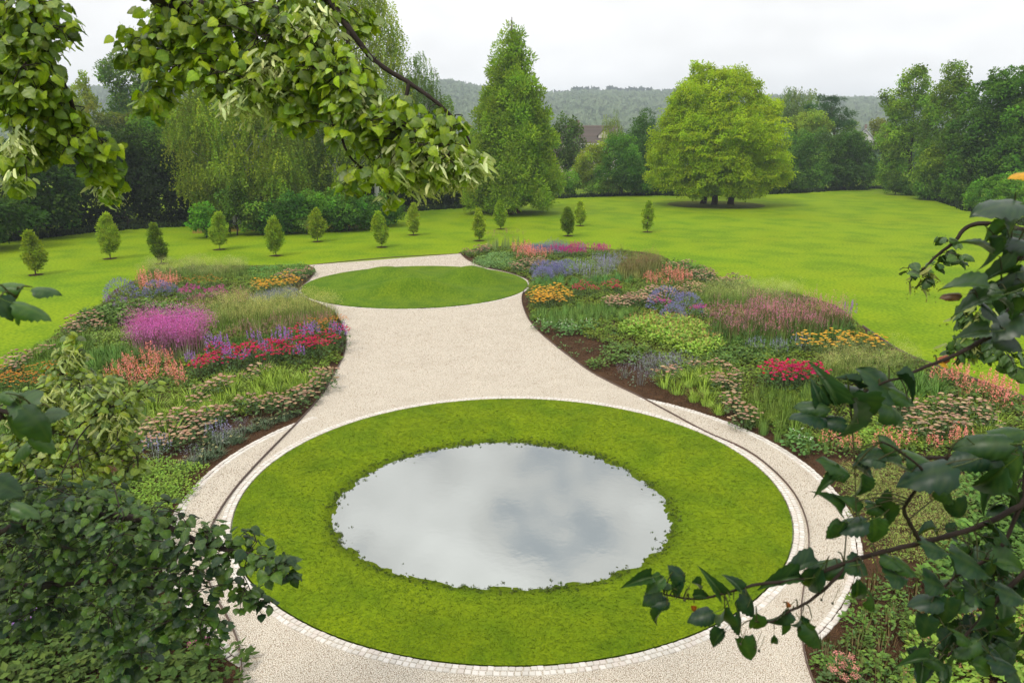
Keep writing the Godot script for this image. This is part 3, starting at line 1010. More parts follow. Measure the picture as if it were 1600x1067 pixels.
func far_trees() -> void:
	var dark := Color(0.025, 0.05, 0.014)
	var mid := Color(0.06, 0.105, 0.022)
	var birch := Color(0.11, 0.15, 0.035)
	var g := Vector2.ZERO
	# ---- left edge
	tree("broadleaf_tree", "dark spreading broadleaf tree at the left lawn edge, boughs to the grass", ground_at(Vector3(-39.96, -0.18, -61)), [-39.37, 5.42, -60, 3.69, 2.63, -36.62, 3.95, -60, 2.53, 2.37, -38.07, 2.63, -58, 2.29, 2.14, -35.63, 2.22, -60, 1.58, 2, -42.23, 3.45, -60, 3.16, 3.69, -36.69, 2.39, -53, 2.79, 1.86, -37.13, 5.8, -64, 2.25, 2.25], "broad", 1.0, 2.0, dark, 0.45)
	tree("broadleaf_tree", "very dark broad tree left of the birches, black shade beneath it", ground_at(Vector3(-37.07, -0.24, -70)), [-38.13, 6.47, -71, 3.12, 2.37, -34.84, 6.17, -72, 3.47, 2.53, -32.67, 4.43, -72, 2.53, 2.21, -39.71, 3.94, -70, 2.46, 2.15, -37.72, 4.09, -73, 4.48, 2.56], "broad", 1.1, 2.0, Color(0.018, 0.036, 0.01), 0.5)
	tree("broadleaf_tree", "lighter feathery green bush topping the dark tree left of the birches", ground_at(Vector3(-36.59, -0.33, -78)), [-35.94, 7.62, -78, 2.87, 2.87, -34.59, 5.44, -78, 2.74, 3.42, -37.82, 5.43, -78, 2.05, 2.74], "broad", 0.9, 2.0, Color(0.07, 0.13, 0.03), 0.3)
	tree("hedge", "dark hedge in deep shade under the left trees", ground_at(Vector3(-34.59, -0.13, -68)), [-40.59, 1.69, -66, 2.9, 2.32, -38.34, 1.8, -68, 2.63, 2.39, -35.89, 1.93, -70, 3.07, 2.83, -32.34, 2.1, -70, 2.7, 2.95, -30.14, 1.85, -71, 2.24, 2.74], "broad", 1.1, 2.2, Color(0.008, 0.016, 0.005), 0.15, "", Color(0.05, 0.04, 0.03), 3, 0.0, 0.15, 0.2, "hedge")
	tree("poplar_tree", "tall blue green tree behind the left trees beside the mast", ground_at(Vector3(-52.34, 0.44, -105)), [-52.02, 15.81, -105, 2.58, 2.95, -49.75, 13.81, -105, 3.69, 4.15, -47.65, 17.01, -105, 2.3, 2.58, -51.82, 10.96, -105, 3.22, 2.76], "broad", 1.2, 1.9, Color(0.06, 0.105, 0.04), 0.35)
	tree("thin_tree", "thin see-through young tree against the far left hill", ground_at(Vector3(-56.3, 0.77, -100)), [-54.78, 12.73, -100, 1.4, 2.46, -53.73, 11.57, -100, 1.23, 1.75, -56.12, 10.79, -100, 1.4, 1.75, -54.25, 14.65, -100, 0.7, 1.23], "tiny", 0.6, 0.9, Color(0.13, 0.15, 0.05), 0.12, "", Color(0.1, 0.09, 0.07), 4)
	tree("broadleaf_tree", "dull olive tree low behind the left trees below the mast", ground_at(Vector3(-50.09, 0.91, -98)), [-48.63, 8.81, -98, 3.01, 2.24, -52.3, 8.42, -98, 2.58, 2.24, -45.32, 9.58, -98, 2.58, 2.58, -55.63, 7.64, -98, 2.58, 2.06], "broad", 1.0, 2.0, Color(0.08, 0.1, 0.035), 0.3)
	# ---- birches
	var white_bark := Color(0.5, 0.5, 0.47)
	tree("weeping_birch", "broad weeping birch left, curtains of twigs over dark shade", ground_at(Vector3(-25.11, 0.29, -69)), [-25.92, 9.51, -69, 3.75, 4.24, -27.68, 6.54, -67, 2.35, 3.53, -22.35, 7.34, -67, 3.65, 4.41, -19.78, 4.7, -66, 2.43, 3.19, -25.63, 3.88, -66, 2.9, 2.9, -22.96, 12.32, -71, 3.74, 3.74, -20.6, 8.96, -68, 2.98, 4.18, -29.51, 8.99, -70, 1.97, 2.76], "strand", 1.15, 1.9, birch, 0.35, "weeping birches behind the laurel", white_bark, 6, 0.85)
	tree("weeping_birch", "weeping birch in the middle with a white stem showing low", ground_at(Vector3(-16.26, 0.8, -73)), [-18.03, 7.63, -73, 3.2, 4.48, -16.17, 4.74, -72, 2.84, 3.79, -19.83, 11.39, -74, 3.25, 5.19, -14.52, 9.67, -74, 3.12, 3.9, -19.27, 3.27, -72, 2.65, 2.53], "strand", 1.15, 1.8, Color(0.095, 0.135, 0.035), 0.3, "weeping birches behind the laurel", white_bark, 6, 0.85)
	tree("weeping_birch", "tallest weeping birch, narrow pale green crown cut by the frame", ground_at(Vector3(-14.18, 0.16, -80)), [-16.62, 20.27, -81, 2.84, 4.26, -13.66, 18.35, -80, 2.67, 4.21, -12.89, 14.16, -80, 2.39, 4.21, -15.47, 14.16, -80, 2.39, 4.91, -12.15, 16.57, -80, 1.54, 2.81, -14.44, 21.85, -80, 1.97, 2.81], "strand", 1.1, 1.7, Color(0.13, 0.17, 0.05), 0.3, "weeping birches behind the laurel", white_bark, 6, 0.9)
	tree("birch_tree", "slim blue green birch at the right end of the birches", ground_at(Vector3(-10.38, 0.16, -88)), [-10.21, 15.17, -88, 1.16, 2.01, -10.87, 12.14, -88, 2.01, 3.09, -9.19, 11.12, -88, 1.7, 3.09, -8.83, 13.83, -88, 0.77, 1.7, -7.94, 9.4, -88, 1.54, 3.09], "strand", 1.0, 1.8, Color(0.08, 0.125, 0.05), 0.22, "", white_bark, 5, 0.8)
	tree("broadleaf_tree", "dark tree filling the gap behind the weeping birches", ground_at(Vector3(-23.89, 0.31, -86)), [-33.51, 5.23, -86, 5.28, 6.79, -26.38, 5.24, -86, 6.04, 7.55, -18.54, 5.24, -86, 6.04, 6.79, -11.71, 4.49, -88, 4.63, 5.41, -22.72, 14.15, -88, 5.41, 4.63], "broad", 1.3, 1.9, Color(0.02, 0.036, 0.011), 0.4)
	# ---- shrubs along the left lawn edge
	tree("round_shrub", "bright green rounded shrub at the left end of the laurel", ground_at(Vector3(-24.18, 0.23, -59.5)), [-24.04, 1.53, -59.5, 1.15, 1.41, -24.39, 1.08, -59, 0.62, 0.93, -23.5, 0.93, -59.5, 0.63, 0.84], "broad", 0.6, 2.4, Color(0.06, 0.14, 0.025), 0.06, "", Color(0.05, 0.04, 0.03), 5, 0.0, 0.2, 0.7, "shrub")
	tree("dark_shrub", "dark green bush with yellowish sprigs beside the rounded shrub", ground_at(Vector3(-22.28, 0.25, -61)), [-22.34, 2.3, -61, 1.28, 1.93, -21.01, 1.64, -61, 1.18, 1.5, -23.23, 1.12, -61, 0.64, 0.96], "broad", 0.7, 2.2, Color(0.05, 0.09, 0.022), 0.07, "", Color(0.05, 0.04, 0.03), 5, 0.0, 0.4, 0.7, "shrub")
	tree("laurel_bush", "dark glossy laurel under the left birch", ground_at(Vector3(-19.48, 0.24, -62)), [-20.17, 1.39, -62, 1.63, 1.36, -18.31, 1.7, -62, 1.63, 1.63, -18.74, 1.08, -61.5, 1.4, 0.92], "broad", 0.7, 2.3, Color(0.032, 0.08, 0.025), 0.08, "laurels along the lawn edge", Color(0.05, 0.04, 0.03), 6, 0.0, 0.2, 0.7, "shrub")
	tree("laurel_bush", "big light topped laurel with bright new leaves on its crest", ground_at(Vector3(-15.91, 0.29, -62.5)), [-15.9, 2.05, -64, 2.47, 1.68, -17.15, 1.5, -62.5, 1.32, 1.32, -14.56, 1.89, -64, 2.02, 1.68], "broad", 0.75, 2.3, Color(0.06, 0.125, 0.03), 0.08, "laurels along the lawn edge", Color(0.05, 0.04, 0.03), 6, 0.0, 0.3, 0.7, "shrub")
	tree("laurel_bush", "low dark blue green laurel between two young trees", ground_at(Vector3(-13.83, 0.44, -64)), [-14.34, 1.09, -64, 1.91, 0.9, -12.9, 1.26, -65, 1.71, 1.14, -11.46, 1.54, -68, 2.27, 1.55], "broad", 0.7, 2.4, Color(0.035, 0.08, 0.022), 0.08, "laurels along the lawn edge", Color(0.05, 0.04, 0.03), 6, 0.0, 0.15, 0.7, "shrub")
	tree("variegated_shrub", "small pale leaved shrub in front of the laurels", ground_at(Vector3(-16.81, 0.41, -61.5)), [-16.77, 0.87, -61.5, 0.65, 0.49], "broad", 0.45, 2.4, Color(0.16, 0.21, 0.1), 0.04, "", Color(0.05, 0.04, 0.03), 4, 0.0, 0.3, 0.7, "shrub")
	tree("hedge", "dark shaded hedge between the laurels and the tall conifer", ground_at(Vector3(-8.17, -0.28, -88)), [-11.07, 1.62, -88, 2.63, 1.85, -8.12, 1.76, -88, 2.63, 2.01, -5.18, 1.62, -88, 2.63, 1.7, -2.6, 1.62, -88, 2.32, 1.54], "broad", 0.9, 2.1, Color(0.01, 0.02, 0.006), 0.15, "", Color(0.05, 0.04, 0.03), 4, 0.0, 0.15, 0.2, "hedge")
	# ---- conifer
	conifer()
	# ---- behind, between conifer and yellow tree
	tree("broadleaf_tree", "grey green tree just right of the conifer, hiding a house", ground_at(Vector3(8.04, 0.03, -112)), [7.79, 8.17, -112, 1.97, 3.14, 7.38, 5.49, -112, 2.36, 2.95, 8.94, 5.94, -112, 1.28, 2.46], "broad", 1.1, 1.9, Color(0.05, 0.085, 0.04), 0.25)
	tree("broadleaf_tree", "yellowish green bushy tree in front of the brown roof", ground_at(Vector3(11.08, 0.44, -106)), [10.97, 4.07, -106, 2.23, 3.16, 9.68, 3.03, -106, 1.67, 2.6, 12.27, 4.75, -106, 1.67, 2.42], "broad", 0.9, 2.1, Color(0.13, 0.165, 0.035), 0.25)
	tree("broadleaf_tree", "rich green rounded tree left of the yellow tree", ground_at(Vector3(14.93, 0.51, -105)), [14.31, 5.2, -105, 2.4, 3.69, 15.96, 3.8, -104, 2.37, 3.1, 12.96, 2.95, -104, 1.83, 2.56], "broad", 0.9, 2.1, Color(0.055, 0.12, 0.03), 0.3)
	tree("broadleaf_tree", "dark tree tucked against the left side of the yellow tree", ground_at(Vector3(19.67, 0.04, -112)), [18.91, 6.4, -112, 2.75, 4.13, 20.07, 3.77, -110, 2.51, 3.86, 17.97, 2.52, -108, 2.08, 2.46], "broad", 1.0, 2.0, Color(0.03, 0.065, 0.022), 0.3)
	tree("slim_birch", "left of two slim pale birches behind the green tree", ground_at(Vector3(15.91, 0.02, -128)), [15.58, 9.79, -128, 0.67, 2.25, 15.75, 7.76, -128, 0.9, 2.47], "strand", 0.9, 1.5, Color(0.12, 0.15, 0.06), 0.12, "", white_bark, 4, 0.8)
	tree("slim_birch", "right and taller of two slim pale birches behind the green tree", ground_at(Vector3(17.41, 0.02, -128)), [17.03, 10.29, -128, 0.79, 2.25, 17.32, 8.07, -128, 1.01, 2.92], "strand", 0.9, 1.5, Color(0.11, 0.14, 0.05), 0.12, "", white_bark, 4, 0.8)
	tree("pine_tree", "loose dark pine rising left of the yellow tree", ground_at(Vector3(23.89, -0.38, -135)), [23.55, 11.3, -135, 1.54, 1.18, 22.63, 9.6, -135, 1.9, 1.18, 25.19, 9.39, -135, 1.9, 1.18, 21.04, 8.1, -135, 1.42, 0.95, 24.18, 7.46, -135, 3.08, 1.42], "pine", 1.5, 1.7, Color(0.03, 0.065, 0.04), 0.25, "", Color(0.08, 0.05, 0.035), 4)
	tree("broadleaf_tree", "dark narrow tree behind the left shoulder of the yellow tree", ground_at(Vector3(28, -0.08, -130)), [27.25, 12.88, -130, 1.14, 2.05, 27.82, 10.35, -130, 1.83, 2.51], "broad", 1.0, 1.8, Color(0.04, 0.09, 0.03), 0.2)
	for s in [[Vector3(5.33, 0.38, -103), "leafy green undergrowth bush right of the conifer foot", [5.14, 1.9, -103, 1.63, 1.63, 3.78, 1.59, -101, 1.24, 1.06]], [Vector3(8.26, 0.31, -104), "tangled light green bush beside the conifer, third of the row", [7.97, 1.85, -104, 1.83, 1.83, 6.87, 1.31, -103, 1.27, 1.08]], [Vector3(11.75, 0.31, -104), "low dark bush at the foot of the yellowish tree", [11.72, 1.25, -104, 2.01, 1.1, 13.89, 1.17, -104, 1.46, 0.91]], [Vector3(16.25, 0.33, -105), "low dark bush at the foot of the rich green tree", [16.21, 1.37, -105, 2.03, 1.2, 18.23, 1.37, -105, 1.47, 1.11]]]:
		tree("undergrowth_bush", s[1], ground_at(s[0]), s[2], "broad", 0.8, 2.2, tint(Color(0.065, 0.115, 0.028), 0.25), 0.06, "bushes along the far lawn edge", Color(0.05, 0.04, 0.03), 5, 0.0, 0.3, 0.7, "shrub")
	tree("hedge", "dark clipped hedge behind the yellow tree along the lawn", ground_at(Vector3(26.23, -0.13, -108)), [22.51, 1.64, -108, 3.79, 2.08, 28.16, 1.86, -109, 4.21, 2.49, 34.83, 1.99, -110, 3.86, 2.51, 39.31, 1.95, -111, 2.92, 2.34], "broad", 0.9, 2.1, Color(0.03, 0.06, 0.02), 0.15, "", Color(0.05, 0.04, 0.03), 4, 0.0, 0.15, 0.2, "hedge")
	# ---- the yellow green tree with three stems
	yellow_tree()
	# ---- right of it
	tree("willow_tree", "grey green willow in the distance right of the yellow tree", ground_at(Vector3(55.74, -1.23, -150)), [53.32, 14.55, -150, 2.63, 2.9, 55.8, 14.08, -150, 2.63, 2.9, 54.49, 11.39, -150, 3.95, 3.29, 51.5, 13.15, -150, 1.84, 2.63], "strand", 1.6, 1.7, Color(0.09, 0.13, 0.08), 0.3, "", Color(0.07, 0.06, 0.05), 5, 0.4)
	tree("pine_tree", "broad dark blue green pine with tiered boughs", ground_at(Vector3(58.69, -0.64, -140)), [56.84, 13.87, -140, 2.21, 1.23, 55.65, 12.23, -140, 2.95, 1.47, 58.77, 11.91, -140, 2.46, 1.47, 57.27, 10.04, -140, 4.18, 1.47, 59.85, 9.49, -140, 1.97, 1.47], "pine", 1.6, 1.9, Color(0.022, 0.05, 0.032), 0.35, "", Color(0.08, 0.05, 0.035), 4)
	tree("broadleaf_tree", "small yellowish round tree in front of the dark pine", ground_at(Vector3(49.92, 0.06, -128)), [48.85, 10.32, -128, 2.47, 1.8, 47.71, 9.11, -128, 2.7, 2.02, 50.84, 9.32, -128, 1.8, 1.57], "broad", 1.0, 2.0, Color(0.11, 0.15, 0.035), 0.2)
	tree("hedge_tree", "left of two big rounded green bushes closing the lawn", ground_at(Vector3(46.22, -0.33, -118)), [45.08, 4.95, -118, 3.52, 4.35, 47.22, 5.89, -118, 2.9, 3.73, 43.24, 3.08, -117, 2.26, 3.49, 45.38, 2.18, -116, 3.46, 2.85], "broad", 1.0, 2.2, Color(0.05, 0.1, 0.03), 0.3)
	tree("hedge_tree", "right, darker of two big rounded bushes closing the lawn", ground_at(Vector3(52.96, -0.2, -119)), [51.99, 4.64, -119, 3.76, 4.59, 49.79, 2.8, -117, 2.87, 3.08, 53.87, 3.34, -118, 2.07, 3.52, 52.16, 1.66, -117, 3.08, 2.26], "broad", 1.0, 2.2, Color(0.038, 0.075, 0.027), 0.3)
	tree("broadleaf_tree", "hazy light tree beside the white gabled house", ground_at(Vector3(85.68, -3.54, -190)), [83.56, 10.2, -190, 1.33, 1.5, 85.08, 7.95, -190, 1.5, 1.33], "broad", 1.4, 1.8, Color(0.09, 0.13, 0.06), 0.15)
	tree("broadleaf_tree", "brownish tree at the gap beside the right trees", ground_at(Vector3(72.33, -0.6, -150)), [70.52, 9.64, -150, 1.58, 2.11, 72.1, 7.86, -150, 1.84, 2.63], "broad", 1.2, 1.9, Color(0.1, 0.1, 0.04), 0.2)
	tree("undergrowth_bush", "light green bush in the lawn corner", ground_at(Vector3(59.19, -0.28, -122)), [58.66, 2.21, -122, 1.93, 2.36, 60.26, 3.2, -122, 1.5, 2.57], "broad", 0.9, 2.2, Color(0.08, 0.13, 0.03), 0.08, "", Color(0.05, 0.04, 0.03), 5, 0.0, 0.3, 0.7, "shrub")
	# ---- right side
	tree("broadleaf_tree", "tall ragged olive tree, leftmost and loosest of the right trees", ground_at(Vector3(56.08, 0.08, -108)), [55.08, 14.92, -108, 2.08, 2.46, 53.56, 12, -108, 2.27, 2.46, 56.31, 11.16, -108, 3.03, 2.84, 53.24, 7.76, -108, 2.46, 3.79, 55.69, 5.63, -107, 3.57, 4.69, 52.82, 3.9, -107, 1.69, 3.19, 51.25, 12.84, -108, 0.85, 1.14], "broad", 1.0, 1.8, Color(0.09, 0.145, 0.035), 0.35)
	tree("broadleaf_tree", "ragged topped tree second from the left among the right trees", ground_at(Vector3(57.07, -0.11, -100)), [55.7, 15.29, -100, 1.75, 1.49, 55.11, 12.83, -100, 2.28, 2.28, 57.13, 12.84, -100, 2.28, 1.93, 54.73, 8.92, -99, 3.13, 3.82, 55.23, 4.61, -98, 3.44, 3.96, 53.03, 3.02, -98, 2.06, 2.92], "broad", 1.0, 1.9, Color(0.075, 0.125, 0.03), 0.35)
	tree("broadleaf_tree", "large dark green full crowned tree of the right trees", ground_at(Vector3(57.65, -0.26, -92)), [55.72, 11.34, -92, 3.23, 3.23, 54.16, 8.09, -91, 3.35, 3.67, 57.77, 8.81, -91, 3.35, 3.99, 55.58, 4.85, -90, 3.79, 3.63, 53.19, 3.39, -90, 2.37, 3.16], "broad", 1.0, 2.1, Color(0.045, 0.09, 0.024), 0.45)
	tree("broadleaf_tree", "green tree cut by the right edge, tallest at the frame", ground_at(Vector3(61.17, -0.5, -88)), [55.75, 13.55, -88, 2.47, 2.01, 58.48, 12.2, -88, 3.4, 3.86, 56.89, 9.44, -87, 3.05, 3.05, 59.56, 6.7, -86, 3.77, 4.53, 56.13, 6.01, -86, 2.57, 3.02], "broad", 1.0, 2.0, Color(0.055, 0.11, 0.024), 0.45)
	for s in [[Vector3(53.27, 0.21, -106), "dark low bush under the leftmost right tree", [53.09, 1.52, -106, 1.67, 1.49, 54.37, 1.41, -105, 1.66, 1.47]], [Vector3(52.91, 0.12, -97), "dark low bush under the ragged tree", [52.72, 1.48, -97, 1.87, 1.53, 53.65, 1.37, -95, 1.5, 1.5]], [Vector3(52.99, -0.09, -90), "dark bush left of the light round shrub", [52.38, 1.4, -90, 1.58, 1.58, 53.04, 1.61, -89, 1.09, 1.56]]]:
		tree("undergrowth_bush", s[1], ground_at(s[0]), s[2], "broad", 0.8, 2.2, Color(0.045, 0.085, 0.025), 0.06, "bushes along the far lawn edge", Color(0.05, 0.04, 0.03), 5, 0.0, 0.25, 0.7, "shrub")
	tree("round_shrub", "large light green rounded shrub at the right lawn edge", ground_at(Vector3(51.58, -0.21, -81)), [50.92, 1.74, -81, 2.7, 2.13, 52.05, 1.49, -79, 2.08, 1.8, 49.93, 1.06, -82, 1.15, 1.44, 53.23, 2.28, -79, 2.08, 2.36], "broad", 0.7, 2.4, Color(0.075, 0.15, 0.03), 0.08, "", Color(0.05, 0.04, 0.03), 6, 0.0, 0.22, 0.7, "shrub")
	# rough dark grass at the far lawn edge
	var b := MB.new()
	for i in 14:
		var a := rf(0, TAU)
		b.blade(Vector3(rf(-0.2, 0.2), 0, rf(-0.2, 0.2)), Vector3(cos(a), 0, sin(a)), rf(0.25, 0.6), rf(0.1, 0.35), 0.035, Color(0.6, 0.6, 0.6), tint(Color(1, 1, 1), 0.3))
	var where := []
	var cols := []
	var edge := v2([-39.91, -54.39, -37.27, -59.18, -33.89, -64.4, -28.77, -67.9, -23.45, -72.97, -15.71, -77.47, -11.04, -81.76, -2.99, -88.26, 4.97, -98.98, 17.56, -104.85, 26.09, -103.77, 40.13, -108.91, 56.25, -119.05, 56.68, -109.14, 53.4, -93.47, 49.99, -82.4, 47.15, -69.64, 44.61, -61.05])
	var line := smooth2(edge, 0.22)
	for p in line:
		for k in 3:
			var q := p + Vector2(rf(-0.5, 0.5), rf(-1.6, 0.1))
			var s := rf(0.7, 1.3)
			where.append(Transform3D(Basis(Vector3.UP, rf(0, TAU)).scaled(Vector3(s, s, s)), Vector3(q.x, 0, q.y)))
			cols.append(tint(Color(0.04, 0.075, 0.014), 0.35))
	tag(many("rough_grass", b.mesh(), plain(0.8, 0.3, 0.3), where, cols), "rough unmown grass strip in front of the hedges", "grass")


func conifer() -> void:
	var at := ground_at(Vector3(-0.08, 0.07, -79.7))
	var o := thing("conifer", "tall pointed light green conifer standing alone on the lawn edge", "tree", at)
	var top := (Vector3(0.03, 19.14, -79.7)).y
	var b := MB.new()
	b.tube(PackedVector3Array([Vector3(0, -0.1, 0), Vector3(0, 0.5, 0), Vector3(0, 1.6, 0), Vector3(0, top * 0.5, 0), Vector3(0.1, top, 0)]), PackedFloat32Array([0.95, 0.72, 0.5, 0.28, 0.03]), 11, Color(0.11, 0.055, 0.035), 0.18)
	put("trunk", b.mesh(), plain(0.9, 0.25), o)
	# limbs, and billows of soft foliage round a cone
	b = MB.new()
	var lobes := []
	var tiers := 19
	for i in tiers:
		var t := (i + 0.5) / tiers
		var y := lerpf(1.3, top - 0.9, t)
		var reach := 4.85 * pow(1.0 - t, 0.6) * (0.86 + 0.14 * smoothstep(0.0, 0.18, t)) + 0.15
		var n := maxi(1, int(TAU * reach / 2.3)) if i < tiers - 1 else 1
		var turn := rf(0, TAU)
		for j in n:
			var a := turn + TAU * (j + rf(-0.3, 0.3)) / n
			var r := reach * rf(0.58, 0.92)
			var e := Vector3(cos(a) * r, y + rf(-0.4, 0.4), sin(a) * r)
			var w := clampf(reach * 0.27, 0.4, 1.25) * rf(0.8, 1.2)
			lobes.append_array([at.x + e.x, e.y, at.z + e.z, w, w * rf(0.75, 1.05)])
			b.tube(PackedVector3Array([Vector3(0, y - r * 0.15, 0), e * 0.5 + Vector3(0, y * 0.5, 0), e]), PackedFloat32Array([0.07, 0.045, 0.015]), 4, Color(0.09, 0.06, 0.04))
		lobes.append_array([at.x, y, at.z, reach * 0.5, 0.8])
	put("branch", b.mesh(), plain(0.9, 0.25), o).set_meta("kind", "stuff")
	crown(o, at, lobes, "feather", 0.85, 2.3, Color(0.27, 0.41, 0.03), 0.8, 0.9, 0.16)


func yellow_tree() -> void:
	var at := ground_at(Vector3(24.06, 0, -90.3))
	var o := thing("yellow_green_tree", "broad yellow green tree with three dark stems on the lawn", "tree", at)
	var c := Color(0.065, 0.045, 0.03)
	for s in [[Vector3(23.05, 0.21, -91.5), Vector3(21.3, 7.7, -91)], [Vector3(24.06, 0, -90.3), Vector3(23.38, 11.58, -90)], [Vector3(26.17, 0.04, -90.8), Vector3(27.28, 7.7, -91)]]:
		var foot := s[0] as Vector3
		var head := s[1] as Vector3
		foot.y = -0.1
		var mid := foot.lerp(head, 0.4) + Vector3(0.15, 0, 0)
		bark(o, "trunk", [foot.x - at.x, foot.y, foot.z - at.z, foot.x - at.x, 0.9, foot.z - at.z, mid.x - at.x, mid.y, mid.z - at.z, head.x - at.x, head.y, head.z - at.z], 0.45, 0.1, c)
	var lobes := [23.23, 13.66, -90, 3, 2.05, 20.77, 12.27, -90, 3, 2.37, 25.88, 12.28, -90, 3, 2.69, 23.17, 10.84, -89, 5.94, 4.06, 19.48, 9.47, -90, 3, 2.84, 27.91, 9.83, -90, 3, 3.16, 23.13, 7.69, -88, 7.1, 4.48, 18.2, 5.9, -90, 2.69, 3.16, 29.7, 6.27, -90, 2.84, 3.47, 19.01, 3.95, -88, 3.71, 2.63, 23.23, 3.89, -86, 4.53, 2.72, 28.52, 3.96, -88, 3.71, 2.63, 17.24, 2.98, -90, 1.58, 1.42, 31.91, 3.84, -91, 1.44, 1.92, 21.96, 14.56, -91, 1.76, 1.44, 25.65, 14.29, -91, 1.6, 1.28, 20.72, 2.07, -87, 3.05, 1.07, 26.19, 2, -87, 3.51, 1.07, 23.55, 9.12, -90, 6.63, 3.95, 22.83, 5.21, -89, 7.03, 3.44, 20.1, 7.69, -89, 3.44, 3.12, 26.68, 7.7, -89, 3.75, 3.12]
	crown(o, at, lumpy(lobes, 7, 0.3), "broad", 0.72, 1.9, Color(0.4, 0.545, 0.018), 0.8, 0.9, 0.1)
	crown(o, at, lumpy(lobes, 5, 0.34), "layer", 0.85, 0.75, Color(0.44, 0.56, 0.018), 0.8, 0.9, 0.1)


func young_trees() -> void:
	var spots := [
		[Vector2(-27.39, -42.67), 56, "bushy young tree at the far left, farthest from the beds"],
		[Vector2(-26.21, -48.7), 60, "young tree with light leaves left of the pink astilbes, in the open lawn"],
		[Vector2(-21.94, -46.63), 54, "leaning dark young tree rising behind the airy grass of the left bed"],
		[Vector2(-20.64, -52.88), 52, "young tree in front of the dark shrub with yellowish sprigs"],
		[Vector2(-15.76, -49.89), 54, "young tree in front of the dark glossy laurel, ring of earth below"],
		[Vector2(-14.78, -57.05), 47, "young tree in front of the light topped laurel"],
		[Vector2(-9.4, -53.93), 52, "young tree in the lawn straight above the mounded round lawn"],
		[Vector2(-8, -61.05), 46, "young tree right of the laurels, before the shaded hedge"],
		[Vector2(-2.51, -57.52), 46, "narrow young tree behind the corner of the gravel path"],
		[Vector2(-0.95, -65.15), 41, "young tree standing in front of the tall conifer"],
		[Vector2(4.5, -60.32), 41, "dark young tree behind the crimson flowers, nearer of a close pair"],
		[Vector2(6.13, -67.69), 35, "young tree behind the crimson flowers, farther of a close pair"],
		[Vector2(11.32, -62.95), 44, "loose young tree alone on the lawn, rightmost of the row"]]
	for i in spots.size():
		var p := Vector3(spots[i][0].x, 0, spots[i][0].y)
		var h: float = spots[i][1] / 1174.0 * p.length() * 1.04
		var o := thing("young_tree", spots[i][2], "young tree", p, "young upright trees in the lawn")
		var b := MB.new()
		var lean := Vector3(rf(-0.16, 0.16) if i != 2 else -0.25, 0, 0)
		for s in 4:
			var a := rf(0, TAU)
			b.tube(PackedVector3Array([Vector3(0, 0, 0), Vector3(cos(a) * 0.06, h * 0.25, sin(a) * 0.06), Vector3(cos(a) * 0.16, h * 0.65, sin(a) * 0.16) + lean * 0.6]), PackedFloat32Array([0.025, 0.02, 0.008]), 5, Color(0.11, 0.09, 0.06))
		put("trunk", b.mesh(), plain(0.9, 0.25), o)
		b = MB.new()
		for s in 20:
			var a := TAU * s / 20.0
			var r := rf(0.34, 0.5)
			b.tri(Vector3(0, 0.05, 0), Vector3(cos(a) * r, 0.012, sin(a) * r), Vector3(cos(a + TAU / 20) * r, 0.012, sin(a + TAU / 20) * r), tint(Color(0.045, 0.025, 0.013), 0.2))
		put("earth_ring", b.mesh(), plain(0.95, 0.2), o)
		var w := h * (0.215 if i != 8 else 0.175) * rf(0.88, 1.15)
		var where := [[], [], []]
		var cols := [[], [], []]
		var col := tint(Color(0.34, 0.46, 0.035), 0.2) if i != 2 and i != 10 else Color(0.17, 0.26, 0.022)
		for k in (150 if i != 12 else 95):
			var t := rf(0.0, 1.0)
			var prof := pow(sin(PI * clampf(0.08 + t * 0.9, 0.0, 1.0)), 0.8) * (1.12 - 0.45 * t)
			var a := rf(0, TAU)
			var r := w * prof * sqrt(rf(0.15, 1.0)) * (1.0 + 0.18 * sin(a * 3.0 + t * 9.0 + i))
			var pp := Vector3(cos(a) * r, lerpf(0.14 * h, h * 0.97, t), sin(a) * r) + lean * t
			var s := rf(0.24, 0.4)
			var up := (Vector3(cos(a) * 0.5, 1.0, sin(a) * 0.5) + rdir() * 0.35).normalized()
			var x := up.cross(rdir()).normalized()
			var m := i % 3
			where[m].append(Transform3D(Basis(x, up, x.cross(up)).scaled(Vector3(s, s, s)), pp))
			cols[m].append(tint(col, 0.25))
		for m in 3:
			if where[m].size(): many("crown", clump("tiny")[m], plain(0.8, 0.22, 0.9), where[m], cols[m], o)


# ---------------------------------------------------------------- plants of the beds
const LEAFY := Color(0.065, 0.115, 0.018)

func tuft(b: MB, n: int, h: float, reach: float, w: float, foot: float, c0: Color, c1: Color) -> void:
	for i in n:
		var a := rf(0, TAU)
		var f := sqrt(rng.randf())
		var out := Vector3(cos(a), 0, sin(a))
		b.blade(out * foot * f + Vector3(0, -0.02, 0), out, h * rf(0.6, 1.08) * (1.05 - 0.35 * f), reach * rf(0.3, 1.1) * (0.25 + 0.75 * f), w, tint(c0 * 1.5, 0.2), tint(c1 * 1.45, 0.25))

func leaves(b: MB, n: int, r: float, h: float, l: float, w: float, col: Color, lift := 0.5) -> void:
	for i in n:
		var a := rf(0, TAU)
		var f := sqrt(rng.randf())
		var p := Vector3(cos(a) * r * f, h * rf(0.35, 1.0) * (1.0 - 0.55 * f * f), sin(a) * r * f)
		var d := (Vector3(cos(a), lift * rf(-0.6, 1.2), sin(a)) + rdir() * 0.6).normalized()
		b.leaf(p, d * l * rf(0.7, 1.25), d.cross(Vector3.UP + rdir() * 0.4).normalized() * w * rf(0.8, 1.2), 0.25, tint(col * 1.6, 0.28))

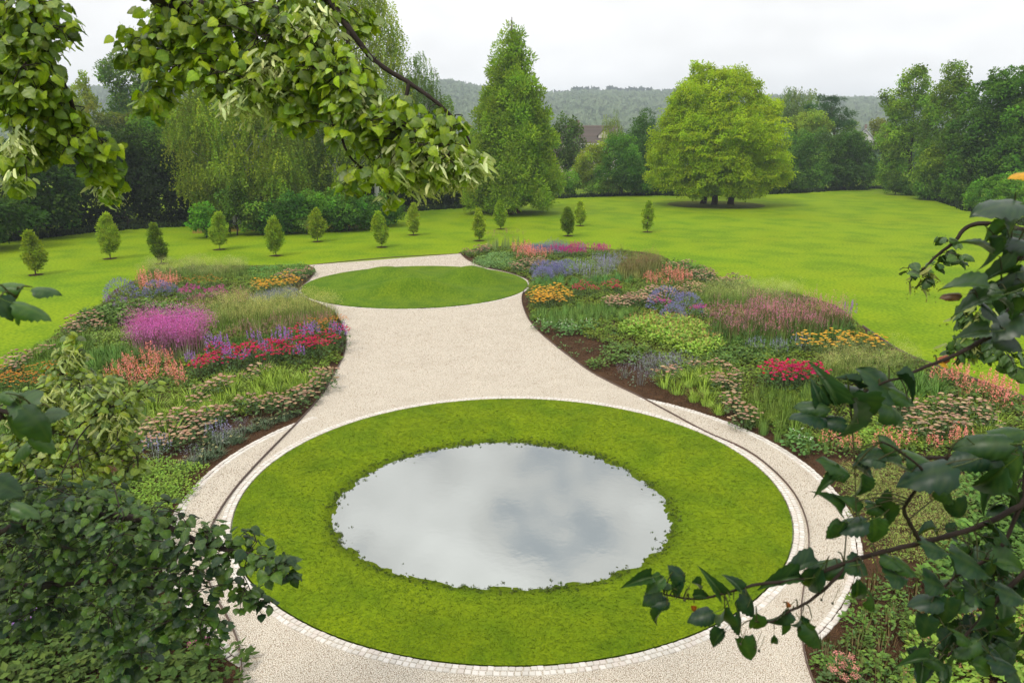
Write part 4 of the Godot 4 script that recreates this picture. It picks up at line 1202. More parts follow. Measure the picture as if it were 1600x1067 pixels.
func stems(b: MB, tops: Array, col: Color, w := 0.006) -> void:
	for t in tops:
		var p := t as Vector3
		b.blade(Vector3(p.x * 0.35, 0, p.z * 0.35), Vector3(p.x, 0, p.z).normalized() if Vector2(p.x, p.z).length() > 0.001 else Vector3.RIGHT, p.y, Vector2(p.x, p.z).length() * 0.65, w, col * 0.7, col)

func spots(n: int, r: float, h0: float, h1: float) -> Array:
	var out := []
	for i in n:
		var a := i * 2.39996 + rf(-0.3, 0.3)
		var f := sqrt((i + rf(0.2, 0.8)) / n)
		out.append(Vector3(cos(a) * r * f, rf(h0, h1) * (1.0 - 0.22 * f * f), sin(a) * r * f))
	return out

func dots(b: MB, c: Vector3, r: Vector3, n: int, s: float, col: Color, k := 0.3) -> void:
	for i in n:
		var d := rdir()
		var p := c + d * pow(rng.randf(), 0.4) * r
		b.leaf(p, rdir() * s * rf(0.7, 1.4), rdir() * s * 0.4, 0.2, tint(col, k))

# makes the foliage and the flowers of one plant of a kind
func plant_mesh(kind: String) -> Array:
	var f := MB.new()
	var h := MB.new()
	match kind:
		"sedum":
			leaves(f, 70, 0.3, 0.34, 0.09, 0.03, Color(0.06, 0.1, 0.028))
			var tops := spots(13, 0.31, 0.36, 0.45)
			stems(f, tops, Color(0.1, 0.12, 0.05))
			for t in tops:
				var c := tint(Color(0.36, 0.2, 0.135).lerp(Color(0.36, 0.29, 0.15), rng.randf()), 0.28)
				var r := rf(0.035, 0.062)
				for i in 7:
					var a := TAU * i / 7
					var e: Vector3 = t + Vector3(cos(a) * r, rf(-0.014, 0.0), sin(a) * r)
					var g: Vector3 = t + Vector3(cos(a + TAU / 7) * r, rf(-0.014, 0.0), sin(a + TAU / 7) * r)
					h.tri(t + Vector3(0, 0.014, 0), e, g, tint(c, 0.15))
					h.tri(e, t - Vector3(0, 0.035, 0), g, c * 0.6)
		"gold":  # golden yarrow
			leaves(f, 60, 0.28, 0.42, 0.1, 0.018, Color(0.06, 0.1, 0.028))
			var tops := spots(13, 0.3, 0.48, 0.62)
			stems(f, tops, Color(0.08, 0.11, 0.03))
			for t in tops:
				var c := tint(Color(0.55, 0.3, 0.025).lerp(Color(0.5, 0.2, 0.02), rng.randf() * rng.randf()), 0.2)
				var r := rf(0.045, 0.07)
				for i in 6:
					var a := TAU * i / 6
					h.tri(t + Vector3(0, 0.012, 0), t + Vector3(cos(a) * r, rf(-0.012, 0), sin(a) * r), t + Vector3(cos(a + TAU / 6) * r, rf(-0.012, 0), sin(a + TAU / 6) * r), tint(c, 0.2))
		"tuft":
			tuft(f, 130, 0.44, 0.36, 0.006, 0.14, Color(0.11, 0.2, 0.02), Color(0.32, 0.44, 0.05))
		"reedgrass":
			tuft(f, 110, 0.85, 0.28, 0.007, 0.16, Color(0.07, 0.14, 0.03), Color(0.14, 0.24, 0.05))
		"bluegrass":
			tuft(f, 120, 0.6, 0.4, 0.012, 0.16, Color(0.05, 0.12, 0.022), Color(0.12, 0.22, 0.04))
		"upright":
			tuft(f, 70, 1.05, 0.07, 0.006, 0.1, Color(0.08, 0.16, 0.03), Color(0.2, 0.24, 0.07))
			for i in 14:
				var p := Vector3(rf(-0.15, 0.15), rf(1.0, 1.25), rf(-0.15, 0.15))
				dots(h, p, Vector3(0.015, 0.12, 0.015), 8, 0.03, Color(0.34, 0.27, 0.12))
		"airy":  # golden haze of grass panicles
			tuft(f, 70, 0.55, 0.3, 0.006, 0.16, Color(0.06, 0.12, 0.02), Color(0.15, 0.24, 0.04))
			var tops := spots(16, 0.36, 0.7, 1.0)
			stems(f, tops, Color(0.22, 0.26, 0.08), 0.003)
			for t in tops:
				dots(h, t, Vector3(0.1, 0.14, 0.1), 26, 0.016, Color(0.52, 0.5, 0.19).lerp(Color(0.42, 0.47, 0.15), rng.randf()))
		"browngrass":
			tuft(f, 110, 0.8, 0.26, 0.006, 0.16, Color(0.07, 0.12, 0.02), Color(0.2, 0.2, 0.06))
			var tops := spots(16, 0.3, 0.8, 1.1)
			stems(f, tops, Color(0.22, 0.18, 0.08), 0.003)
			for t in tops:
				dots(h, t, Vector3(0.04, 0.14, 0.04), 12, 0.02, Color(0.3, 0.19, 0.1))
		"cloud":  # pink cloud of tiny flowers on fine stems
			tuft(f, 30, 0.5, 0.2, 0.008, 0.15, Color(0.07, 0.12, 0.03), Color(0.15, 0.17, 0.06))
			var tops := spots(16, 0.38, 0.75, 1.15)
			stems(f, tops, Color(0.32, 0.13, 0.2), 0.004)
			for t in tops:
				dots(h, t - Vector3(0, 0.1, 0), Vector3(0.13, 0.22, 0.13), 40, 0.02, Color(0.66, 0.12, 0.42).lerp(Color(0.62, 0.17, 0.5), rng.randf()))
		"persicaria":
			tuft(f, 80, 0.75, 0.22, 0.007, 0.18, Color(0.04, 0.1, 0.018), Color(0.09, 0.16, 0.025))
			leaves(f, 30, 0.25, 0.35, 0.13, 0.03, Color(0.05, 0.12, 0.022))
			var tops := spots(16, 0.34, 0.8, 1.15)
			stems(f, tops, Color(0.2, 0.13, 0.06), 0.003)
			for t in tops:
				dots(h, t, Vector3(0.022, 0.16, 0.022), 10, 0.023, Color(0.62, 0.2, 0.24).lerp(Color(0.6, 0.22, 0.36), rng.randf()))
		"astilbe":
			leaves(f, 60, 0.28, 0.3, 0.1, 0.03, Color(0.07, 0.12, 0.022))
			var tops := spots(7, 0.24, 0.4, 0.56)
			stems(f, tops, Color(0.3, 0.15, 0.06))
			for t in tops:
				var c := Color(0.72, 0.23, 0.16).lerp(Color(0.72, 0.27, 0.25), rng.randf())
				for i in 30:
					var u := rng.randf()
					var a := rf(0, TAU)
					var r := 0.036 * (1.0 - u) + 0.006
					var p: Vector3 = t + Vector3(cos(a) * r, u * 0.32 - 0.12, sin(a) * r)
					h.leaf(p, (Vector3(cos(a), 0.9, sin(a))) * 0.028, Vector3(-sin(a), 0, cos(a)) * 0.012, 0.2, tint(c, 0.22))
		"monarda":  # crimson heads
			leaves(f, 70, 0.28, 0.55, 0.1, 0.025, Color(0.05, 0.1, 0.022), 0.2)
			var tops := spots(24, 0.34, 0.62, 0.85)
			stems(f, tops, Color(0.07, 0.1, 0.03))
			for t in tops:
				var c := Color(0.5, 0.012, 0.035).lerp(Color(0.52, 0.012, 0.13), rng.randf())
				for i in 10:
					var a := rf(0, TAU)
					var d := Vector3(cos(a), rf(-0.4, 0.5), sin(a))
					h.leaf(t, d * rf(0.04, 0.065), Vector3(-sin(a), 0, cos(a)) * 0.02, 0.2, tint(c, 0.25))
		"magenta":
			leaves(f, 50, 0.28, 0.5, 0.1, 0.025, Color(0.05, 0.1, 0.022), 0.2)
			for t in spots(16, 0.34, 0.6, 0.85):
				dots(h, t, Vector3(0.04, 0.13, 0.04), 26, 0.034, Color(0.52, 0.012, 0.16).lerp(Color(0.5, 0.03, 0.3), rng.randf()))
		"helenium":
			leaves(f, 60, 0.26, 0.5, 0.1, 0.02, Color(0.055, 0.11, 0.02), 0.3)
			var tops := spots(16, 0.3, 0.55, 0.72)
			stems(f, tops, Color(0.07, 0.1, 0.03))
			for t in tops:
				var c := Color(0.5, 0.11, 0.012).lerp(Color(0.5, 0.24, 0.015), rng.randf())
				for i in 7:
					var a := TAU * i / 7
					h.leaf(t, Vector3(cos(a), -0.15, sin(a)) * 0.04, Vector3(-sin(a), 0, cos(a)) * 0.014, 0.1, tint(c, 0.25))
		"phlox":
			leaves(f, 50, 0.22, 0.4, 0.1, 0.025, Color(0.05, 0.1, 0.022), 0.2)
			for t in spots(7, 0.2, 0.42, 0.55):
				dots(h, t, Vector3(0.06, 0.05, 0.06), 26, 0.024, Color(0.6, 0.07, 0.34))
		"spike":  # tall violet flower spikes
			leaves(f, 40, 0.18, 0.45, 0.1, 0.02, Color(0.05, 0.1, 0.028), 0.2)
			for t in spots(8, 0.2, 0.55, 0.75):
				stems(f, [t], Color(0.09, 0.1, 0.06))
				for i in 34:
					var u := rng.randf()
					var a := rf(0, TAU)
					var r := 0.026 * (1.05 - u)
					h.leaf(t + Vector3(cos(a) * r, u * 0.32, sin(a) * r), Vector3(cos(a), 0.8, sin(a)) * 0.026, Vector3(-sin(a), 0, cos(a)) * 0.012, 0.2, tint(Color(0.33, 0.15, 0.47), 0.28))
		"nepeta":  # rounded blue bush
			leaves(f, 70, 0.38, 0.45, 0.06, 0.014, Color(0.075, 0.105, 0.06))
			for i in 300:
				var d := rdir()
				d.y = absf(d.y)
				var p := Vector3(d.x * 0.42, 0.12 + d.y * 0.5, d.z * 0.42)
				for j in 4:
					h.leaf(p + d * 0.03 * j, (d + rdir() * 0.7) * 0.028, d.cross(rdir()).normalized() * 0.011, 0.2, tint(Color(0.21, 0.2, 0.4), 0.3))
		"bluehaze":  # flat topped blue grey drift
			leaves(f, 70, 0.36, 0.3, 0.07, 0.014, Color(0.09, 0.14, 0.08))
			for t in spots(30, 0.38, 0.34, 0.5):
				dots(h, t, Vector3(0.035, 0.08, 0.035), 12, 0.022, Color(0.19, 0.18, 0.33))
		"sage":  # pale lavender wands over silver leaves
			leaves(f, 60, 0.24, 0.26, 0.06, 0.012, Color(0.14, 0.18, 0.12))
			for t in spots(20, 0.3, 0.4, 0.62):
				stems(f, [t], Color(0.28, 0.3, 0.27), 0.004)
				dots(h, t - Vector3(0, 0.06, 0), Vector3(0.02, 0.16, 0.02), 20, 0.02, Color(0.35, 0.32, 0.52))
		"silver":  # grey lavender past its flower
			leaves(f, 50, 0.3, 0.28, 0.07, 0.012, Color(0.11, 0.15, 0.09))
			for t in spots(26, 0.34, 0.36, 0.55):
				stems(f, [t], Color(0.2, 0.2, 0.19), 0.004)
				dots(h, t - Vector3(0, 0.05, 0), Vector3(0.03, 0.1, 0.03), 9, 0.02, Color(0.27, 0.25, 0.32))
		"leafy":
			leaves(f, 75, 0.28, 0.36, 0.11, 0.042, LEAFY, 0.3)
		"limeleaf":
			leaves(f, 80, 0.3, 0.34, 0.11, 0.042, Color(0.16, 0.25, 0.03), 0.4)
			for t in spots(5, 0.2, 0.36, 0.48):
				dots(h, t, Vector3(0.02, 0.07, 0.02), 7, 0.025, Color(0.5, 0.25, 0.12))
		"whiteleaf":
			leaves(f, 75, 0.28, 0.4, 0.1, 0.042, Color(0.065, 0.135, 0.03), 0.3)
			for t in spots(4, 0.22, 0.4, 0.46):
				dots(h, t, Vector3(0.02, 0.02, 0.02), 5, 0.03, Color(0.7, 0.7, 0.55))
		"cushion":  # low blue green cushion
			tuft(f, 110, 0.17, 0.2, 0.007, 0.14, Color(0.06, 0.1, 0.045), Color(0.12, 0.17, 0.09))
			for t in spots(2, 0.2, 0.15, 0.2):
				dots(h, t, Vector3(0.03, 0.015, 0.03), 8, 0.02, Color(0.6, 0.55, 0.25))
		"mat":  # low spreading bright mat
			leaves(f, 90, 0.3, 0.16, 0.06, 0.016, Color(0.12, 0.19, 0.022), 0.6)
		"goldmat":
			leaves(f, 60, 0.3, 0.22, 0.06, 0.012, Color(0.12, 0.17, 0.03), 0.9)
			for t in spots(14, 0.3, 0.24, 0.36):
				dots(h, t, Vector3(0.05, 0.05, 0.05), 12, 0.014, Color(0.42, 0.42, 0.14))
		"dark":  # dark leafy cover
			leaves(f, 70, 0.3, 0.3, 0.1, 0.038, Color(0.042, 0.07, 0.012), 0.3)
		"seedling":
			leaves(f, 16, 0.12, 0.1, 0.07, 0.02, Color(0.06, 0.11, 0.03), 0.4)
		"redstem":
			tuft(f, 26, 0.4, 0.12, 0.006, 0.16, Color(0.1, 0.04, 0.03), Color(0.14, 0.14, 0.04))
			leaves(f, 26, 0.18, 0.2, 0.07, 0.016, Color(0.06, 0.11, 0.028), 0.4)
		"pinkhead":
			leaves(f, 40, 0.2, 0.25, 0.08, 0.03, Color(0.06, 0.1, 0.03))
			for t in spots(3, 0.14, 0.28, 0.34):
				dots(h, t, Vector3(0.08, 0.035, 0.08), 60, 0.024, Color(0.62, 0.27, 0.22))
	return [f, h]

const FLOWERS := {"sedum": "flower_heads", "gold": "flower_heads", "astilbe": "plumes", "monarda": "flower_heads", "helenium": "flower_heads", "spike": "flower_spikes", "nepeta": "flower_haze", "sage": "flower_wands", "silver": "seed_heads", "airy": "panicles", "upright": "seed_heads"}

# three plants of a kind, ready to be duplicated
func plants(kind: String) -> Array:
	if not proto.has("plant " + kind):
		var out := []
		for k in 3:
			var m := plant_mesh(kind)
			var o := Node3D.new()
			put("foliage", m[0].mesh(), plain(0.6, 0.35, 0.3), o).set_meta("kind", "stuff")
			if m[1].v.size():
				put(FLOWERS.get(kind, "flowers"), m[1].mesh(), plain(0.7, 0.25, 0.25), o).set_meta("kind", "stuff")
			out.append(o)
		proto["plant " + kind] = out
	return proto["plant " + kind]

func stand(kind: String, called: String, label: String, category: String, p: Vector2, s: float, group: String) -> Node3D:
	var o: Node3D = plants(kind)[rng.randi() % 3].duplicate()
	o.name = numbered(called)
	add_child(o)
	o.position = Vector3(p.x, 0.015, p.y)
	o.rotation.y = rf(0, TAU)
	o.scale = Vector3(s, s * rf(0.88, 1.12), s)
	tag(o, label, category, group)
	return o

func paved(p: Vector2) -> bool:
	if p.distance_to(NEAR) < 7.22: return true
	if not proto.has("hourglass"):
		var l := v2(HOUR_LEFT)
		var r := v2(HOUR_RIGHT)
		r.reverse()
		l.append_array(r)
		proto["hourglass"] = Geometry2D.offset_polygon(l, 0.12)[0]
	return Geometry2D.is_point_in_polygon(p, proto["hourglass"])

func inside(poly: PackedVector2Array, spacing: float) -> Array:
	var lo := poly[0]
	var hi := poly[0]
	for p in poly:
		lo = lo.min(p)
		hi = hi.max(p)
	var out := []
	var rows := int((hi.y - lo.y) / (spacing * 0.87)) + 1
	for j in rows + 1:
		for i in int((hi.x - lo.x) / spacing) + 2:
			var p := lo + Vector2((i + 0.5 * (j % 2)) * spacing, j * spacing * 0.87) + Vector2(rf(-0.3, 0.3), rf(-0.3, 0.3)) * spacing
			if Geometry2D.is_point_in_polygon(p, poly) and not paved(p):
				out.append(p)
	return out

const NTH := ["second", "third", "fourth", "fifth", "sixth", "seventh", "eighth", "ninth", "tenth"]

func place_word(i: int, n: int) -> String:
	if n == 1: return "single"
	if i == 0: return "leftmost"
	if i == n - 1: return "rightmost"
	if i <= (n - 1) / 2: return NTH[i - 1] + " from left"
	return NTH[n - 2 - i] + " from right"

func row_word(j: int, n: int) -> String:
	if n == 1: return ""
	if j == 0: return ", back row"
	if j == n - 1: return ", front row"
	return ", " + NTH[j - 1] + " row" if n > 3 else ", middle row"

# countable clumps of one kind in a patch, each a thing of its own
func patch(kind: String, called: String, what: String, place: String, category: String, flat: Array, spacing: float, s := 1.0) -> void:
	clumps(kind, called, what, place, category, inside(v2(flat), spacing), s)

func clumps(kind: String, called: String, what: String, place: String, category: String, at: Array, s := 1.0) -> void:
	at.sort_custom(func(a, b): return a.y < b.y)
	var rows := maxi(1, int(ceil(at.size() / 9.0)))
	var k := 0
	for j in rows:
		var n := (at.size() * (j + 1)) / rows - (at.size() * j) / rows
		var row := at.slice(k, k + n)
		k += n
		row.sort_custom(func(a, b): return a.x < b.x)
		for i in n:
			var label := "%s %s%s, %s" % [what, place, row_word(j, rows), place_word(i, n)]
			if at.size() == 1: label = what + " " + place
			stand(kind, called, label, category, row[i], s * rf(0.82, 1.18), what + "s " + place if at.size() > 1 else "")

# a drift too dense to count: one object
func drift(kind: String, called: String, label: String, category: String, flat: Array, spacing: float, s := 1.0, col := Color.WHITE, vary := 0.2) -> void:
	var key := "drift " + kind
	if not proto.has(key):
		var out := []
		for k in 3:
			var m := plant_mesh(kind)
			var a := m[0] as MB
			var h := m[1] as MB
			var base := a.v.size()
			a.v.append_array(h.v); a.n.append_array(h.n); a.c.append_array(h.c)
			for i in h.ix: a.ix.append(i + base)
			out.append(a.mesh())
		proto[key] = out
	var root: Node3D = thing(called, label, category)
	root.set_meta("kind", "stuff")
	var where := [[], [], []]
	var cols := [[], [], []]
	for p in inside(v2(flat), spacing):
		var k := rng.randi() % 3
		var q := s * rf(0.78, 1.2)
		where[k].append(Transform3D(Basis(Vector3.UP, rf(0, TAU)).scaled(Vector3(q, q * rf(0.85, 1.15), q)), Vector3(p.x, 0.015, p.y)))
		cols[k].append(tint(col, vary))
	for k in 3:
		if where[k].size():
			many("plants", proto[key][k], plain(0.65, 0.3, 0.3), where[k], cols[k], root)


func beds() -> void:
	# low greenery that fills the gaps between the drifts
	drift("leafy", "bed_greenery", "low green leaves filling the left flower bed", "ground cover", [-11.76, -43.63, -12.38, -44.99, -15.47, -44.97, -19.23, -44.71, -20.42, -42.29, -20.16, -37.63, -19.39, -35.28, -18.74, -32.29, -18.15, -29.32, -17.46, -26.66, -16.95, -24.41, -16.98, -21.98, -12.29, -15.36, -10.01, -15.36, -9.16, -17.52, -8.24, -19.29, -6.79, -20.31, -6.25, -23.3, -6.12, -25.52, -6.66, -28.66, -8.1, -31.36, -9.83, -35.32, -11.68, -38.52], 0.42, 0.72, Color(1.35, 1.15, 0.7), 0.3)
	drift("leafy", "bed_greenery", "low green leaves filling the right flower bed", "ground cover", [-3.27, -50.26, -1.81, -52.69, 2.27, -53.36, 7.48, -51.51, 9.52, -49.2, 10.19, -44.2, 11.93, -39.91, 12.36, -37.96, 13.81, -36.5, 14.71, -33.74, 14.17, -29.77, 13.93, -26.77, 14, -25.43, 14.35, -23.79, 14.75, -22.2, 14.93, -20.11, 12.7, -16.8, 10.84, -16.79, 7.86, -17.09, 6.78, -18.59, 6.44, -20.34, 5.28, -22.68, 4.54, -25.56, 2.11, -30.04, 0.77, -31.4, 0.9, -40.41, -0.77, -44.59], 0.42, 0.72, Color(1.35, 1.15, 0.7), 0.3)
	# ================= left bed, from the far end to the near end
	drift("airy", "airy_grass", "pale green airy grass along the back of the left bed", "ornamental grass", [-21, -40.87, -21.01, -43.57, -19.13, -44.48, -16, -44.27, -14.64, -41.91, -16.06, -39.94, -18.64, -39.56], 0.5, 0.95)
	drift("mat", "low_greenery", "soft low green plants at the far end of the left bed", "ground cover", [-15, -41.91, -15.43, -44.28, -12.83, -45.22, -12.03, -44.53, -11.46, -42.34, -12.37, -40.92, -13.94, -40.33], 0.42, 1.5, Color(0.75, 1.0, 1.6))
	patch("sedum", "stonecrop", "beige stonecrop clump", "at far left corner of the path", "stonecrop", [-12.83, -40.34, -11.55, -42.97, -11.14, -41.52, -11.07, -39.24, -12.22, -39.23], 0.75, 1.15)
	patch("astilbe", "astilbe", "salmon astilbe", "between the two blue bushes", "astilbe", [-19.66, -38.14, -19.98, -39.55, -18.28, -39.75, -16.64, -37.64, -16.66, -36.2, -18.02, -35.88], 0.75, 1.35)
	for q in [[Vector2(-18.72, -35.28), "blue grey rounded bush at the lawn edge of the left bed", 1.55], [Vector2(-17.35, -36.04), "blue grey rounded bush among the pink astilbes of the left bed", 1.35], [Vector2(-17.05, -36.51), "smaller blue bush half behind the pink flowers of the left bed", 1.1]]:
		stand("nepeta", "blue_bush", q[1], "catmint", q[0], q[2], "blue bushes of the left bed")
	patch("phlox", "pink_phlox", "pink flower clump", "right of the blue bushes", "phlox", [-16.45, -35.29, -15.85, -36.51, -14.21, -36.52, -13.76, -35.3, -15.29, -34.43], 0.7, 1.2)
	patch("helenium", "orange_helenium", "orange helenium clump", "in the far left bed", "helenium", [-16.64, -37.48, -15.3, -38.86, -14.37, -37.49, -15.6, -36.2], 0.75, 1.2)
	patch("gold", "golden_yarrow", "golden yarrow clump", "by the far bend, left bed", "yarrow", [-13.39, -37.49, -11.54, -39.23, -10.73, -37.51, -12.42, -35.91], 0.6, 1.1)
	drift("bluehaze", "lavender_drift", "grey blue haze of flowers by the path rim of the left bed", "lavender", [-12.41, -35.31, -10.81, -36.86, -10.28, -35.62, -9.98, -34.74, -11.85, -34.17], 0.45, 1.0, Color(1.2, 1.3, 1.1))
	drift("persicaria", "red_bistort", "reddish hazy drift in the middle of the left bed", "bistort", [-15.01, -33.6, -12.49, -35.02, -11.88, -33.89, -11.87, -32.32, -14.02, -32.06], 0.5, 0.8)
	drift("leafy", "green_perennials", "dark green perennials between lawn and airy grass, left bed", "perennials", [-18.43, -31.32, -18.42, -33.86, -14.84, -33.34, -13.31, -31.34, -13.16, -29.98, -15.4, -29.97, -17.49, -30.18], 0.42, 1.3)
	patch("spike", "blue_spikes", "dark plant with thin blue spikes", "at the lawn rim, left bed", "speedwell", [-18.49, -32.04, -18.6, -33.86, -17.87, -33.59, -17.06, -32.55, -17.68, -31.56], 0.9, 0.8)
	drift("airy", "golden_grass", "broad golden haze of airy grass across the left bed", "ornamental grass", [-13.27, -29.98, -12.43, -32.32, -10.4, -33.09, -8.5, -33.1, -7.86, -32.09, -7.34, -30.79, -8.63, -29.79, -10.26, -29.15, -11.89, -28.74], 0.46, 1.15, Color(1.1, 1.05, 0.9))
	patch("sedum", "stonecrop", "pinkish beige stonecrop clump", "left of the pink cloud", "stonecrop", [-18.06, -29.12, -18.19, -30.4, -16.48, -30.19, -15.98, -28.72, -17.27, -28.32], 0.8, 1.3)
	patch("helenium", "orange_helenium", "small orange flower clump", "behind the pink cloud", "helenium", [-15.71, -29.54, -14.78, -30.64, -14.22, -29.76, -15.15, -28.92], 0.9, 1.0)
	drift("mat", "low_greenery", "pale low plants between stonecrop and pink cloud", "ground cover", [-16.62, -28.13, -15.53, -28.92, -14.53, -27.66, -14.02, -26.15, -15.48, -26.49], 0.45, 1.6, Color(1.1, 1.0, 1.6))
	drift("cloud", "pink_cloud", "magenta pink cloud of tiny flowers in the left bed", "pink flowers", [-13.65, -25.82, -14.04, -27.2, -13.4, -28.14, -11.81, -27.76, -10.92, -26.33, -11.03, -25.35, -12.35, -25.03], 0.42, 1.38)
	drift("persicaria", "green_bistort", "green stand with reddish tips below the golden grass", "bistort", [-10.74, -26, -10.71, -27.58, -9.11, -28.75, -7.28, -29.58, -6.68, -28.96, -7.31, -27.59, -9.28, -26.17], 0.46, 0.85, Color(0.85, 1.05, 0.8))
	patch("helenium", "orange_helenium", "rusty orange helenium clump", "at the path, right tip of the left bed", "helenium", [-7.94, -28.16, -7.69, -29.16, -6.86, -29.79, -6.51, -28.56, -7.31, -27.59], 0.65, 1.15)
	patch("monarda", "crimson_bergamot", "crimson bergamot clump", "below the golden grass", "bergamot", [-10.53, -22.89, -10.22, -24.43, -9.01, -25.35, -8.3, -26.01, -6.39, -27.41, -5.98, -25.85, -6.46, -24.59, -7.7, -24, -8.95, -23.3, -9.88, -22.5], 0.66, 1.05)
	clumps("spike", "violet_spikes", "violet flower spikes", "among the crimson bergamot", "speedwell", [Vector2(-10.35, -23.16), Vector2(-9.95, -23.99), Vector2(-9.75, -24.43), Vector2(-8.83, -23.85), Vector2(-9.01, -25.35), Vector2(-8.28, -24.14), Vector2(-8.01, -25.04), Vector2(-7.88, -25.52), Vector2(-7.33, -25.84), Vector2(-7.23, -26.52), Vector2(-6.61, -26.87), Vector2(-6.12, -26.18), Vector2(-7.14, -24.29), Vector2(-9.11, -23.16)], 1.15)
	drift("bluegrass", "bluegreen_grass", "lush blue green grass left of the pink astilbes", "ornamental grass", [-14.2, -23.98, -14.4, -25.33, -13.31, -25.5, -12.66, -24.42, -12.83, -23.56, -13.53, -23.28], 0.42, 1.25)
	patch("astilbe", "astilbe", "salmon pink astilbe", "below the pink cloud, left bed", "astilbe", [-12.66, -22.49, -12.73, -23.98, -12.24, -25.03, -11.57, -24.13, -10.33, -22.89, -9.87, -21.88, -10.95, -21.76, -11.93, -21.75], 0.7, 1.2)
	drift("helenium", "orange_undergrowth", "rusty green plants around the lower astilbes", "perennials", [-13.04, -22.75, -12.7, -23.28, -12.38, -23.7, -11.66, -23.29, -11.43, -22.63, -12.37, -22.24], 0.5, 0.7, Color(1.1, 0.9, 0.8))
	clumps("tuft", "grass_tuft", "bright grass tuft", "in the front of the left bed", "grass tuft", [Vector2(-7.42, -23.03), Vector2(-7.55, -22.26), Vector2(-6.5, -22.39), Vector2(-7.9, -21.89), Vector2(-8.59, -22.38), Vector2(-8.4, -21.3), Vector2(-7.77, -20.73), Vector2(-7.41, -21.07), Vector2(-7.05, -21.53), Vector2(-9.36, -20.73), Vector2(-8.61, -19.89), Vector2(-8.43, -20.52), Vector2(-8.86, -19.54), Vector2(-8.83, -17.94), Vector2(-10.12, -20.04), Vector2(-6.99, -22.39), Vector2(-6.19, -22.64), Vector2(-8.24, -19.49), Vector2(-9.55, -20.3), Vector2(-9.43, -19.53), Vector2(-9.66, -19.1), Vector2(-9.03, -22.38), Vector2(-9.05, -21.64), Vector2(-7.97, -23.16), Vector2(-6.69, -21.89)], 1.4)
	clumps("sedum", "stonecrop", "beige stonecrop clump", "by the left path", "stonecrop", [Vector2(-6.09, -22.64), Vector2(-5.74, -21.89), Vector2(-5.97, -21.54), Vector2(-6.3, -21.19), Vector2(-5.95, -20.74), Vector2(-6.21, -20.31), Vector2(-6.4, -19.89), Vector2(-6.85, -20.63), Vector2(-6.95, -20.1), Vector2(-7.08, -19.79), Vector2(-8.27, -22.64), Vector2(-8.08, -23.03), Vector2(-7.53, -20.1), Vector2(-8.8, -21.76), Vector2(-8.74, -21.29), Vector2(-9.1, -21.53), Vector2(-9.36, -21.29), Vector2(-8.95, -20.2), Vector2(-8.96, -19.1), Vector2(-8.57, -18.82), Vector2(-8.15, -18.55), Vector2(-8.96, -18.55), Vector2(-9.19, -18.37), Vector2(-9.26, -17.94), Vector2(-9.58, -18.28), Vector2(-8.57, -18.02), Vector2(-8.04, -17.94), Vector2(-8.04, -17.53), Vector2(-8.69, -17.37), Vector2(-8.32, -17.29), Vector2(-8.09, -18.92), Vector2(-7.85, -19.1), Vector2(-9.19, -17.52), Vector2(-8.75, -17.05), Vector2(-5.9, -23.17)], 1.2)
	clumps("cushion", "blue_cushion", "blue green cushion", "along the left crescent", "cushion plant", [Vector2(-7.11, -18.46), Vector2(-6.9, -18.73), Vector2(-6.68, -18.92), Vector2(-6.49, -19.3), Vector2(-6.3, -19.49), Vector2(-6.17, -19.79), Vector2(-7.19, -17.86), Vector2(-7.36, -17.53), Vector2(-7.43, -17.05), Vector2(-7.48, -18.2), Vector2(-7.41, -16.68), Vector2(-7.6, -16.46), Vector2(-7.03, -17.94), Vector2(-7.25, -17.05), Vector2(-7.72, -16.24), Vector2(-6.94, -19.3), Vector2(-7.65, -17.77), Vector2(-7.78, -17.29)], 1.25)
	clumps("sage", "russian_sage", "upright lavender sage", "by the left crescent path", "sage", [Vector2(-7.42, -17.69), Vector2(-8.55, -16.75)], 1.2)
	clumps("silver", "silver_sage", "silvery grey sage tuft", "by the left crescent path", "sage", [Vector2(-7.11, -18.37), Vector2(-7.63, -16.6), Vector2(-7.35, -17.94)], 1.05)
	drift("mat", "bright_mat", "bright green low mat beside the left crescent", "ground cover", [-8.98, -15.76, -8.92, -16.53, -7.6, -16.46, -7.22, -15.96, -7.09, -15.37, -7.01, -14.57, -6.83, -14.01, -7.21, -13.64, -8.12, -14.17], 0.3, 1.2)
	# left end of the bed by the lawn, partly behind the near tree
	patch("sedum", "stonecrop", "brownish stonecrop clump", "at the left lawn edge, far left", "stonecrop", [-16.98, -24.11, -17.1, -25.33, -16.91, -26.14, -16.06, -25.01, -15.86, -23.69, -16.23, -23.27], 0.8, 1.25)
	drift("bluegrass", "green_blades", "green bladed plants at the left end by the lawn", "ornamental grass", [-16.16, -23.83, -16.68, -26.14, -16.3, -27.56, -15.48, -26.49, -14.73, -24.71, -15.11, -23.14], 0.45, 1.0, Color(1.2, 1.1, 0.8))
	drift("helenium", "orange_drift", "rust orange flowers at the far left of the left bed", "perennials", [-15.99, -21.68, -16.26, -23, -15.31, -23.14, -14.36, -23.28, -13.76, -21.87, -14.56, -21.28], 0.5, 0.95)
	drift("reedgrass", "green_grass", "green grassy stand behind the near left tree", "ornamental grass", [-14.36, -19.28, -15.71, -21.27, -14.18, -21.28, -13.17, -21.87, -11.5, -21.29, -10.28, -20.3, -9.36, -17.94, -9.57, -16.75, -10.59, -16.38, -12.34, -16.74], 0.5, 0.75)
	drift("dark", "dark_ground_cover", "dark leafy ground cover at the near left", "ground cover", [-7.73, -8.67, -12.58, -15.36, -10.78, -15.69, -8.86, -15.36, -7.09, -13.38, -6.46, -13.38, -5.68, -11.8, -4.62, -10.2, -4.02, -9.45, -3.71, -8.67], 0.36, 1.15)
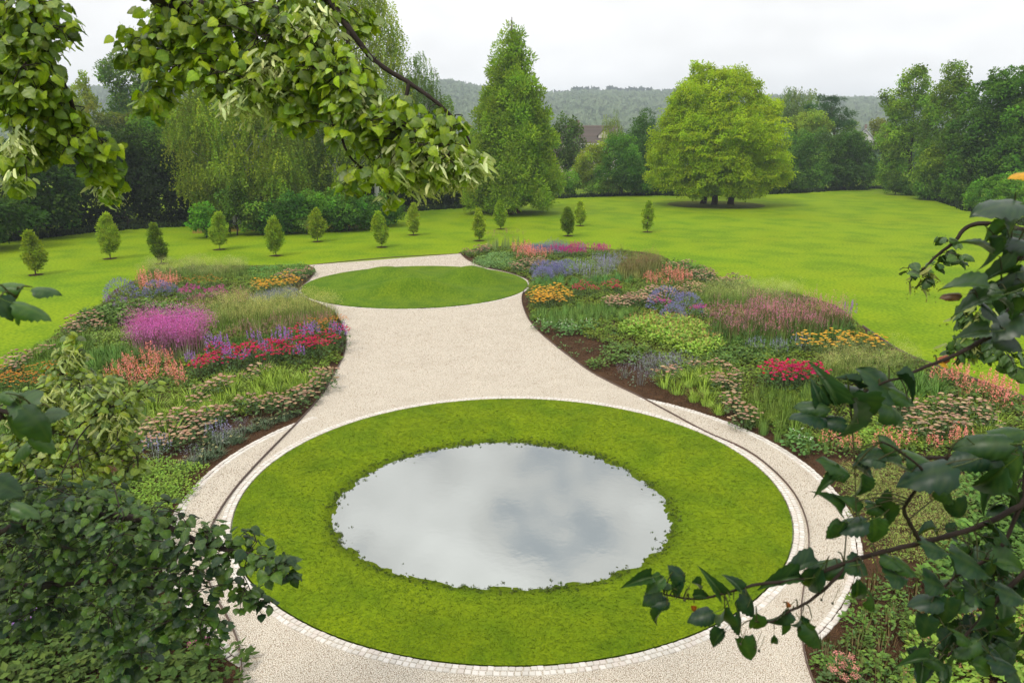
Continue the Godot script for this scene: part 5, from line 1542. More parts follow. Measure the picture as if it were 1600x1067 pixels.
	patch("spike", "violet_spikes", "violet flower spike clump", "in the dark cover at near left", "speedwell", [-7.54, -9.45, -7.93, -10.19, -7.63, -10.51, -6.85, -9.88, -6.89, -9.31], 0.95, 0.9)
	patch("phlox", "pink_phlox", "purple pink flower clump", "at the near path corner", "phlox", [-4.81, -9.45, -4.96, -10.04, -4.45, -9.89, -4.24, -9.45], 0.8, 0.8)

	# ================= right bed, from the far end to the near end
	patch("upright", "upright_grass", "slim upright grass clump", "at the far end of the right bed", "grass clump", [-1.72, -52.69, -0.23, -53.34, 1.18, -53.68, 1.06, -52.08, -0.23, -51.46, -1.58, -51.15], 0.7, 1.1)
	patch("sedum", "stonecrop", "beige stonecrop clump", "at the far path corner", "stonecrop", [-3.27, -50.26, -1.72, -52.69, -1.21, -50.27, -2.67, -47.78], 0.85, 1.3)
	drift("mat", "pale_cushion", "pale grey green low cushion by the far path", "ground cover", [-2.49, -46.75, -0.87, -50.27, 0.08, -48.6, 0.22, -44.14, -1.07, -44.13], 0.38, 1.7, Color(0.9, 1.0, 2.6))
	drift("bluehaze", "lavender_drift", "blue grey haze behind the crimson flowers, far right bed", "lavender", [0.78, -50.87, 3.51, -52.73, 3.82, -50.89, 3.62, -49.17, 1.26, -49.15], 0.45, 1.3)
	patch("astilbe", "astilbe", "salmon astilbe", "left of the crimson drift, far right bed", "astilbe", [-0.09, -48.59, 0.94, -50.28, 2.8, -48.08, 2.63, -46.53, 0.47, -46.52], 0.75, 1.4)
	patch("magenta", "magenta_bergamot", "magenta flower clump", "at the far end of the right bed", "bergamot", [2.74, -48.61, 4.51, -50.31, 6.33, -50.03, 6.26, -48.1, 4.05, -47.3, 2.74, -47.03], 0.75, 1.15)
	patch("spike", "violet_spikes", "pink violet spike clump", "in the far crimson drift, right bed", "speedwell", [2.85, -47.55, 4.21, -49.17, 5.81, -49.18, 5.71, -47.57, 3.61, -46.79], 1.3, 1.1)
	drift("browngrass", "rusty_grass", "rusty green plants right of the crimson drift", "perennials", [6.23, -49.18, 7.4, -50.91, 7.83, -49.19, 7.03, -46.56, 6.13, -47.06], 0.5, 0.6, Color(0.8, 1.0, 0.7))
	patch("sedum", "stonecrop", "beige stonecrop clump", "at the far path rim", "stonecrop", [-0.23, -43.69, 1.18, -46.03, 2.45, -46.03, 2.58, -44.16, 0.72, -41.99], 0.75, 1.2)
	drift("mat", "pale_cushion", "pale green low drift between astilbes and sage", "ground cover", [2.37, -44.61, 3.67, -47.56, 5.09, -47.56, 4.96, -45.09, 3.95, -43.72, 2.6, -43.27], 0.42, 1.6, Color(1.0, 1.0, 1.4))
	patch("nepeta", "blue_bush", "purple blue bush", "beside the mounded lawn", "catmint", [1.06, -41.19, 1.84, -42.84, 3.15, -43.06, 3.1, -40.81, 1.73, -40.04], 0.85, 1.25)
	clumps("sage", "russian_sage", "pale lilac sage", "in the far right bed", "sage", [Vector2(3.76, -42.42), Vector2(4.05, -41.61), Vector2(4.26, -40.43), Vector2(5.04, -43.72), Vector2(5.54, -45.09), Vector2(5.48, -42.43), Vector2(5.89, -43.29), Vector2(6.43, -45.1), Vector2(5.15, -41.21)], 1.75)
	drift("reedgrass", "green_stand", "green feathery stand below the lilac sage", "ornamental grass", [1, -38.59, 1.72, -39.85, 4.89, -40.43, 6.58, -41.22, 6.52, -39.69, 5.34, -38.61, 1.98, -38.25], 0.5, 0.65, Color(0.8, 1.0, 1.1))
	drift("browngrass", "brown_grass", "brownish green tall grass at the lawn side of the right bed", "ornamental grass", [6.03, -41.62, 6.58, -43.73, 8.22, -45.59, 9.07, -45.12, 8.64, -42.87, 7.33, -40.45, 6, -39.69], 0.48, 1.05)
	drift("leafy", "dark_greenery", "dark green plants between brown grass and lawn", "perennials", [9.06, -44.65, 10.18, -45.6, 10.81, -43.32, 10.83, -40.47, 9.78, -40.46, 8.89, -41.23], 0.5, 1.3)
	patch("astilbe", "astilbe", "apricot astilbe", "below the brown grass, right bed", "astilbe", [6.8, -39.33, 7.4, -40.83, 8.97, -41.63, 10.22, -40.85, 9.56, -38.63, 7.82, -37.6, 6.73, -37.93], 0.8, 1.15)
	patch("sedum", "stonecrop", "beige stonecrop clump", "in the right lawn strip", "stonecrop", [9.41, -43.75, 10.47, -45.12, 11.34, -42.47, 12.12, -40.09, 12.47, -38.3, 10.99, -37.29, 9.94, -38.29, 9.43, -40.46], 0.9, 1.25)
	patch("gold", "golden_yarrow", "golden yarrow clump", "at the narrow of the path", "yarrow", [0.7, -33.41, 0.79, -35.08, 1.57, -36.28, 2.73, -35.68, 2.92, -34.23, 2.31, -33.15, 1.42, -32.63], 0.55, 1.15)
	patch("monarda", "coral_bergamot", "coral red flower clump", "right of the golden yarrow", "bergamot", [2.58, -35.38, 3.2, -36.92, 4.88, -37.59, 5.99, -37.59, 5.75, -36, 4, -35.39, 3, -34.51], 0.8, 0.85)
	drift("sedum", "stonecrop_drift", "broken beige drift of stonecrop in mid right bed", "stonecrop", [4.47, -34.24, 5.74, -35.69, 7.63, -36.63, 9.45, -37.61, 9.38, -36.01, 6.91, -34.53, 6.37, -33.17, 4.56, -32.64], 0.55, 1.2)
	drift("reedgrass", "green_grass_block", "fresh green grass block in front of the golden yarrow", "ornamental grass", [0.81, -30.71, 0.95, -32.13, 2.28, -32.63, 3.79, -33.42, 5.31, -32.9, 5.23, -31.42, 3.74, -30.49, 2.1, -29.83], 0.42, 0.72)
	patch("whiteleaf", "leafy_perennial", "light leaved perennial", "edging the green grass", "perennial", [0.99, -29.61, 1.59, -30.26, 3.43, -30.05, 3.19, -29, 2.25, -28.39, 1.26, -28.59], 0.62, 1.0)
	for q in [[Vector2(6.89, -32.91), "largest violet blue globe bush in mid right bed", 1.7], [Vector2(7.67, -32.16), "violet blue globe bush right of the largest one", 1.45], [Vector2(6.83, -31.08), "smallest violet blue globe bush in front of the pair", 1.15]]:
		stand("nepeta", "blue_bush", q[1], "catmint", q[0], q[2], "violet globe bushes of the right bed")
	clumps("phlox", "pink_phlox", "hot pink phlox", "beside the violet globe bushes", "phlox", [Vector2(6.56, -32.65), Vector2(6.75, -32.15), Vector2(7.81, -31.43), Vector2(8.14, -31.2), Vector2(8.09, -31.91)], 1.3)
	drift("airy", "airy_grass", "pale airy grass along the right lawn edge", "ornamental grass", [8.05, -33.71, 8.93, -35.41, 11.13, -36.64, 13.62, -36.03, 13.9, -34.56, 12.75, -33.2, 9.99, -32.67], 0.48, 1.05, Color(0.95, 1.05, 0.9))
	drift("persicaria", "pink_bistort", "tall pink red hazy bistort drift in the right bed", "bistort", [7.56, -28.22, 8.39, -29.85, 10.31, -30.97, 12.58, -31.22, 13.66, -30.53, 13.68, -29.24, 12.46, -27.67, 10.42, -26.76, 8.05, -26.75], 0.46, 1.12)
	patch("spike", "violet_spikes", "dark violet spike clump", "at the right end of the pink bistort", "speedwell", [12.25, -29.66, 13.48, -30.76, 14.01, -29.88, 13.41, -28.63, 12.61, -28.63], 1.0, 1.3)
	drift("limeleaf", "lime_perennials", "yellow green leafy drift with apricot flecks, right bed", "perennials", [4.5, -29.41, 5.42, -30.95, 7.15, -31.43, 7.71, -28.22, 7.72, -26.23, 6.77, -25.41, 5.81, -26.22, 4.94, -28.02], 0.4, 1.15)
	clumps("seedling", "young_perennial", "small young plant", "on the bare right soil", "young plant", [Vector2(1.74, -28.2), Vector2(2.28, -28.79), Vector2(2.55, -27.45), Vector2(3.11, -28.2), Vector2(3.54, -27.63), Vector2(1.9, -26.81), Vector2(2.76, -26.38), Vector2(3.29, -26.56), Vector2(4, -28.4), Vector2(3.99, -26.82), Vector2(2.2, -25.88), Vector2(3.34, -29.2), Vector2(4.01, -29.41), Vector2(2.82, -28.59)], 1.5)
	patch("leafy", "leafy_perennial", "green leafy perennial", "on the soil below the bare patch", "perennial", [2.16, -24.77, 2.98, -25.88, 4.15, -26.82, 4.93, -26.22, 4.49, -24.63, 3.41, -23.89, 2.76, -23.75], 0.62, 1.05)
	patch("silver", "grey_lavender", "grey lavender bush", "in mid right bed by the soil", "lavender", [3.41, -22.93, 3.92, -23.75, 5.13, -25.09, 6.47, -25.09, 6.43, -24.04, 5.4, -23.21, 4.25, -22.55, 3.62, -22.42], 0.68, 1.15)
	clumps("sage", "russian_sage", "pale lilac sage", "below the pink bistort", "sage", [Vector2(8.83, -26.23), Vector2(9.56, -25.9), Vector2(10.46, -26.24), Vector2(5.25, -24.04)], 1.25)
	drift("dark", "dark_greenery", "dark green leafy plants below the pink bistort", "perennials", [7.12, -25.89, 8, -26.57, 10.29, -26.41, 9.71, -25.42, 8.55, -24.64, 7.16, -24.34, 6.62, -24.78], 0.42, 1.1, Color(1.4, 1.5, 1.6))
	patch("gold", "orange_yarrow", "orange yarrow clump", "at the right lawn edge", "yarrow", [9.92, -25.9, 10.96, -26.93, 12.86, -27.48, 13.98, -26.6, 13.48, -25.75, 11.74, -25.42, 10.38, -25.42], 0.7, 1.15)
	drift("airy", "airy_grass", "airy green grass right of the crimson clump", "ornamental grass", [9.65, -23.36, 10.69, -24.5, 12.21, -24.96, 13.69, -24.66, 13.41, -23.37, 12.01, -22.32, 9.91, -22.06], 0.46, 0.95)
	patch("monarda", "crimson_bergamot", "bright crimson bergamot clump", "in the front right bed", "bergamot", [7.41, -21.69, 8.09, -22.56, 8.99, -22.82, 9.64, -22.19, 9.31, -21.35, 8.19, -21.12], 0.5, 1.1)
	drift("reedgrass", "olive_grass", "olive green feathery stand in front of the crimson clump", "ornamental grass", [6.15, -19.33, 6.65, -20.67, 7.5, -21.34, 8.95, -21.12, 8.37, -19.34, 7.37, -18.32, 6.5, -18.23], 0.42, 0.75, Color(1.1, 0.95, 0.7))
	clumps("tuft", "grass_tuft", "bright grass tuft", "at the right crescent path", "grass tuft", [Vector2(5.03, -21.69), Vector2(5.38, -20.99), Vector2(5.85, -19.93), Vector2(5.91, -21.93), Vector2(5.55, -22.42), Vector2(4.8, -22.3), Vector2(6.71, -22.68), Vector2(6.59, -23.35), Vector2(6.11, -23.07), Vector2(5.71, -20.66)], 1.35)
	clumps("sedum", "stonecrop", "beige stonecrop clump", "by the right crescent", "stonecrop", [Vector2(4.8, -22.68), Vector2(5.16, -23.07), Vector2(6.27, -22.55), Vector2(6.45, -22.18), Vector2(6.62, -21.93), Vector2(6.64, -21.46), Vector2(6.37, -21.57), Vector2(6.79, -23.76), Vector2(6.98, -23.21), Vector2(7.15, -22.81), Vector2(6.29, -20.34), Vector2(6.23, -19.63), Vector2(6.12, -18.77), Vector2(6.38, -19.05), Vector2(6.12, -23.62)], 1.15)
	patch("whiteleaf", "leafy_perennial", "white flecked perennial", "by the right crescent path", "perennial", [6.32, -18.41, 6.7, -18.32, 7.45, -17.57, 7.04, -16.49, 6.75, -17.32, 6.36, -17.81], 0.5, 1.05)
	drift("reedgrass", "olive_grass", "loose green stems behind the leafy plants, right bed", "ornamental grass", [6.56, -18.41, 7.33, -18.24, 8.06, -17.98, 7.8, -16.94, 7.23, -17.09, 6.75, -17.98], 0.45, 0.6, Color(1.0, 1.0, 0.8))
	drift("bluegrass", "bluegreen_grass", "blue green blades behind the near right leaves", "ornamental grass", [10.77, -21.35, 11.8, -22.7, 12.88, -22.45, 13.82, -22.32, 12.95, -21.13, 11.64, -20.79], 0.45, 1.0)
	patch("astilbe", "astilbe", "salmon pink astilbe", "at the near right lawn edge", "astilbe", [13.06, -21.95, 13.83, -22.71, 14.42, -22.33, 14.48, -21.13, 14.55, -19.55, 13.87, -18.79, 13.49, -19.55, 13.27, -21.02], 0.6, 1.2)
	patch("sedum", "stonecrop", "flat beige stonecrop clump", "behind the near right branch", "stonecrop", [9.92, -18.42, 10.83, -19.84, 11.9, -20.57, 12.71, -20.36, 13.25, -19.74, 12.79, -18.43, 11.29, -17.58, 10.28, -17.82], 0.62, 1.2)
	clumps("tuft", "grass_tuft", "fresh green grass tuft", "among stonecrop at far right", "grass tuft", [Vector2(10.98, -18.51), Vector2(11.74, -18.97), Vector2(12.66, -19.35), Vector2(12.34, -18.25), Vector2(11.6, -20.36), Vector2(11.53, -17.99), Vector2(13.01, -18.79), Vector2(12.34, -20.36)], 1.1)
	drift("mat", "bright_leaves", "bright green leafy drift behind the near astilbes", "perennials", [8.93, -17.65, 9.58, -18.78, 10.72, -19.34, 10.72, -18.6, 10.15, -17.49, 9.39, -17.33], 0.32, 1.7)
	patch("astilbe", "astilbe", "coral pink astilbe", "behind the near right branch", "astilbe", [7.52, -16.64, 7.9, -17.33, 8.67, -17.49, 9.36, -17.25, 10.16, -17.57, 11.29, -17.58, 11.08, -16.95, 9.87, -16.72, 8.72, -16.57], 0.62, 1.1)
	patch("cloud", "magenta_flowers", "magenta flower clump", "at the right frame edge", "pink flowers", [12.77, -18.08, 13.58, -18.61, 13.67, -18, 12.9, -17.58], 0.5, 0.6)
	drift("goldmat", "golden_mat", "yellowish green fine flowered mat beside the right crescent", "ground cover", [7.05, -15.4, 7.95, -16.21, 9.41, -16.42, 10.27, -16.07, 9.78, -14.49, 8.47, -12.69, 7.34, -11.91, 6.69, -12.24, 6.7, -13.16, 7.02, -14.2], 0.27, 0.95)
	drift("leafy", "green_perennials", "green leafy plants under the near right branch", "perennials", [10.42, -16.07, 11.86, -16.95, 13.67, -16.43, 9.43, -10.71, 7.75, -10.71, 6.99, -11.24, 7.45, -11.91, 8.6, -12.69], 0.38, 1.1, Color(0.9, 1.0, 1.0))
	drift("redstem", "red_stemmed_plants", "thin reddish stems and sparse green on the near right soil", "perennials", [4.43, -9.47, 5.06, -10.27, 5.77, -11.06, 6.38, -11.82, 7.09, -11.43, 6.63, -10.37, 5.47, -8.69, 4.14, -8.68], 0.34, 1.0)
	drift("leafy", "green_perennials", "small green plants among the red stems at the bottom right", "perennials", [4.39, -9.19, 5.14, -10.21, 5.73, -10.88, 6.4, -11.63, 6.99, -11.24, 6.63, -10.37, 5.47, -8.69, 4.19, -8.68], 0.5, 0.7)
	drift("limeleaf", "lime_perennials", "yellowish leafy plants at the bottom right", "perennials", [5.55, -8.69, 6.36, -10.06, 7.33, -10.71, 8.8, -10.71, 7.4, -8.69], 0.4, 1.0, Color(0.8, 0.8, 0.9))
	clumps("pinkhead", "pink_stonecrop", "pale pink headed stonecrop", "at the bottom right", "stonecrop", [Vector2(4.75, -9.17), Vector2(4.8, -9.01), Vector2(4.54, -8.96)], 1.0)
	# bark mulch crumbs on the open soil
	var b := MB.new()
	for i in 5:
		var d := rdir()
		b.leaf(Vector3(rf(-0.03, 0.03), rf(0, 0.015), rf(-0.03, 0.03)), d * rf(0.02, 0.04), d.cross(rdir()).normalized() * 0.01, 0.4, tint(Color(1, 1, 1), 0.4))
	var cm := b.mesh()
	var where := []
	var cols := []
	for flat in [[1.03, -29.19, 1.89, -30.82, 4.88, -29.21, 4.77, -25.56, 4.88, -22.68, 6.26, -20.34, 7.25, -17.57, 7.16, -15.73, 6.86, -15.73, 5.56, -19.09, 3.91, -21.74, 2.27, -25.55], [-5.83, -23.31, -6.46, -28.17, -5.78, -25.52, -5.51, -20.31, -6.24, -17.95, -6.98, -16.03, -7.16, -15.05, -7.72, -16.75, -6.98, -20.31, -6.17, -21.42], [4.12, -8.81, 4.48, -9.75, 5.71, -11.06, 6.25, -12.03, 7.41, -11.83, 5.71, -8.81], [-3.82, -8.8, -4.15, -9.45, -4.44, -9.74, -4.33, -9.18, -4.09, -8.8]]:
		for p in inside(v2(flat), 0.075):
			var s := rf(0.5, 1.3)
			where.append(Transform3D(Basis(Vector3.UP, rf(0, TAU)).scaled(Vector3(s, s, s)), Vector3(p.x, 0.018, p.y)))
			cols.append(tint(Color(0.1, 0.055, 0.03), 0.5))
	tag(many("bark_mulch", cm, plain(0.9, 0.2), where, cols), "crumbs of brown bark mulch on the bed soil", "mulch")


# ---------------------------------------------------------------- the near lindens
# heart shaped leaf of unit length along +x, upper side +y; bend curls it along, roll folds its sides down
func linden_leaf(bend: float, roll: float, twist: float, col: Color, stalk := 0.45, vee := 0.0) -> ArrayMesh:
	var b := MB.new()
	var ts := [-0.09]
	var ws := [0.2]
	for i in 14:
		var q := i / 13.0
		ts.append(q)
		ws.append(0.475 * pow(sin(PI * pow(clampf(0.17 + q * 0.83, 0.0, 1.0), 0.72)), 0.82) * (1.0 - 0.25 * pow(q, 3.0)) * (1.06 if i % 2 else 0.95))
	ws[14] = 0.0
	var cols := 9
	var rib := rf(-0.03, 0.03)
	for i in ts.size():
		var t: float = ts[i]
		var w: float = ws[i] * rf(0.96, 1.04)
		for j in cols:
			var s := -1.0 + 2.0 * j / (cols - 1)
			var tt := t
			if i == 0: tt = 0.02 - 0.13 * sin(PI * minf(1.0, absf(s) * 1.2)) # lobes each side of the stalk
			var edge := 1.0 + (0.05 * sin(i * 2.6 + s) if absf(s) > 0.9 else 0.0)
			var u := s * w * edge
			var kk := roll * 2.6 + 0.01
			var z := sin(u * kk) / kk * (1.0 - vee * 0.35) + rib * t
			var y := -bend * tt * tt - (1.0 - cos(u * kk)) / kk + (0.06 + vee) * absf(s) * w + twist * s * tt * 0.22
			y += 0.012 * sin(t * 17.0 + s) * absf(s) + rf(-0.006, 0.006)
			var c := tint(col, 0.12)
			var vein := fposmod(t * 5.5 - absf(s) * 2.2, 1.0)
			y -= 0.014 * sin(PI * vein) * (1.0 - absf(s) * 0.5) - 0.01
			if vein < 0.2: c = c.lerp(Color(col.r * 1.5 + 0.012, col.g * 1.3 + 0.015, col.b * 1.2), 0.5)
			if absf(s) > 0.9: c = c * 0.85
			if absf(s) < 0.1: c = c.lerp(Color(col.r * 1.7 + 0.02, col.g * 1.4 + 0.02, col.b * 1.3), 0.45)
			b.pt(Vector3(tt * cos(bend * 0.5 * tt), y, z), Vector3.UP, c)
	for i in ts.size() - 1:
		for j in cols - 1:
			var a := i * cols + j
			b.face(a, a + 1, a + cols); b.face(a + 1, a + cols + 1, a + cols)
	# smooth normals
	var acc := PackedVector3Array()
	acc.resize(b.v.size())
	for i in range(0, b.ix.size(), 3):
		var p := b.v[b.ix[i]]
		var q := (b.v[b.ix[i + 1]] - p).cross(b.v[b.ix[i + 2]] - p)
		if q.y < 0.0: q = -q
		for k in 3: acc[b.ix[i + k]] += q
	for i in acc.size(): b.n[i] = acc[i].normalized()
	if stalk > 0.0:
		b.tube(PackedVector3Array([Vector3(0.02, 0, 0), Vector3(-stalk * 0.5, 0.05, 0), Vector3(-stalk, 0.14, 0)]), PackedFloat32Array([0.012, 0.011, 0.014]), 4, Color(col.r * 1.6 + 0.03, col.g * 1.3 + 0.03, col.b))
	return b.mesh()

func leaf_set(key: String, col: Color, vary: float, rolls: Array) -> Array:
	if not proto.has(key):
		var out := []
		for i in rolls.size():
			var r: Array = rolls[i]
			var k := lerpf(1.0 - vary, 1.0 + vary, float(i) / maxi(1, rolls.size() - 1))
			out.append(linden_leaf(r[0], r[1], r[2], Color(col.r * k, col.g * lerpf(k, 1.0, 0.15), col.b) if rolls.size() > 1 else col, 0.45, r[3] if r.size() > 3 else 0.0))
		proto[key] = out
	return proto[key]

func leaf_basis(dir: Vector3, up: Vector3) -> Basis:
	var x := dir.normalized()
	var z := x.cross(up).normalized()
	return Basis(x, z.cross(x), z)

# leaves spread through lobes of a crown: the nearest 300 are parts, the rest one part
func leaf_cloud(o: Node3D, lobes: Array, n: int, set_: Array, mat: Material, length: float, hang: float, face_up: float, alone: int, called := "leaf") -> Array:
	var all := []
	var area := 0.0
	for i in range(0, lobes.size(), 5): area += lobes[i + 3] * lobes[i + 4]
	for i in range(0, lobes.size(), 5):
		var c := Vector3(lobes[i], lobes[i + 1], lobes[i + 2])
		var r := Vector3(lobes[i + 3], lobes[i + 4], maxf(lobes[i + 3], lobes[i + 4]) * 0.9)
		for k in int(n * lobes[i + 3] * lobes[i + 4] / area):
			var d := rdir()
			var p := c + d * r * pow(rng.randf(), 0.45)
			var s := length * rf(0.6, 1.25)
			var out := Vector3(d.x, 0, d.z)
			var tip := (out * 0.6 + Vector3(rf(-1, 1), 0, rf(-0.6, 1.0)) * 0.9 + Vector3(0, -hang * rf(0.5, 1.5), 0)).normalized()
			var up := (Vector3(0, face_up, 0) + rdir() * 0.75 + out * 0.4 + Vector3(0, 0, 0.35)).normalized()
			if absf(up.dot(tip)) > 0.95: up = rdir()
			all.append([p.length_squared() * 0.0 + p.distance_to(Vector3(0, 7.5, 0)), Transform3D(leaf_basis(tip, up).scaled(Vector3(s, s, s)), p - o.position), rng.randi() % set_.size()])
	all.sort_custom(func(a, b): return a[0] < b[0])
	var rest := []
	for k in set_.size(): rest.append([])
	for i in all.size():
		if i < alone:
			var m := put(called, set_[all[i][2]], mat, o)
			m.transform = all[i][1]
		else:
			rest[all[i][2]].append(all[i][1])
	for k in set_.size():
		if rest[k].size():
			var cols := []
			for t in rest[k]: cols.append(tint(Color(1, 1, 1), 0.35))
			many("leaves", set_[k], mat, rest[k], cols, o)
	return all

# fine twigs that run from the boughs to the leaves
func twigs(o: Node3D, all: Array, limbs: Array, every: int, r: float, col: Color, sag := 0.12) -> void:
	var nodes := PackedVector3Array()
	for l in limbs:
		for p in smooth3(v3(l), 5): nodes.append(p - o.position)
	var b := MB.new()
	for i in range(0, all.size(), every):
		var e := (all[i][1] as Transform3D).origin
		var best := nodes[0]
		for q in nodes:
			if q.distance_squared_to(e) + (0.3 if q.y < e.y - 0.1 else 0.0) < best.distance_squared_to(e) + (0.3 if best.y < e.y - 0.1 else 0.0): best = q
		var m := best.lerp(e, 0.5) + Vector3(rf(-0.04, 0.04), sag * best.distance_to(e), rf(-0.04, 0.04))
		var p := smooth3(PackedVector3Array([best, m, e]), 3)
		b.tube(p, tapered(p.size(), r * clampf(best.distance_to(e) * 2.0, 0.6, 1.6), r * 0.45), 5, col)
		if i % 2 == 0: nodes.append(m)
	put("twigs", b.mesh(), plain(0.8, 0.3), o).set_meta("kind", "stuff")

# bunches of pale seed bracts with little round nuts
func bracts(o: Node3D, lobes: Array, n: int, col: Color) -> void:
	var b := MB.new()
	for i in 5:
		var p := Vector3(rf(-0.05, 0.05), rf(-0.05, 0.05), rf(-0.05, 0.05))
		var d := (Vector3(rf(-1.2, 1.2), -0.8, rf(-1.2, 1.2))).normalized()
		var sd := d.cross(rdir()).normalized() * 0.0085
		var q := p
		for k in 3:
			var e := q + (d + rdir() * 0.3) * 0.024
			b.quad(q - sd * (0.7 if k == 0 else 1.0), q + sd * (0.7 if k == 0 else 1.0), e + sd * (1.0 if k < 2 else 0.3), e - sd * (1.0 if k < 2 else 0.3), tint(Color(1, 1, 1), 0.15))
			q = e
		for k in 2:
			var c := p + d * 0.085 + rdir() * 0.014
			for f in 4:
				var u := rdir() * 0.0055
				b.tri(c + u, c + Vector3(u.z, -u.x, u.y), c - u * 0.6 + Vector3(0, 0.005, 0), Color(0.6, 0.62, 0.4))
	var where := []
	var cols := []
	var area := 0.0
	for i in range(0, lobes.size(), 5): area += lobes[i + 3] * lobes[i + 4]
	for i in range(0, lobes.size(), 5):
		for k in int(n * lobes[i + 3] * lobes[i + 4] / area):
			var p := Vector3(lobes[i], lobes[i + 1], lobes[i + 2]) + rdir() * pow(rng.randf(), 0.5) * Vector3(lobes[i + 3], lobes[i + 4], lobes[i + 3])
			var s := rf(0.8, 1.35)
			where.append(Transform3D(Basis(Vector3.UP, rf(0, TAU)).scaled(Vector3(s, s, s)), p - o.position))
			cols.append(tint(col, 0.2))
	many("seed_bracts", b.mesh(), plain(0.6, 0.3, 0.5), where, cols, o)

func limb(o: Node3D, path: Array, r0: float, r1: float, col: Color, called := "branch", sides := 8) -> void:
	var p := smooth3(v3(path), 6)
	for i in p.size(): p[i] -= o.position
	var b := MB.new()
	b.tube(p, tapered(p.size(), r0, r1), sides, col, 0.16)
	put(called, b.mesh(), plain(0.85, 0.3), o)

# single leaves: x y z, length in centimetres, direction of the tip in degrees (0 right, 90 down)
func single_leaves(o: Node3D, list: Array, set_: Array, mat: Material, limbs: Array, stalks: MB, col: Color) -> void:
	var nodes := PackedVector3Array()
	for l in limbs:
		for p in smooth3(v3(l), 8): nodes.append(p)
	for i in range(0, list.size(), 5):
		var c := Vector3(list[i], list[i + 1], list[i + 2])
		var s: float = list[i + 3] * 0.0092
		var a: float = deg_to_rad(list[i + 4])
		var tip := Vector3(cos(a), -sin(a), rf(-0.25, 0.35)).normalized()
		var up := (Vector3(rf(-0.3, 0.3), 0.95, 0.55) + rdir() * 0.35).normalized()
		if absf(tip.dot(up)) > 0.8: up = (Vector3(rf(-0.5, 0.5), 0.3, 1.0)).normalized()
		var m := put("leaf", set_[rng.randi() % set_.size()], mat, o)
		m.transform = Transform3D(leaf_basis(tip, up).scaled(Vector3(s, s, s)), c - tip * s * 0.45 - o.position)
		var e := c - tip * s * 0.9 + up * s * 0.14
		var best := nodes[0]
		for q in nodes:
			if q.distance_squared_to(e) < best.distance_squared_to(e): best = q
		var p := smooth3(PackedVector3Array([best, best.lerp(e, 0.5) + Vector3(0, 0.012, 0), e]), 3)
		for k in p.size(): p[k] -= o.position
		stalks.tube(p, tapered(p.size(), 0.0022, 0.0013), 5, col)


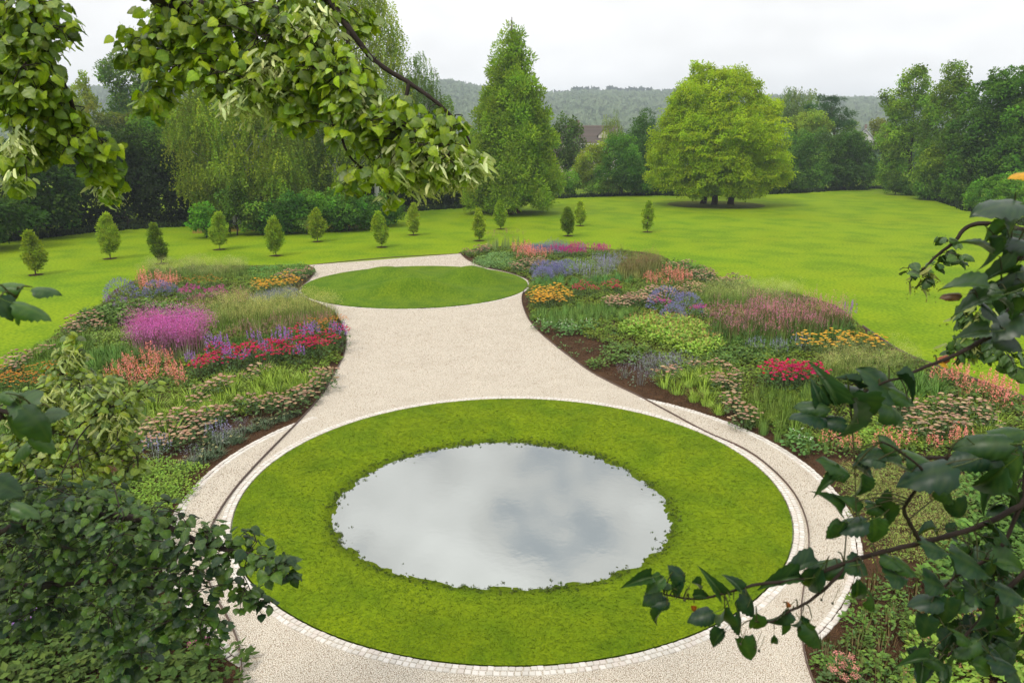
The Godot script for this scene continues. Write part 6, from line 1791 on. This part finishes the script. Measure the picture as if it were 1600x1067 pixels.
func near_trees() -> void:
	var wood := Color(0.03, 0.022, 0.017)
	# ---------- upper left linden, hanging boughs
	var o := thing("linden_tree", "overhanging linden at the upper left, yellow green leaves and pale bracts against the sky", "tree", Vector3(-5.2, 0, -3.6))
	var trunk_path := [-5.2, -0.1, -3.6, -5.25, 3.0, -3.6, -5.1, 6.5, -3.7, -4.9, 10.5, -3.9, -4.6, 13.0, -4.1]
	limb(o, trunk_path, 0.36, 0.16, Color(0.06, 0.05, 0.04), "trunk", 12)
	var bough := [-4.9, 10.2, -3.9] + [-2.36, 8.55, -4.9, -2.25, 8.37, -5.2, -2.12, 8.35, -5.3, -1.98, 8.32, -5.35, -1.88, 8.37, -5.4, -1.72, 8.56, -5.5]
	var bough2 := [-1.88, 8.37, -5.4, -1.6, 8.55, -5.4, -1.23, 8.4, -5.3, -1.05, 8.19, -5.2, -0.9, 8, -5.2, -0.66, 7.85, -5.1, -0.47, 7.72, -5, -0.32, 7.57, -5, -0.22, 7.39, -4.9]
	var bough3 := [-4.95, 10.0, -3.85] + [-3.19, 8.54, -5, -2.95, 8.36, -5, -2.93, 8.16, -5, -2.89, 7.99, -5, -2.83, 7.84, -5, -2.82, 7.61, -5.1, -2.76, 7.32, -5.2, -2.74, 7.15, -5.2]
	limb(o, bough, 0.075, 0.05, wood)
	limb(o, bough2, 0.028, 0.006, wood)
	limb(o, bough3, 0.03, 0.006, wood)
	var side := [[-1.87, 8.37, -5.4, -1.81, 8.14, -5.3, -1.77, 7.94, -5.3, -1.6, 7.77, -5.2], [-1.05, 8.19, -5.2, -1.07, 7.92, -5.1, -1.12, 7.69, -5.1, -1.06, 7.41, -5, -0.84, 7.23, -5], [-2.09, 8.33, -5.3, -2.14, 8.09, -5.2, -2.26, 7.85, -5.2, -2.37, 7.73, -5.2], [-1.23, 8.4, -5.3, -1.39, 8.14, -5.3, -1.42, 7.89, -5.2, -1.36, 7.65, -5.2], [-2.93, 8.16, -5, -3.04, 7.91, -4.9, -3.12, 7.64, -4.9, -3.06, 7.37, -4.8], [-0.66, 7.85, -5.1, -0.7, 7.61, -5, -0.66, 7.37, -5, -0.49, 7.25, -4.9]]
	for s in side: limb(o, s, 0.014, 0.005, wood)
	var light := leaf_set("light leaf", Color(0.175, 0.27, 0.011), 0.55, [[0.15, 0.2, 0.1], [0.4, 0.5, -0.2], [0.05, 0.1, 0.25], [0.3, 0.7, 0.0], [0.2, 0.3, -0.3], [0.5, 0.25, 0.2]])
	var lobes := [-2.39, 8.09, -5.2, 0.19, 0.15, -2.5, 8.03, -5.2, 0.1, 0.07, -2.11, 8.13, -5.2, 0.26, 0.21, -2.24, 7.88, -5.1, 0.15, 0.12, -1.78, 8.17, -5.2, 0.26, 0.26, -1.49, 8.15, -5.2, 0.26, 0.26, -1.93, 7.92, -5.1, 0.21, 0.16, -1.57, 7.87, -5.1, 0.3, 0.2, -1.23, 7.96, -5.1, 0.21, 0.25, -1.03, 7.84, -5, 0.21, 0.25, -1.37, 7.67, -5.1, 0.2, 0.15, -0.96, 7.59, -5, 0.24, 0.19, -0.72, 7.59, -4.9, 0.22, 0.19, -0.82, 7.31, -4.9, 0.28, 0.13, -0.52, 7.43, -4.8, 0.22, 0.18, -0.42, 7.57, -4.9, 0.15, 0.13, -0.3, 7.37, -4.8, 0.14, 0.12, -1.05, 7.21, -5, 0.11, 0.06, -0.77, 7.12, -4.9, 0.08, 0.03, -2.3, 7.73, -5.1, 0.13, 0.11, -2.05, 8.34, -5.3, 0.42, 0.11, -1.34, 8.32, -5.3, 0.28, 0.17, -1.03, 8.27, -5.4, 0.14, 0.11, -0.4, 7.3, -4.8, 0.14, 0.09]
	var lobes_b := [-2.93, 8.18, -5, 0.25, 0.22, -3.11, 8.1, -5, 0.18, 0.26, -2.97, 7.83, -4.9, 0.23, 0.22, -3.1, 7.76, -4.9, 0.17, 0.21, -2.99, 7.57, -5, 0.22, 0.15, -2.82, 7.63, -5, 0.11, 0.09, -2.74, 7.47, -5, 0.21, 0.11, -3.05, 7.44, -5, 0.19, 0.11, -2.73, 7.33, -5.1, 0.16, 0.12, -2.71, 7.21, -5.2, 0.07, 0.08, -2.75, 7.14, -5.2, 0.06, 0.05, -3.06, 7.37, -4.7, 0.11, 0.11, -3, 7.25, -4.6, 0.1, 0.06, -2.88, 7.76, -5, 0.06, 0.1]
	var mat := plain(0.42, 0.5, 0.75)
	var all := leaf_cloud(o, lobes, 3500, light, mat, 0.07, 0.55, 0.6, 190)
	all.append_array(leaf_cloud(o, lobes_b, 1450, light, mat, 0.07, 0.6, 0.6, 110))
	twigs(o, all, [bough2, bough, bough3] + side, 5, 0.006, wood)
	bracts(o, [-1.68, 7.75, -5.1, 0.21, 0.13, -1.52, 7.89, -5.1, 0.22, 0.18, -0.98, 7.71, -5, 0.13, 0.09, -1.04, 7.67, -5, 0.11, 0.08, -0.65, 7.37, -4.9, 0.26, 0.15, -0.4, 7.36, -4.8, 0.17, 0.13, -0.22, 7.33, -4.8, 0.11, 0.09, -0.57, 7.25, -4.9, 0.17, 0.07, -1.32, 8.21, -5.2, 0.23, 0.18, -0.78, 7.13, -4.9, 0.06, 0.03, -2.75, 7.15, -5.2, 0.06, 0.05, -2.74, 7.21, -5.2, 0.07, 0.06, -3.01, 7.27, -4.6, 0.08, 0.06, -3.02, 7.49, -4.7, 0.1, 0.08], 420, Color(0.58, 0.64, 0.3))

	# ---------- lower left linden, seen from above
	o = thing("linden_tree", "dark green linden at the lower left seen from above, boughs reaching over the path", "tree", Vector3(-5.6, 0, -6.2))
	limb(o, [-5.6, -0.1, -6.2, -5.6, 2.0, -6.2, -5.4, 4.2, -6.1, -5.2, 6.0, -6.0], 0.3, 0.12, Color(0.06, 0.05, 0.04), "trunk", 12)
	var b1 := [-5.5, 3.6, -6.1] + [-4.41, 4.3, -5.6, -3.84, 4.5, -5.5, -3.24, 4.67, -5.3, -2.69, 4.72, -5.1, -2.24, 4.65, -4.9, -1.83, 4.61, -4.8, -1.58, 4.51, -4.7]
	var b2 := [-5.55, 2.6, -6.2] + [-4.55, 3.82, -5.6, -3.99, 3.91, -5.5, -3.32, 4.1, -5.3, -2.71, 4.15, -5.1, -2.29, 4.05, -5]
	var b3 := [-5.4, 4.6, -6.1] + [-4.79, 4.28, -6.6, -4.38, 4.89, -6.7, -4.23, 5.28, -6.7, -4.19, 5.47, -6.7, -4.08, 5.71, -6.7]
	var b4 := [-4.5, 4.54, -6.6, -3.96, 4.97, -6.5, -3.68, 5.13, -6.4, -3.31, 5.35, -6.3, -3.13, 5.44, -6.3]
	limb(o, b1, 0.05, 0.008, wood)
	limb(o, b2, 0.05, 0.008, wood)
	limb(o, b3, 0.05, 0.007, wood)
	limb(o, b4, 0.02, 0.004, wood)
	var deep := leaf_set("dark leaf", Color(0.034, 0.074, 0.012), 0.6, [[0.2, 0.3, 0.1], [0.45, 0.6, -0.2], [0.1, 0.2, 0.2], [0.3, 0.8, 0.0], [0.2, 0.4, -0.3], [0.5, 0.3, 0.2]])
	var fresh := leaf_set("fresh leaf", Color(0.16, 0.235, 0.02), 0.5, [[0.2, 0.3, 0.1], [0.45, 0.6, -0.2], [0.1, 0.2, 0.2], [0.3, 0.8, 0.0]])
	var glossy := plain(0.42, 0.38, 0.3)
	lobes = [-3.83, 4.78, -5.4, 0.38, 0.22, -3.33, 4.75, -5.3, 0.35, 0.23, -2.79, 4.72, -5.1, 0.34, 0.2, -2.33, 4.69, -4.9, 0.28, 0.16, -1.99, 4.65, -4.85, 0.24, 0.14, -1.67, 4.62, -4.7, 0.16, 0.13, -1.56, 4.54, -4.7, 0.08, 0.07, -3.71, 4.3, -5.4, 0.43, 0.31, -2.99, 4.31, -5.2, 0.37, 0.27, -2.41, 4.32, -5, 0.26, 0.22, -1.99, 4.25, -4.9, 0.17, 0.16, -1.84, 4.18, -4.85, 0.09, 0.08, -3.89, 3.83, -5.4, 0.38, 0.28, -3.21, 3.82, -5.2, 0.32, 0.23, -2.72, 3.86, -5.1, 0.21, 0.2, -2.29, 3.89, -4.95, 0.12, 0.16, -2.44, 4.05, -5, 0.22, 0.16, -3.1, 3.43, -5.2, 0.23, 0.14]
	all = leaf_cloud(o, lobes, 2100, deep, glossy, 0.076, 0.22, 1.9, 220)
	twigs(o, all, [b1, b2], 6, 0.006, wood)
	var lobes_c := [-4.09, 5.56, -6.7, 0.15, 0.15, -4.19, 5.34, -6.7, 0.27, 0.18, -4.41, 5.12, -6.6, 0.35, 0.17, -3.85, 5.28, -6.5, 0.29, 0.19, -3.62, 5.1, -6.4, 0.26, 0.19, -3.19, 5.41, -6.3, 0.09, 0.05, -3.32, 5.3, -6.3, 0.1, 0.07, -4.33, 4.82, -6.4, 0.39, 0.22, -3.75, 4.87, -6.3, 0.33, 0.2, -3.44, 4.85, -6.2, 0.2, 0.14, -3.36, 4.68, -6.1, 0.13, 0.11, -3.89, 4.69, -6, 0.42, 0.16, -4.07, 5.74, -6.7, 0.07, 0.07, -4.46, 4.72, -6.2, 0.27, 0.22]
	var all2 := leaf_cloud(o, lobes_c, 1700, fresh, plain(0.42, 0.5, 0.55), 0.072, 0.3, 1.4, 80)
	twigs(o, all2, [b3, b4], 6, 0.006, wood)
	bracts(o, [-4.03, 5.56, -6.6, 0.17, 0.16, -3.86, 5.26, -6.4, 0.39, 0.19, -3.48, 5.11, -6.3, 0.22, 0.19, -3.53, 4.78, -6.2, 0.22, 0.11, -4.29, 5.1, -6.5, 0.29, 0.17], 110, Color(0.5, 0.56, 0.2))

	# ---------- near left sprig, a few large leaves
	o = thing("linden_sprig_tree", "near linden at the left edge with a few large soft leaves", "tree", Vector3(-3.2, 0, -1.5))
	limb(o, [-3.2, -0.1, -1.5, -3.2, 3.5, -1.5, -3.1, 7.5, -1.6, -3.0, 9.5, -1.6], 0.2, 0.09, Color(0.06, 0.05, 0.04), "trunk", 12)
	var t1 := [-3.1, 7.6, -1.6, -2.0, 7.45, -1.55] + [-1.09, 7.19, -1.5, -1.04, 7.19, -1.5, -1.01, 7.19, -1.5]
	var t2 := [-3.12, 7.0, -1.58, -2.0, 7.2, -1.6] + [-1.24, 6.91, -1.6, -1.17, 6.91, -1.6, -1.12, 6.9, -1.6, -1.07, 6.91, -1.6]
	limb(o, t1, 0.012, 0.003, wood)
	limb(o, t2, 0.012, 0.003, wood)
	var big := leaf_set("big leaf", Color(0.03, 0.075, 0.016), 0.35, [[0.3, 0.5, 0.1], [0.5, 0.9, -0.2], [0.2, 0.3, 0.2], [0.45, 1.2, 0.1]])
	var st := MB.new()
	single_leaves(o, [-0.95, 7.18, -1.45, 7.2, 15, -0.95, 7.21, -1.5, 5.2, -8, -1.02, 7.22, -1.5, 5.7, 200, -1, 7.18, -1.45, 5.5, 60, -1.02, 7.14, -1.5, 2.0, 90], big, glossy, [t1], st, Color(0.06, 0.06, 0.02))
	single_leaves(o, [-1.11, 6.93, -1.6, 9.5, 190, -1.04, 6.9, -1.55, 9.8, 50, -1.14, 6.87, -1.6, 9.5, 110, -1.07, 6.88, -1.65, 6.3, -10, -1.11, 6.81, -1.65, 6.9, 40, -1.21, 6.77, -1.7, 7.5, 150, -1.14, 6.95, -1.6, 6.1, 200, -1.25, 6.67, -1.7, 8.1, 30, -1.25, 6.59, -1.75, 7.7, 10], big, plain(0.42, 0.5, 0.55), [t2], st, Color(0.06, 0.06, 0.02))
	put("leaf_stalks", st.mesh(), plain(0.7, 0.3), o).set_meta("kind", "stuff")

	# ---------- right linden, closest of all
	o = thing("linden_tree", "near linden at the right edge, dark glossy curled leaves on bare thin branches", "tree", Vector3(3.3, 0, -1.8))
	limb(o, [3.3, -0.1, -1.8, 3.3, 3.0, -1.8, 3.25, 6.0, -1.85, 3.1, 9.5, -1.9], 0.3, 0.12, Color(0.06, 0.05, 0.04), "trunk", 12)
	var r1 := [3.28, 6.3, -1.85] + [1.65, 6.63, -1.95, 1.38, 6.54, -1.85, 1.23, 6.5, -1.8, 1.07, 6.48, -1.76, 0.98, 6.47, -1.74, 0.87, 6.45, -1.72, 0.74, 6.41, -1.7, 0.63, 6.41, -1.68, 0.57, 6.4, -1.67, 0.47, 6.38, -1.66, 0.38, 6.4, -1.65]
	var r2 := [0.87, 6.45, -1.72, 0.82, 6.4, -1.7, 0.76, 6.35, -1.69, 0.71, 6.33, -1.68, 0.67, 6.3, -1.68, 0.63, 6.3, -1.68]
	var r3 := [1.07, 6.48, -1.76, 1.02, 6.55, -1.74, 0.99, 6.6, -1.72, 1, 6.66, -1.7, 1, 6.72, -1.68, 0.91, 6.79, -1.66, 0.87, 6.81, -1.65]
	var r4 := [3.2, 6.9, -1.9] + [1.42, 7.08, -1.85, 1.26, 7.06, -1.8, 1.17, 7.03, -1.78, 1.11, 7, -1.77, 1.06, 6.98, -1.76, 1, 6.96, -1.75, 0.95, 6.94, -1.74, 0.9, 6.93, -1.73, 0.82, 6.89, -1.72]
	var r5 := [3.2, 7.2, -1.9] + [1.37, 7.23, -1.8, 1.21, 7.19, -1.75, 1.14, 7.16, -1.74, 1.1, 7.13, -1.73]
	var r6 := [1.6, 6.71, -1.9, 1.36, 6.69, -1.85, 1.19, 6.7, -1.8, 1.04, 6.72, -1.76, 0.96, 6.72, -1.74]
	var r7 := [1.38, 6.54, -1.85, 1.32, 6.42, -1.82, 1.21, 6.36, -1.8, 1.16, 6.31, -1.79, 1.14, 6.25, -1.79]
	var r8 := [1.52, 6.38, -1.9, 1.38, 6.27, -1.85, 1.29, 6.18, -1.82, 1.22, 6.1, -1.8]
	for r in [[r1, 0.009, 0.0022], [r2, 0.005, 0.002], [r3, 0.006, 0.002], [r4, 0.008, 0.002], [r5, 0.009, 0.002], [r6, 0.009, 0.003], [r7, 0.006, 0.002], [r8, 0.008, 0.003]]:
		limb(o, r[0], r[1], r[2], Color(0.026, 0.019, 0.014))
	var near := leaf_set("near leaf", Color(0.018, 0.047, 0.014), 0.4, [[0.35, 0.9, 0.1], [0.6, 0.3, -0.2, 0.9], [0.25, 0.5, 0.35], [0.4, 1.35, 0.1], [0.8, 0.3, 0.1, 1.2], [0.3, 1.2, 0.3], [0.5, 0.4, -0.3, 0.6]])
	var shiny := plain(0.4, 0.36, 0.15)
	st = MB.new()
	var stalk_col := Color(0.05, 0.05, 0.02)
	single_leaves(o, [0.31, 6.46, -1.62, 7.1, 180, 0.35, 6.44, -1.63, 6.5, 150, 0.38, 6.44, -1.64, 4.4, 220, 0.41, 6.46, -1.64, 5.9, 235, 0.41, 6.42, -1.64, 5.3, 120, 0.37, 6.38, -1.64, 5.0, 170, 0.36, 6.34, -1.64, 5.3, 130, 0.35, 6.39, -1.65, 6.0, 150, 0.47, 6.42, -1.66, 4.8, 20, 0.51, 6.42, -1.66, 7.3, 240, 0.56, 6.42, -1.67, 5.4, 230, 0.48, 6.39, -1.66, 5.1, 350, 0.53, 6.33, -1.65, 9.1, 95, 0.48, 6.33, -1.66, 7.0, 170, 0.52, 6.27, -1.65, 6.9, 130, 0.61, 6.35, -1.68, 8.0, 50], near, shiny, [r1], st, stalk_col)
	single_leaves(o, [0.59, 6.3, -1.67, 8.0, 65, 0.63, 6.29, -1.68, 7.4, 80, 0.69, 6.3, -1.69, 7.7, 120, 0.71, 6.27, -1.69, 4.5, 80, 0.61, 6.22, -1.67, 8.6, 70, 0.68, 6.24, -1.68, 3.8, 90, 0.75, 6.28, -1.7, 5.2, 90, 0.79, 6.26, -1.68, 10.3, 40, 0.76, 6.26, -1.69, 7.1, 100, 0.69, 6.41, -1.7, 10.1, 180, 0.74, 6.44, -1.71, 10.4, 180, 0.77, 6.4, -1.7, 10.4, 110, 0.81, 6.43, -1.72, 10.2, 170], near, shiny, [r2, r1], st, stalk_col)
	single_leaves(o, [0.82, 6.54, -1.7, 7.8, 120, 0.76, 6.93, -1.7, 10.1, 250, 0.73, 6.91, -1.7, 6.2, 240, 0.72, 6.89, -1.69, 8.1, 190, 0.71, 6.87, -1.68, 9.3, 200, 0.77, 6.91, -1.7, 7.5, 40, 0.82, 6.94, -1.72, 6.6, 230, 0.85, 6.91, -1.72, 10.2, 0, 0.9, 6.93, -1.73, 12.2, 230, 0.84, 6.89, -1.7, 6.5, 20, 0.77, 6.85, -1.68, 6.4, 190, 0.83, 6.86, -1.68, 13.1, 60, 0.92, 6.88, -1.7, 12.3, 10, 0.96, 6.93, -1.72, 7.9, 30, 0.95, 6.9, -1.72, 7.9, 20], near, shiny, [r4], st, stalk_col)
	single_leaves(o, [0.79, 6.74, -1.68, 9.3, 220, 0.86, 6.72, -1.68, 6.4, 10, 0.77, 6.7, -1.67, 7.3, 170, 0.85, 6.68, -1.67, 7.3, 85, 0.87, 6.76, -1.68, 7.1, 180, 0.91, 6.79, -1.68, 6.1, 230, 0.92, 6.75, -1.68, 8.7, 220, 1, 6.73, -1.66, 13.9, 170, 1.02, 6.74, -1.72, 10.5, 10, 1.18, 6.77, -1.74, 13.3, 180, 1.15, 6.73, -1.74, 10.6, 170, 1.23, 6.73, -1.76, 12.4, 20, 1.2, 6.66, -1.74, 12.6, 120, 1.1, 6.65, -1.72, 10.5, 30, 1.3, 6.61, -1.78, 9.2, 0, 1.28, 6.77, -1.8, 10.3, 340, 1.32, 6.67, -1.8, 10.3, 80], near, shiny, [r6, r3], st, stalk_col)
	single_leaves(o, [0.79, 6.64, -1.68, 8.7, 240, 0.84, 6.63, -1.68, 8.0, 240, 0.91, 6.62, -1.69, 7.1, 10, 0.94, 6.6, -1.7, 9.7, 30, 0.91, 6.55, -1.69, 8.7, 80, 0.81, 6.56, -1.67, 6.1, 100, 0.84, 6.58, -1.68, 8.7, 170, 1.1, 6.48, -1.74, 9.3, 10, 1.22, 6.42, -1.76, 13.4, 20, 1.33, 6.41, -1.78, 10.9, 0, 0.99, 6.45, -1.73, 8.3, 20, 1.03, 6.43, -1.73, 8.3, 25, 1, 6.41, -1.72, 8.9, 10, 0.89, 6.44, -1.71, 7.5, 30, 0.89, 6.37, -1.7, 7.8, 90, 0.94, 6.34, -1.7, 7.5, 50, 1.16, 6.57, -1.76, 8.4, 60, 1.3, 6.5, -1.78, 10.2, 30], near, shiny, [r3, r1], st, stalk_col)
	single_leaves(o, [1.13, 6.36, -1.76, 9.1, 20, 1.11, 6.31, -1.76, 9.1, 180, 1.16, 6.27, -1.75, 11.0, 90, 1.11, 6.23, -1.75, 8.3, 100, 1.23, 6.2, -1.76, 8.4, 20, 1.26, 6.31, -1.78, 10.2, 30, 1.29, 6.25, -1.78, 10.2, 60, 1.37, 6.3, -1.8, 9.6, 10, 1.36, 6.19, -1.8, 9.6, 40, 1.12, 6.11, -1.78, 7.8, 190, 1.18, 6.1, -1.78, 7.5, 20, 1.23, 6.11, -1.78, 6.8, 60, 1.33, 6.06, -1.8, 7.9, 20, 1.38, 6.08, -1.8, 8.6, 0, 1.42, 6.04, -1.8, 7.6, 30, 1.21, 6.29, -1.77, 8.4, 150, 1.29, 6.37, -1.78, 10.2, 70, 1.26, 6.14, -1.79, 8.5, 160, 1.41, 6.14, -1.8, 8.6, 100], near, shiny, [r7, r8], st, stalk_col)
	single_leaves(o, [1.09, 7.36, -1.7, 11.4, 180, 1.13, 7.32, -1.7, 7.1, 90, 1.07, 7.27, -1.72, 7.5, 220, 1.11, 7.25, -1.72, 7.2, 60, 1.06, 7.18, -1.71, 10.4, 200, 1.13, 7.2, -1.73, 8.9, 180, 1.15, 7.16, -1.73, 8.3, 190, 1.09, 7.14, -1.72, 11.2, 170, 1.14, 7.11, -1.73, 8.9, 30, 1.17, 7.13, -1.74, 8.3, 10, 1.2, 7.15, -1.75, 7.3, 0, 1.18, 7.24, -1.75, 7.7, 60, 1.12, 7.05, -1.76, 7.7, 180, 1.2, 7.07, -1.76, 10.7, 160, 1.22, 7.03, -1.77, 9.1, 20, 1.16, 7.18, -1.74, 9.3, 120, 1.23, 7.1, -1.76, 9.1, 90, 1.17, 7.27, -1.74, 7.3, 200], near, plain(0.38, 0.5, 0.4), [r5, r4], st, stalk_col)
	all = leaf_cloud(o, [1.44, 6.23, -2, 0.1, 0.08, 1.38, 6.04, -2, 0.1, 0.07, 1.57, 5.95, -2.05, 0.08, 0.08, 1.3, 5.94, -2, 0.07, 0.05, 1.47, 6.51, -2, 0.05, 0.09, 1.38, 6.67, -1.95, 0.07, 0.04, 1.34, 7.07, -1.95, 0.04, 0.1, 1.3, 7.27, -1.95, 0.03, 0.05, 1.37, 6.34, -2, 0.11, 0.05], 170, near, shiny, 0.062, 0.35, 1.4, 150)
	twigs(o, all, [r1, r4, r5, r6, r7, r8], 1, 0.0025, Color(0.045, 0.04, 0.02), 0.05)
	leaf_cloud(o, [1.6, 7.06, -2, 0.11, 0.16, 1.76, 6.65, -2, 0.12, 0.19, 1.81, 6.23, -2, 0.12, 0.16, 2.07, 6.81, -2.1, 0.2, 0.29, 2.2, 6.26, -2.1, 0.2, 0.24, 2.53, 6.52, -2.2, 0.23, 0.35], 420, near, shiny, 0.07, 0.35, 1.3, 0)
	# turned leaves
	var gold := leaf_set("gold leaf", Color(0.5, 0.27, 0.015), 0.1, [[0.3, 0.5, 0.1]])
	var brown := leaf_set("brown leaf", Color(0.07, 0.035, 0.015), 0.1, [[0.5, 1.6, 0.1]])
	var russet := leaf_set("russet leaf", Color(0.2, 0.05, 0.012), 0.1, [[0.4, 1.0, 0.1]])
	single_leaves(o, [1.06, 6.97, -1.76, 3.7, 20, 1.19, 7.42, -1.8, 4.5, 180], gold, plain(0.5, 0.4, 0.5), [r4, r5], st, stalk_col)
	single_leaves(o, [1.03, 7.15, -1.72, 4.6, 185], brown, shiny, [r5], st, stalk_col)
	single_leaves(o, [1.06, 6.98, -1.77, 3.4, 170, 0.46, 6.35, -1.66, 2.2, 90, 0.71, 6.35, -1.68, 2.2, 20], russet, shiny, [r4, r1, r2], st, stalk_col)
	put("leaf_stalks", st.mesh(), plain(0.7, 0.3), o).set_meta("kind", "stuff")
	# round nutlets hanging on thin stalks
	var nut := MB.new()
	for p in [Vector3(0.43, 6.39, -1.64), Vector3(0.8, 6.35, -1.7), Vector3(0.83, 6.34, -1.7), Vector3(0.59, 6.24, -1.67), Vector3(0.63, 6.23, -1.67), Vector3(0.64, 6.22, -1.67), Vector3(0.96, 6.67, -1.7), Vector3(0.6, 6.33, -1.68)]:
		var q: Vector3 = p - o.position
		for i in 6:
			for j in 3:
				var a0 := TAU * i / 6.0
				var a1 := TAU * (i + 1) / 6.0
				var e0 := -PI / 2 + PI * j / 3.0
				var e1 := -PI / 2 + PI * (j + 1) / 3.0
				var f := func(a: float, e: float) -> Vector3: return q + Vector3(cos(a) * cos(e), sin(e), sin(a) * cos(e)) * 0.004
				nut.quad(f.call(a0, e0), f.call(a0, e1), f.call(a1, e1), f.call(a1, e0), Color(0.03, 0.03, 0.012))
		nut.tube(PackedVector3Array([q, q + Vector3(0.01, 0.05, 0.005)]), PackedFloat32Array([0.0007, 0.0007]), 3, Color(0.12, 0.11, 0.04))
	put("nutlets", nut.mesh(), plain(0.6), o).set_meta("kind", "stuff")
	# finer twigs of the same tree, farther out
	var f1 := [3.1, 8.4, -1.9] + [2.67, 7.17, -3.6, 2.85, 7.03, -4.4, 2.73, 7, -4.5, 2.65, 6.9, -4.5, 2.56, 6.82, -4.5, 2.48, 6.73, -4.5, 2.4, 6.71, -4.5]
	var f2 := [3.15, 8.0, -1.9] + [2.64, 6.87, -3.4, 2.87, 6.55, -4, 2.81, 6.39, -4.2, 2.67, 6.33, -4.2, 2.58, 6.23, -4.2]
	limb(o, f1, 0.02, 0.003, wood)
	limb(o, f2, 0.02, 0.003, wood)
	var small := leaf_set("small leaf", Color(0.05, 0.1, 0.025), 0.2, [[0.3, 0.6, 0.1], [0.5, 1.0, -0.2], [0.2, 0.3, 0.2]])
	all = leaf_cloud(o, [2.42, 6.73, -4.5, 0.06, 0.06, 2.5, 6.71, -4.5, 0.06, 0.06, 2.58, 6.79, -4.5, 0.06, 0.05, 2.66, 6.81, -4.5, 0.08, 0.05, 2.74, 6.79, -4.5, 0.06, 0.03, 2.59, 6.93, -4.5, 0.06, 0.03, 2.66, 6.88, -4.5, 0.04, 0.03], 62, small, glossy, 0.06, 0.3, 1.0, 62)
	all.append_array(leaf_cloud(o, [2.65, 6.5, -4.2, 0.1, 0.1, 2.6, 6.33, -4.2, 0.07, 0.09, 2.76, 6.35, -4.2, 0.08, 0.07, 2.81, 6.61, -4.2, 0.1, 0.09, 2.81, 6.31, -4, 0.05, 0.09, 2.77, 6.3, -4.1, 0.05, 0.05], 170, small, glossy, 0.065, 0.5, 0.9, 90))
	twigs(o, all, [f1, f2], 2, 0.0035, wood, 0.05)
	bracts(o, [2.72, 6.5, -4.2, 0.11, 0.08, 2.64, 6.31, -4.2, 0.07, 0.07, 2.52, 6.7, -4.5, 0.08, 0.05], 26, Color(0.3, 0.34, 0.1))
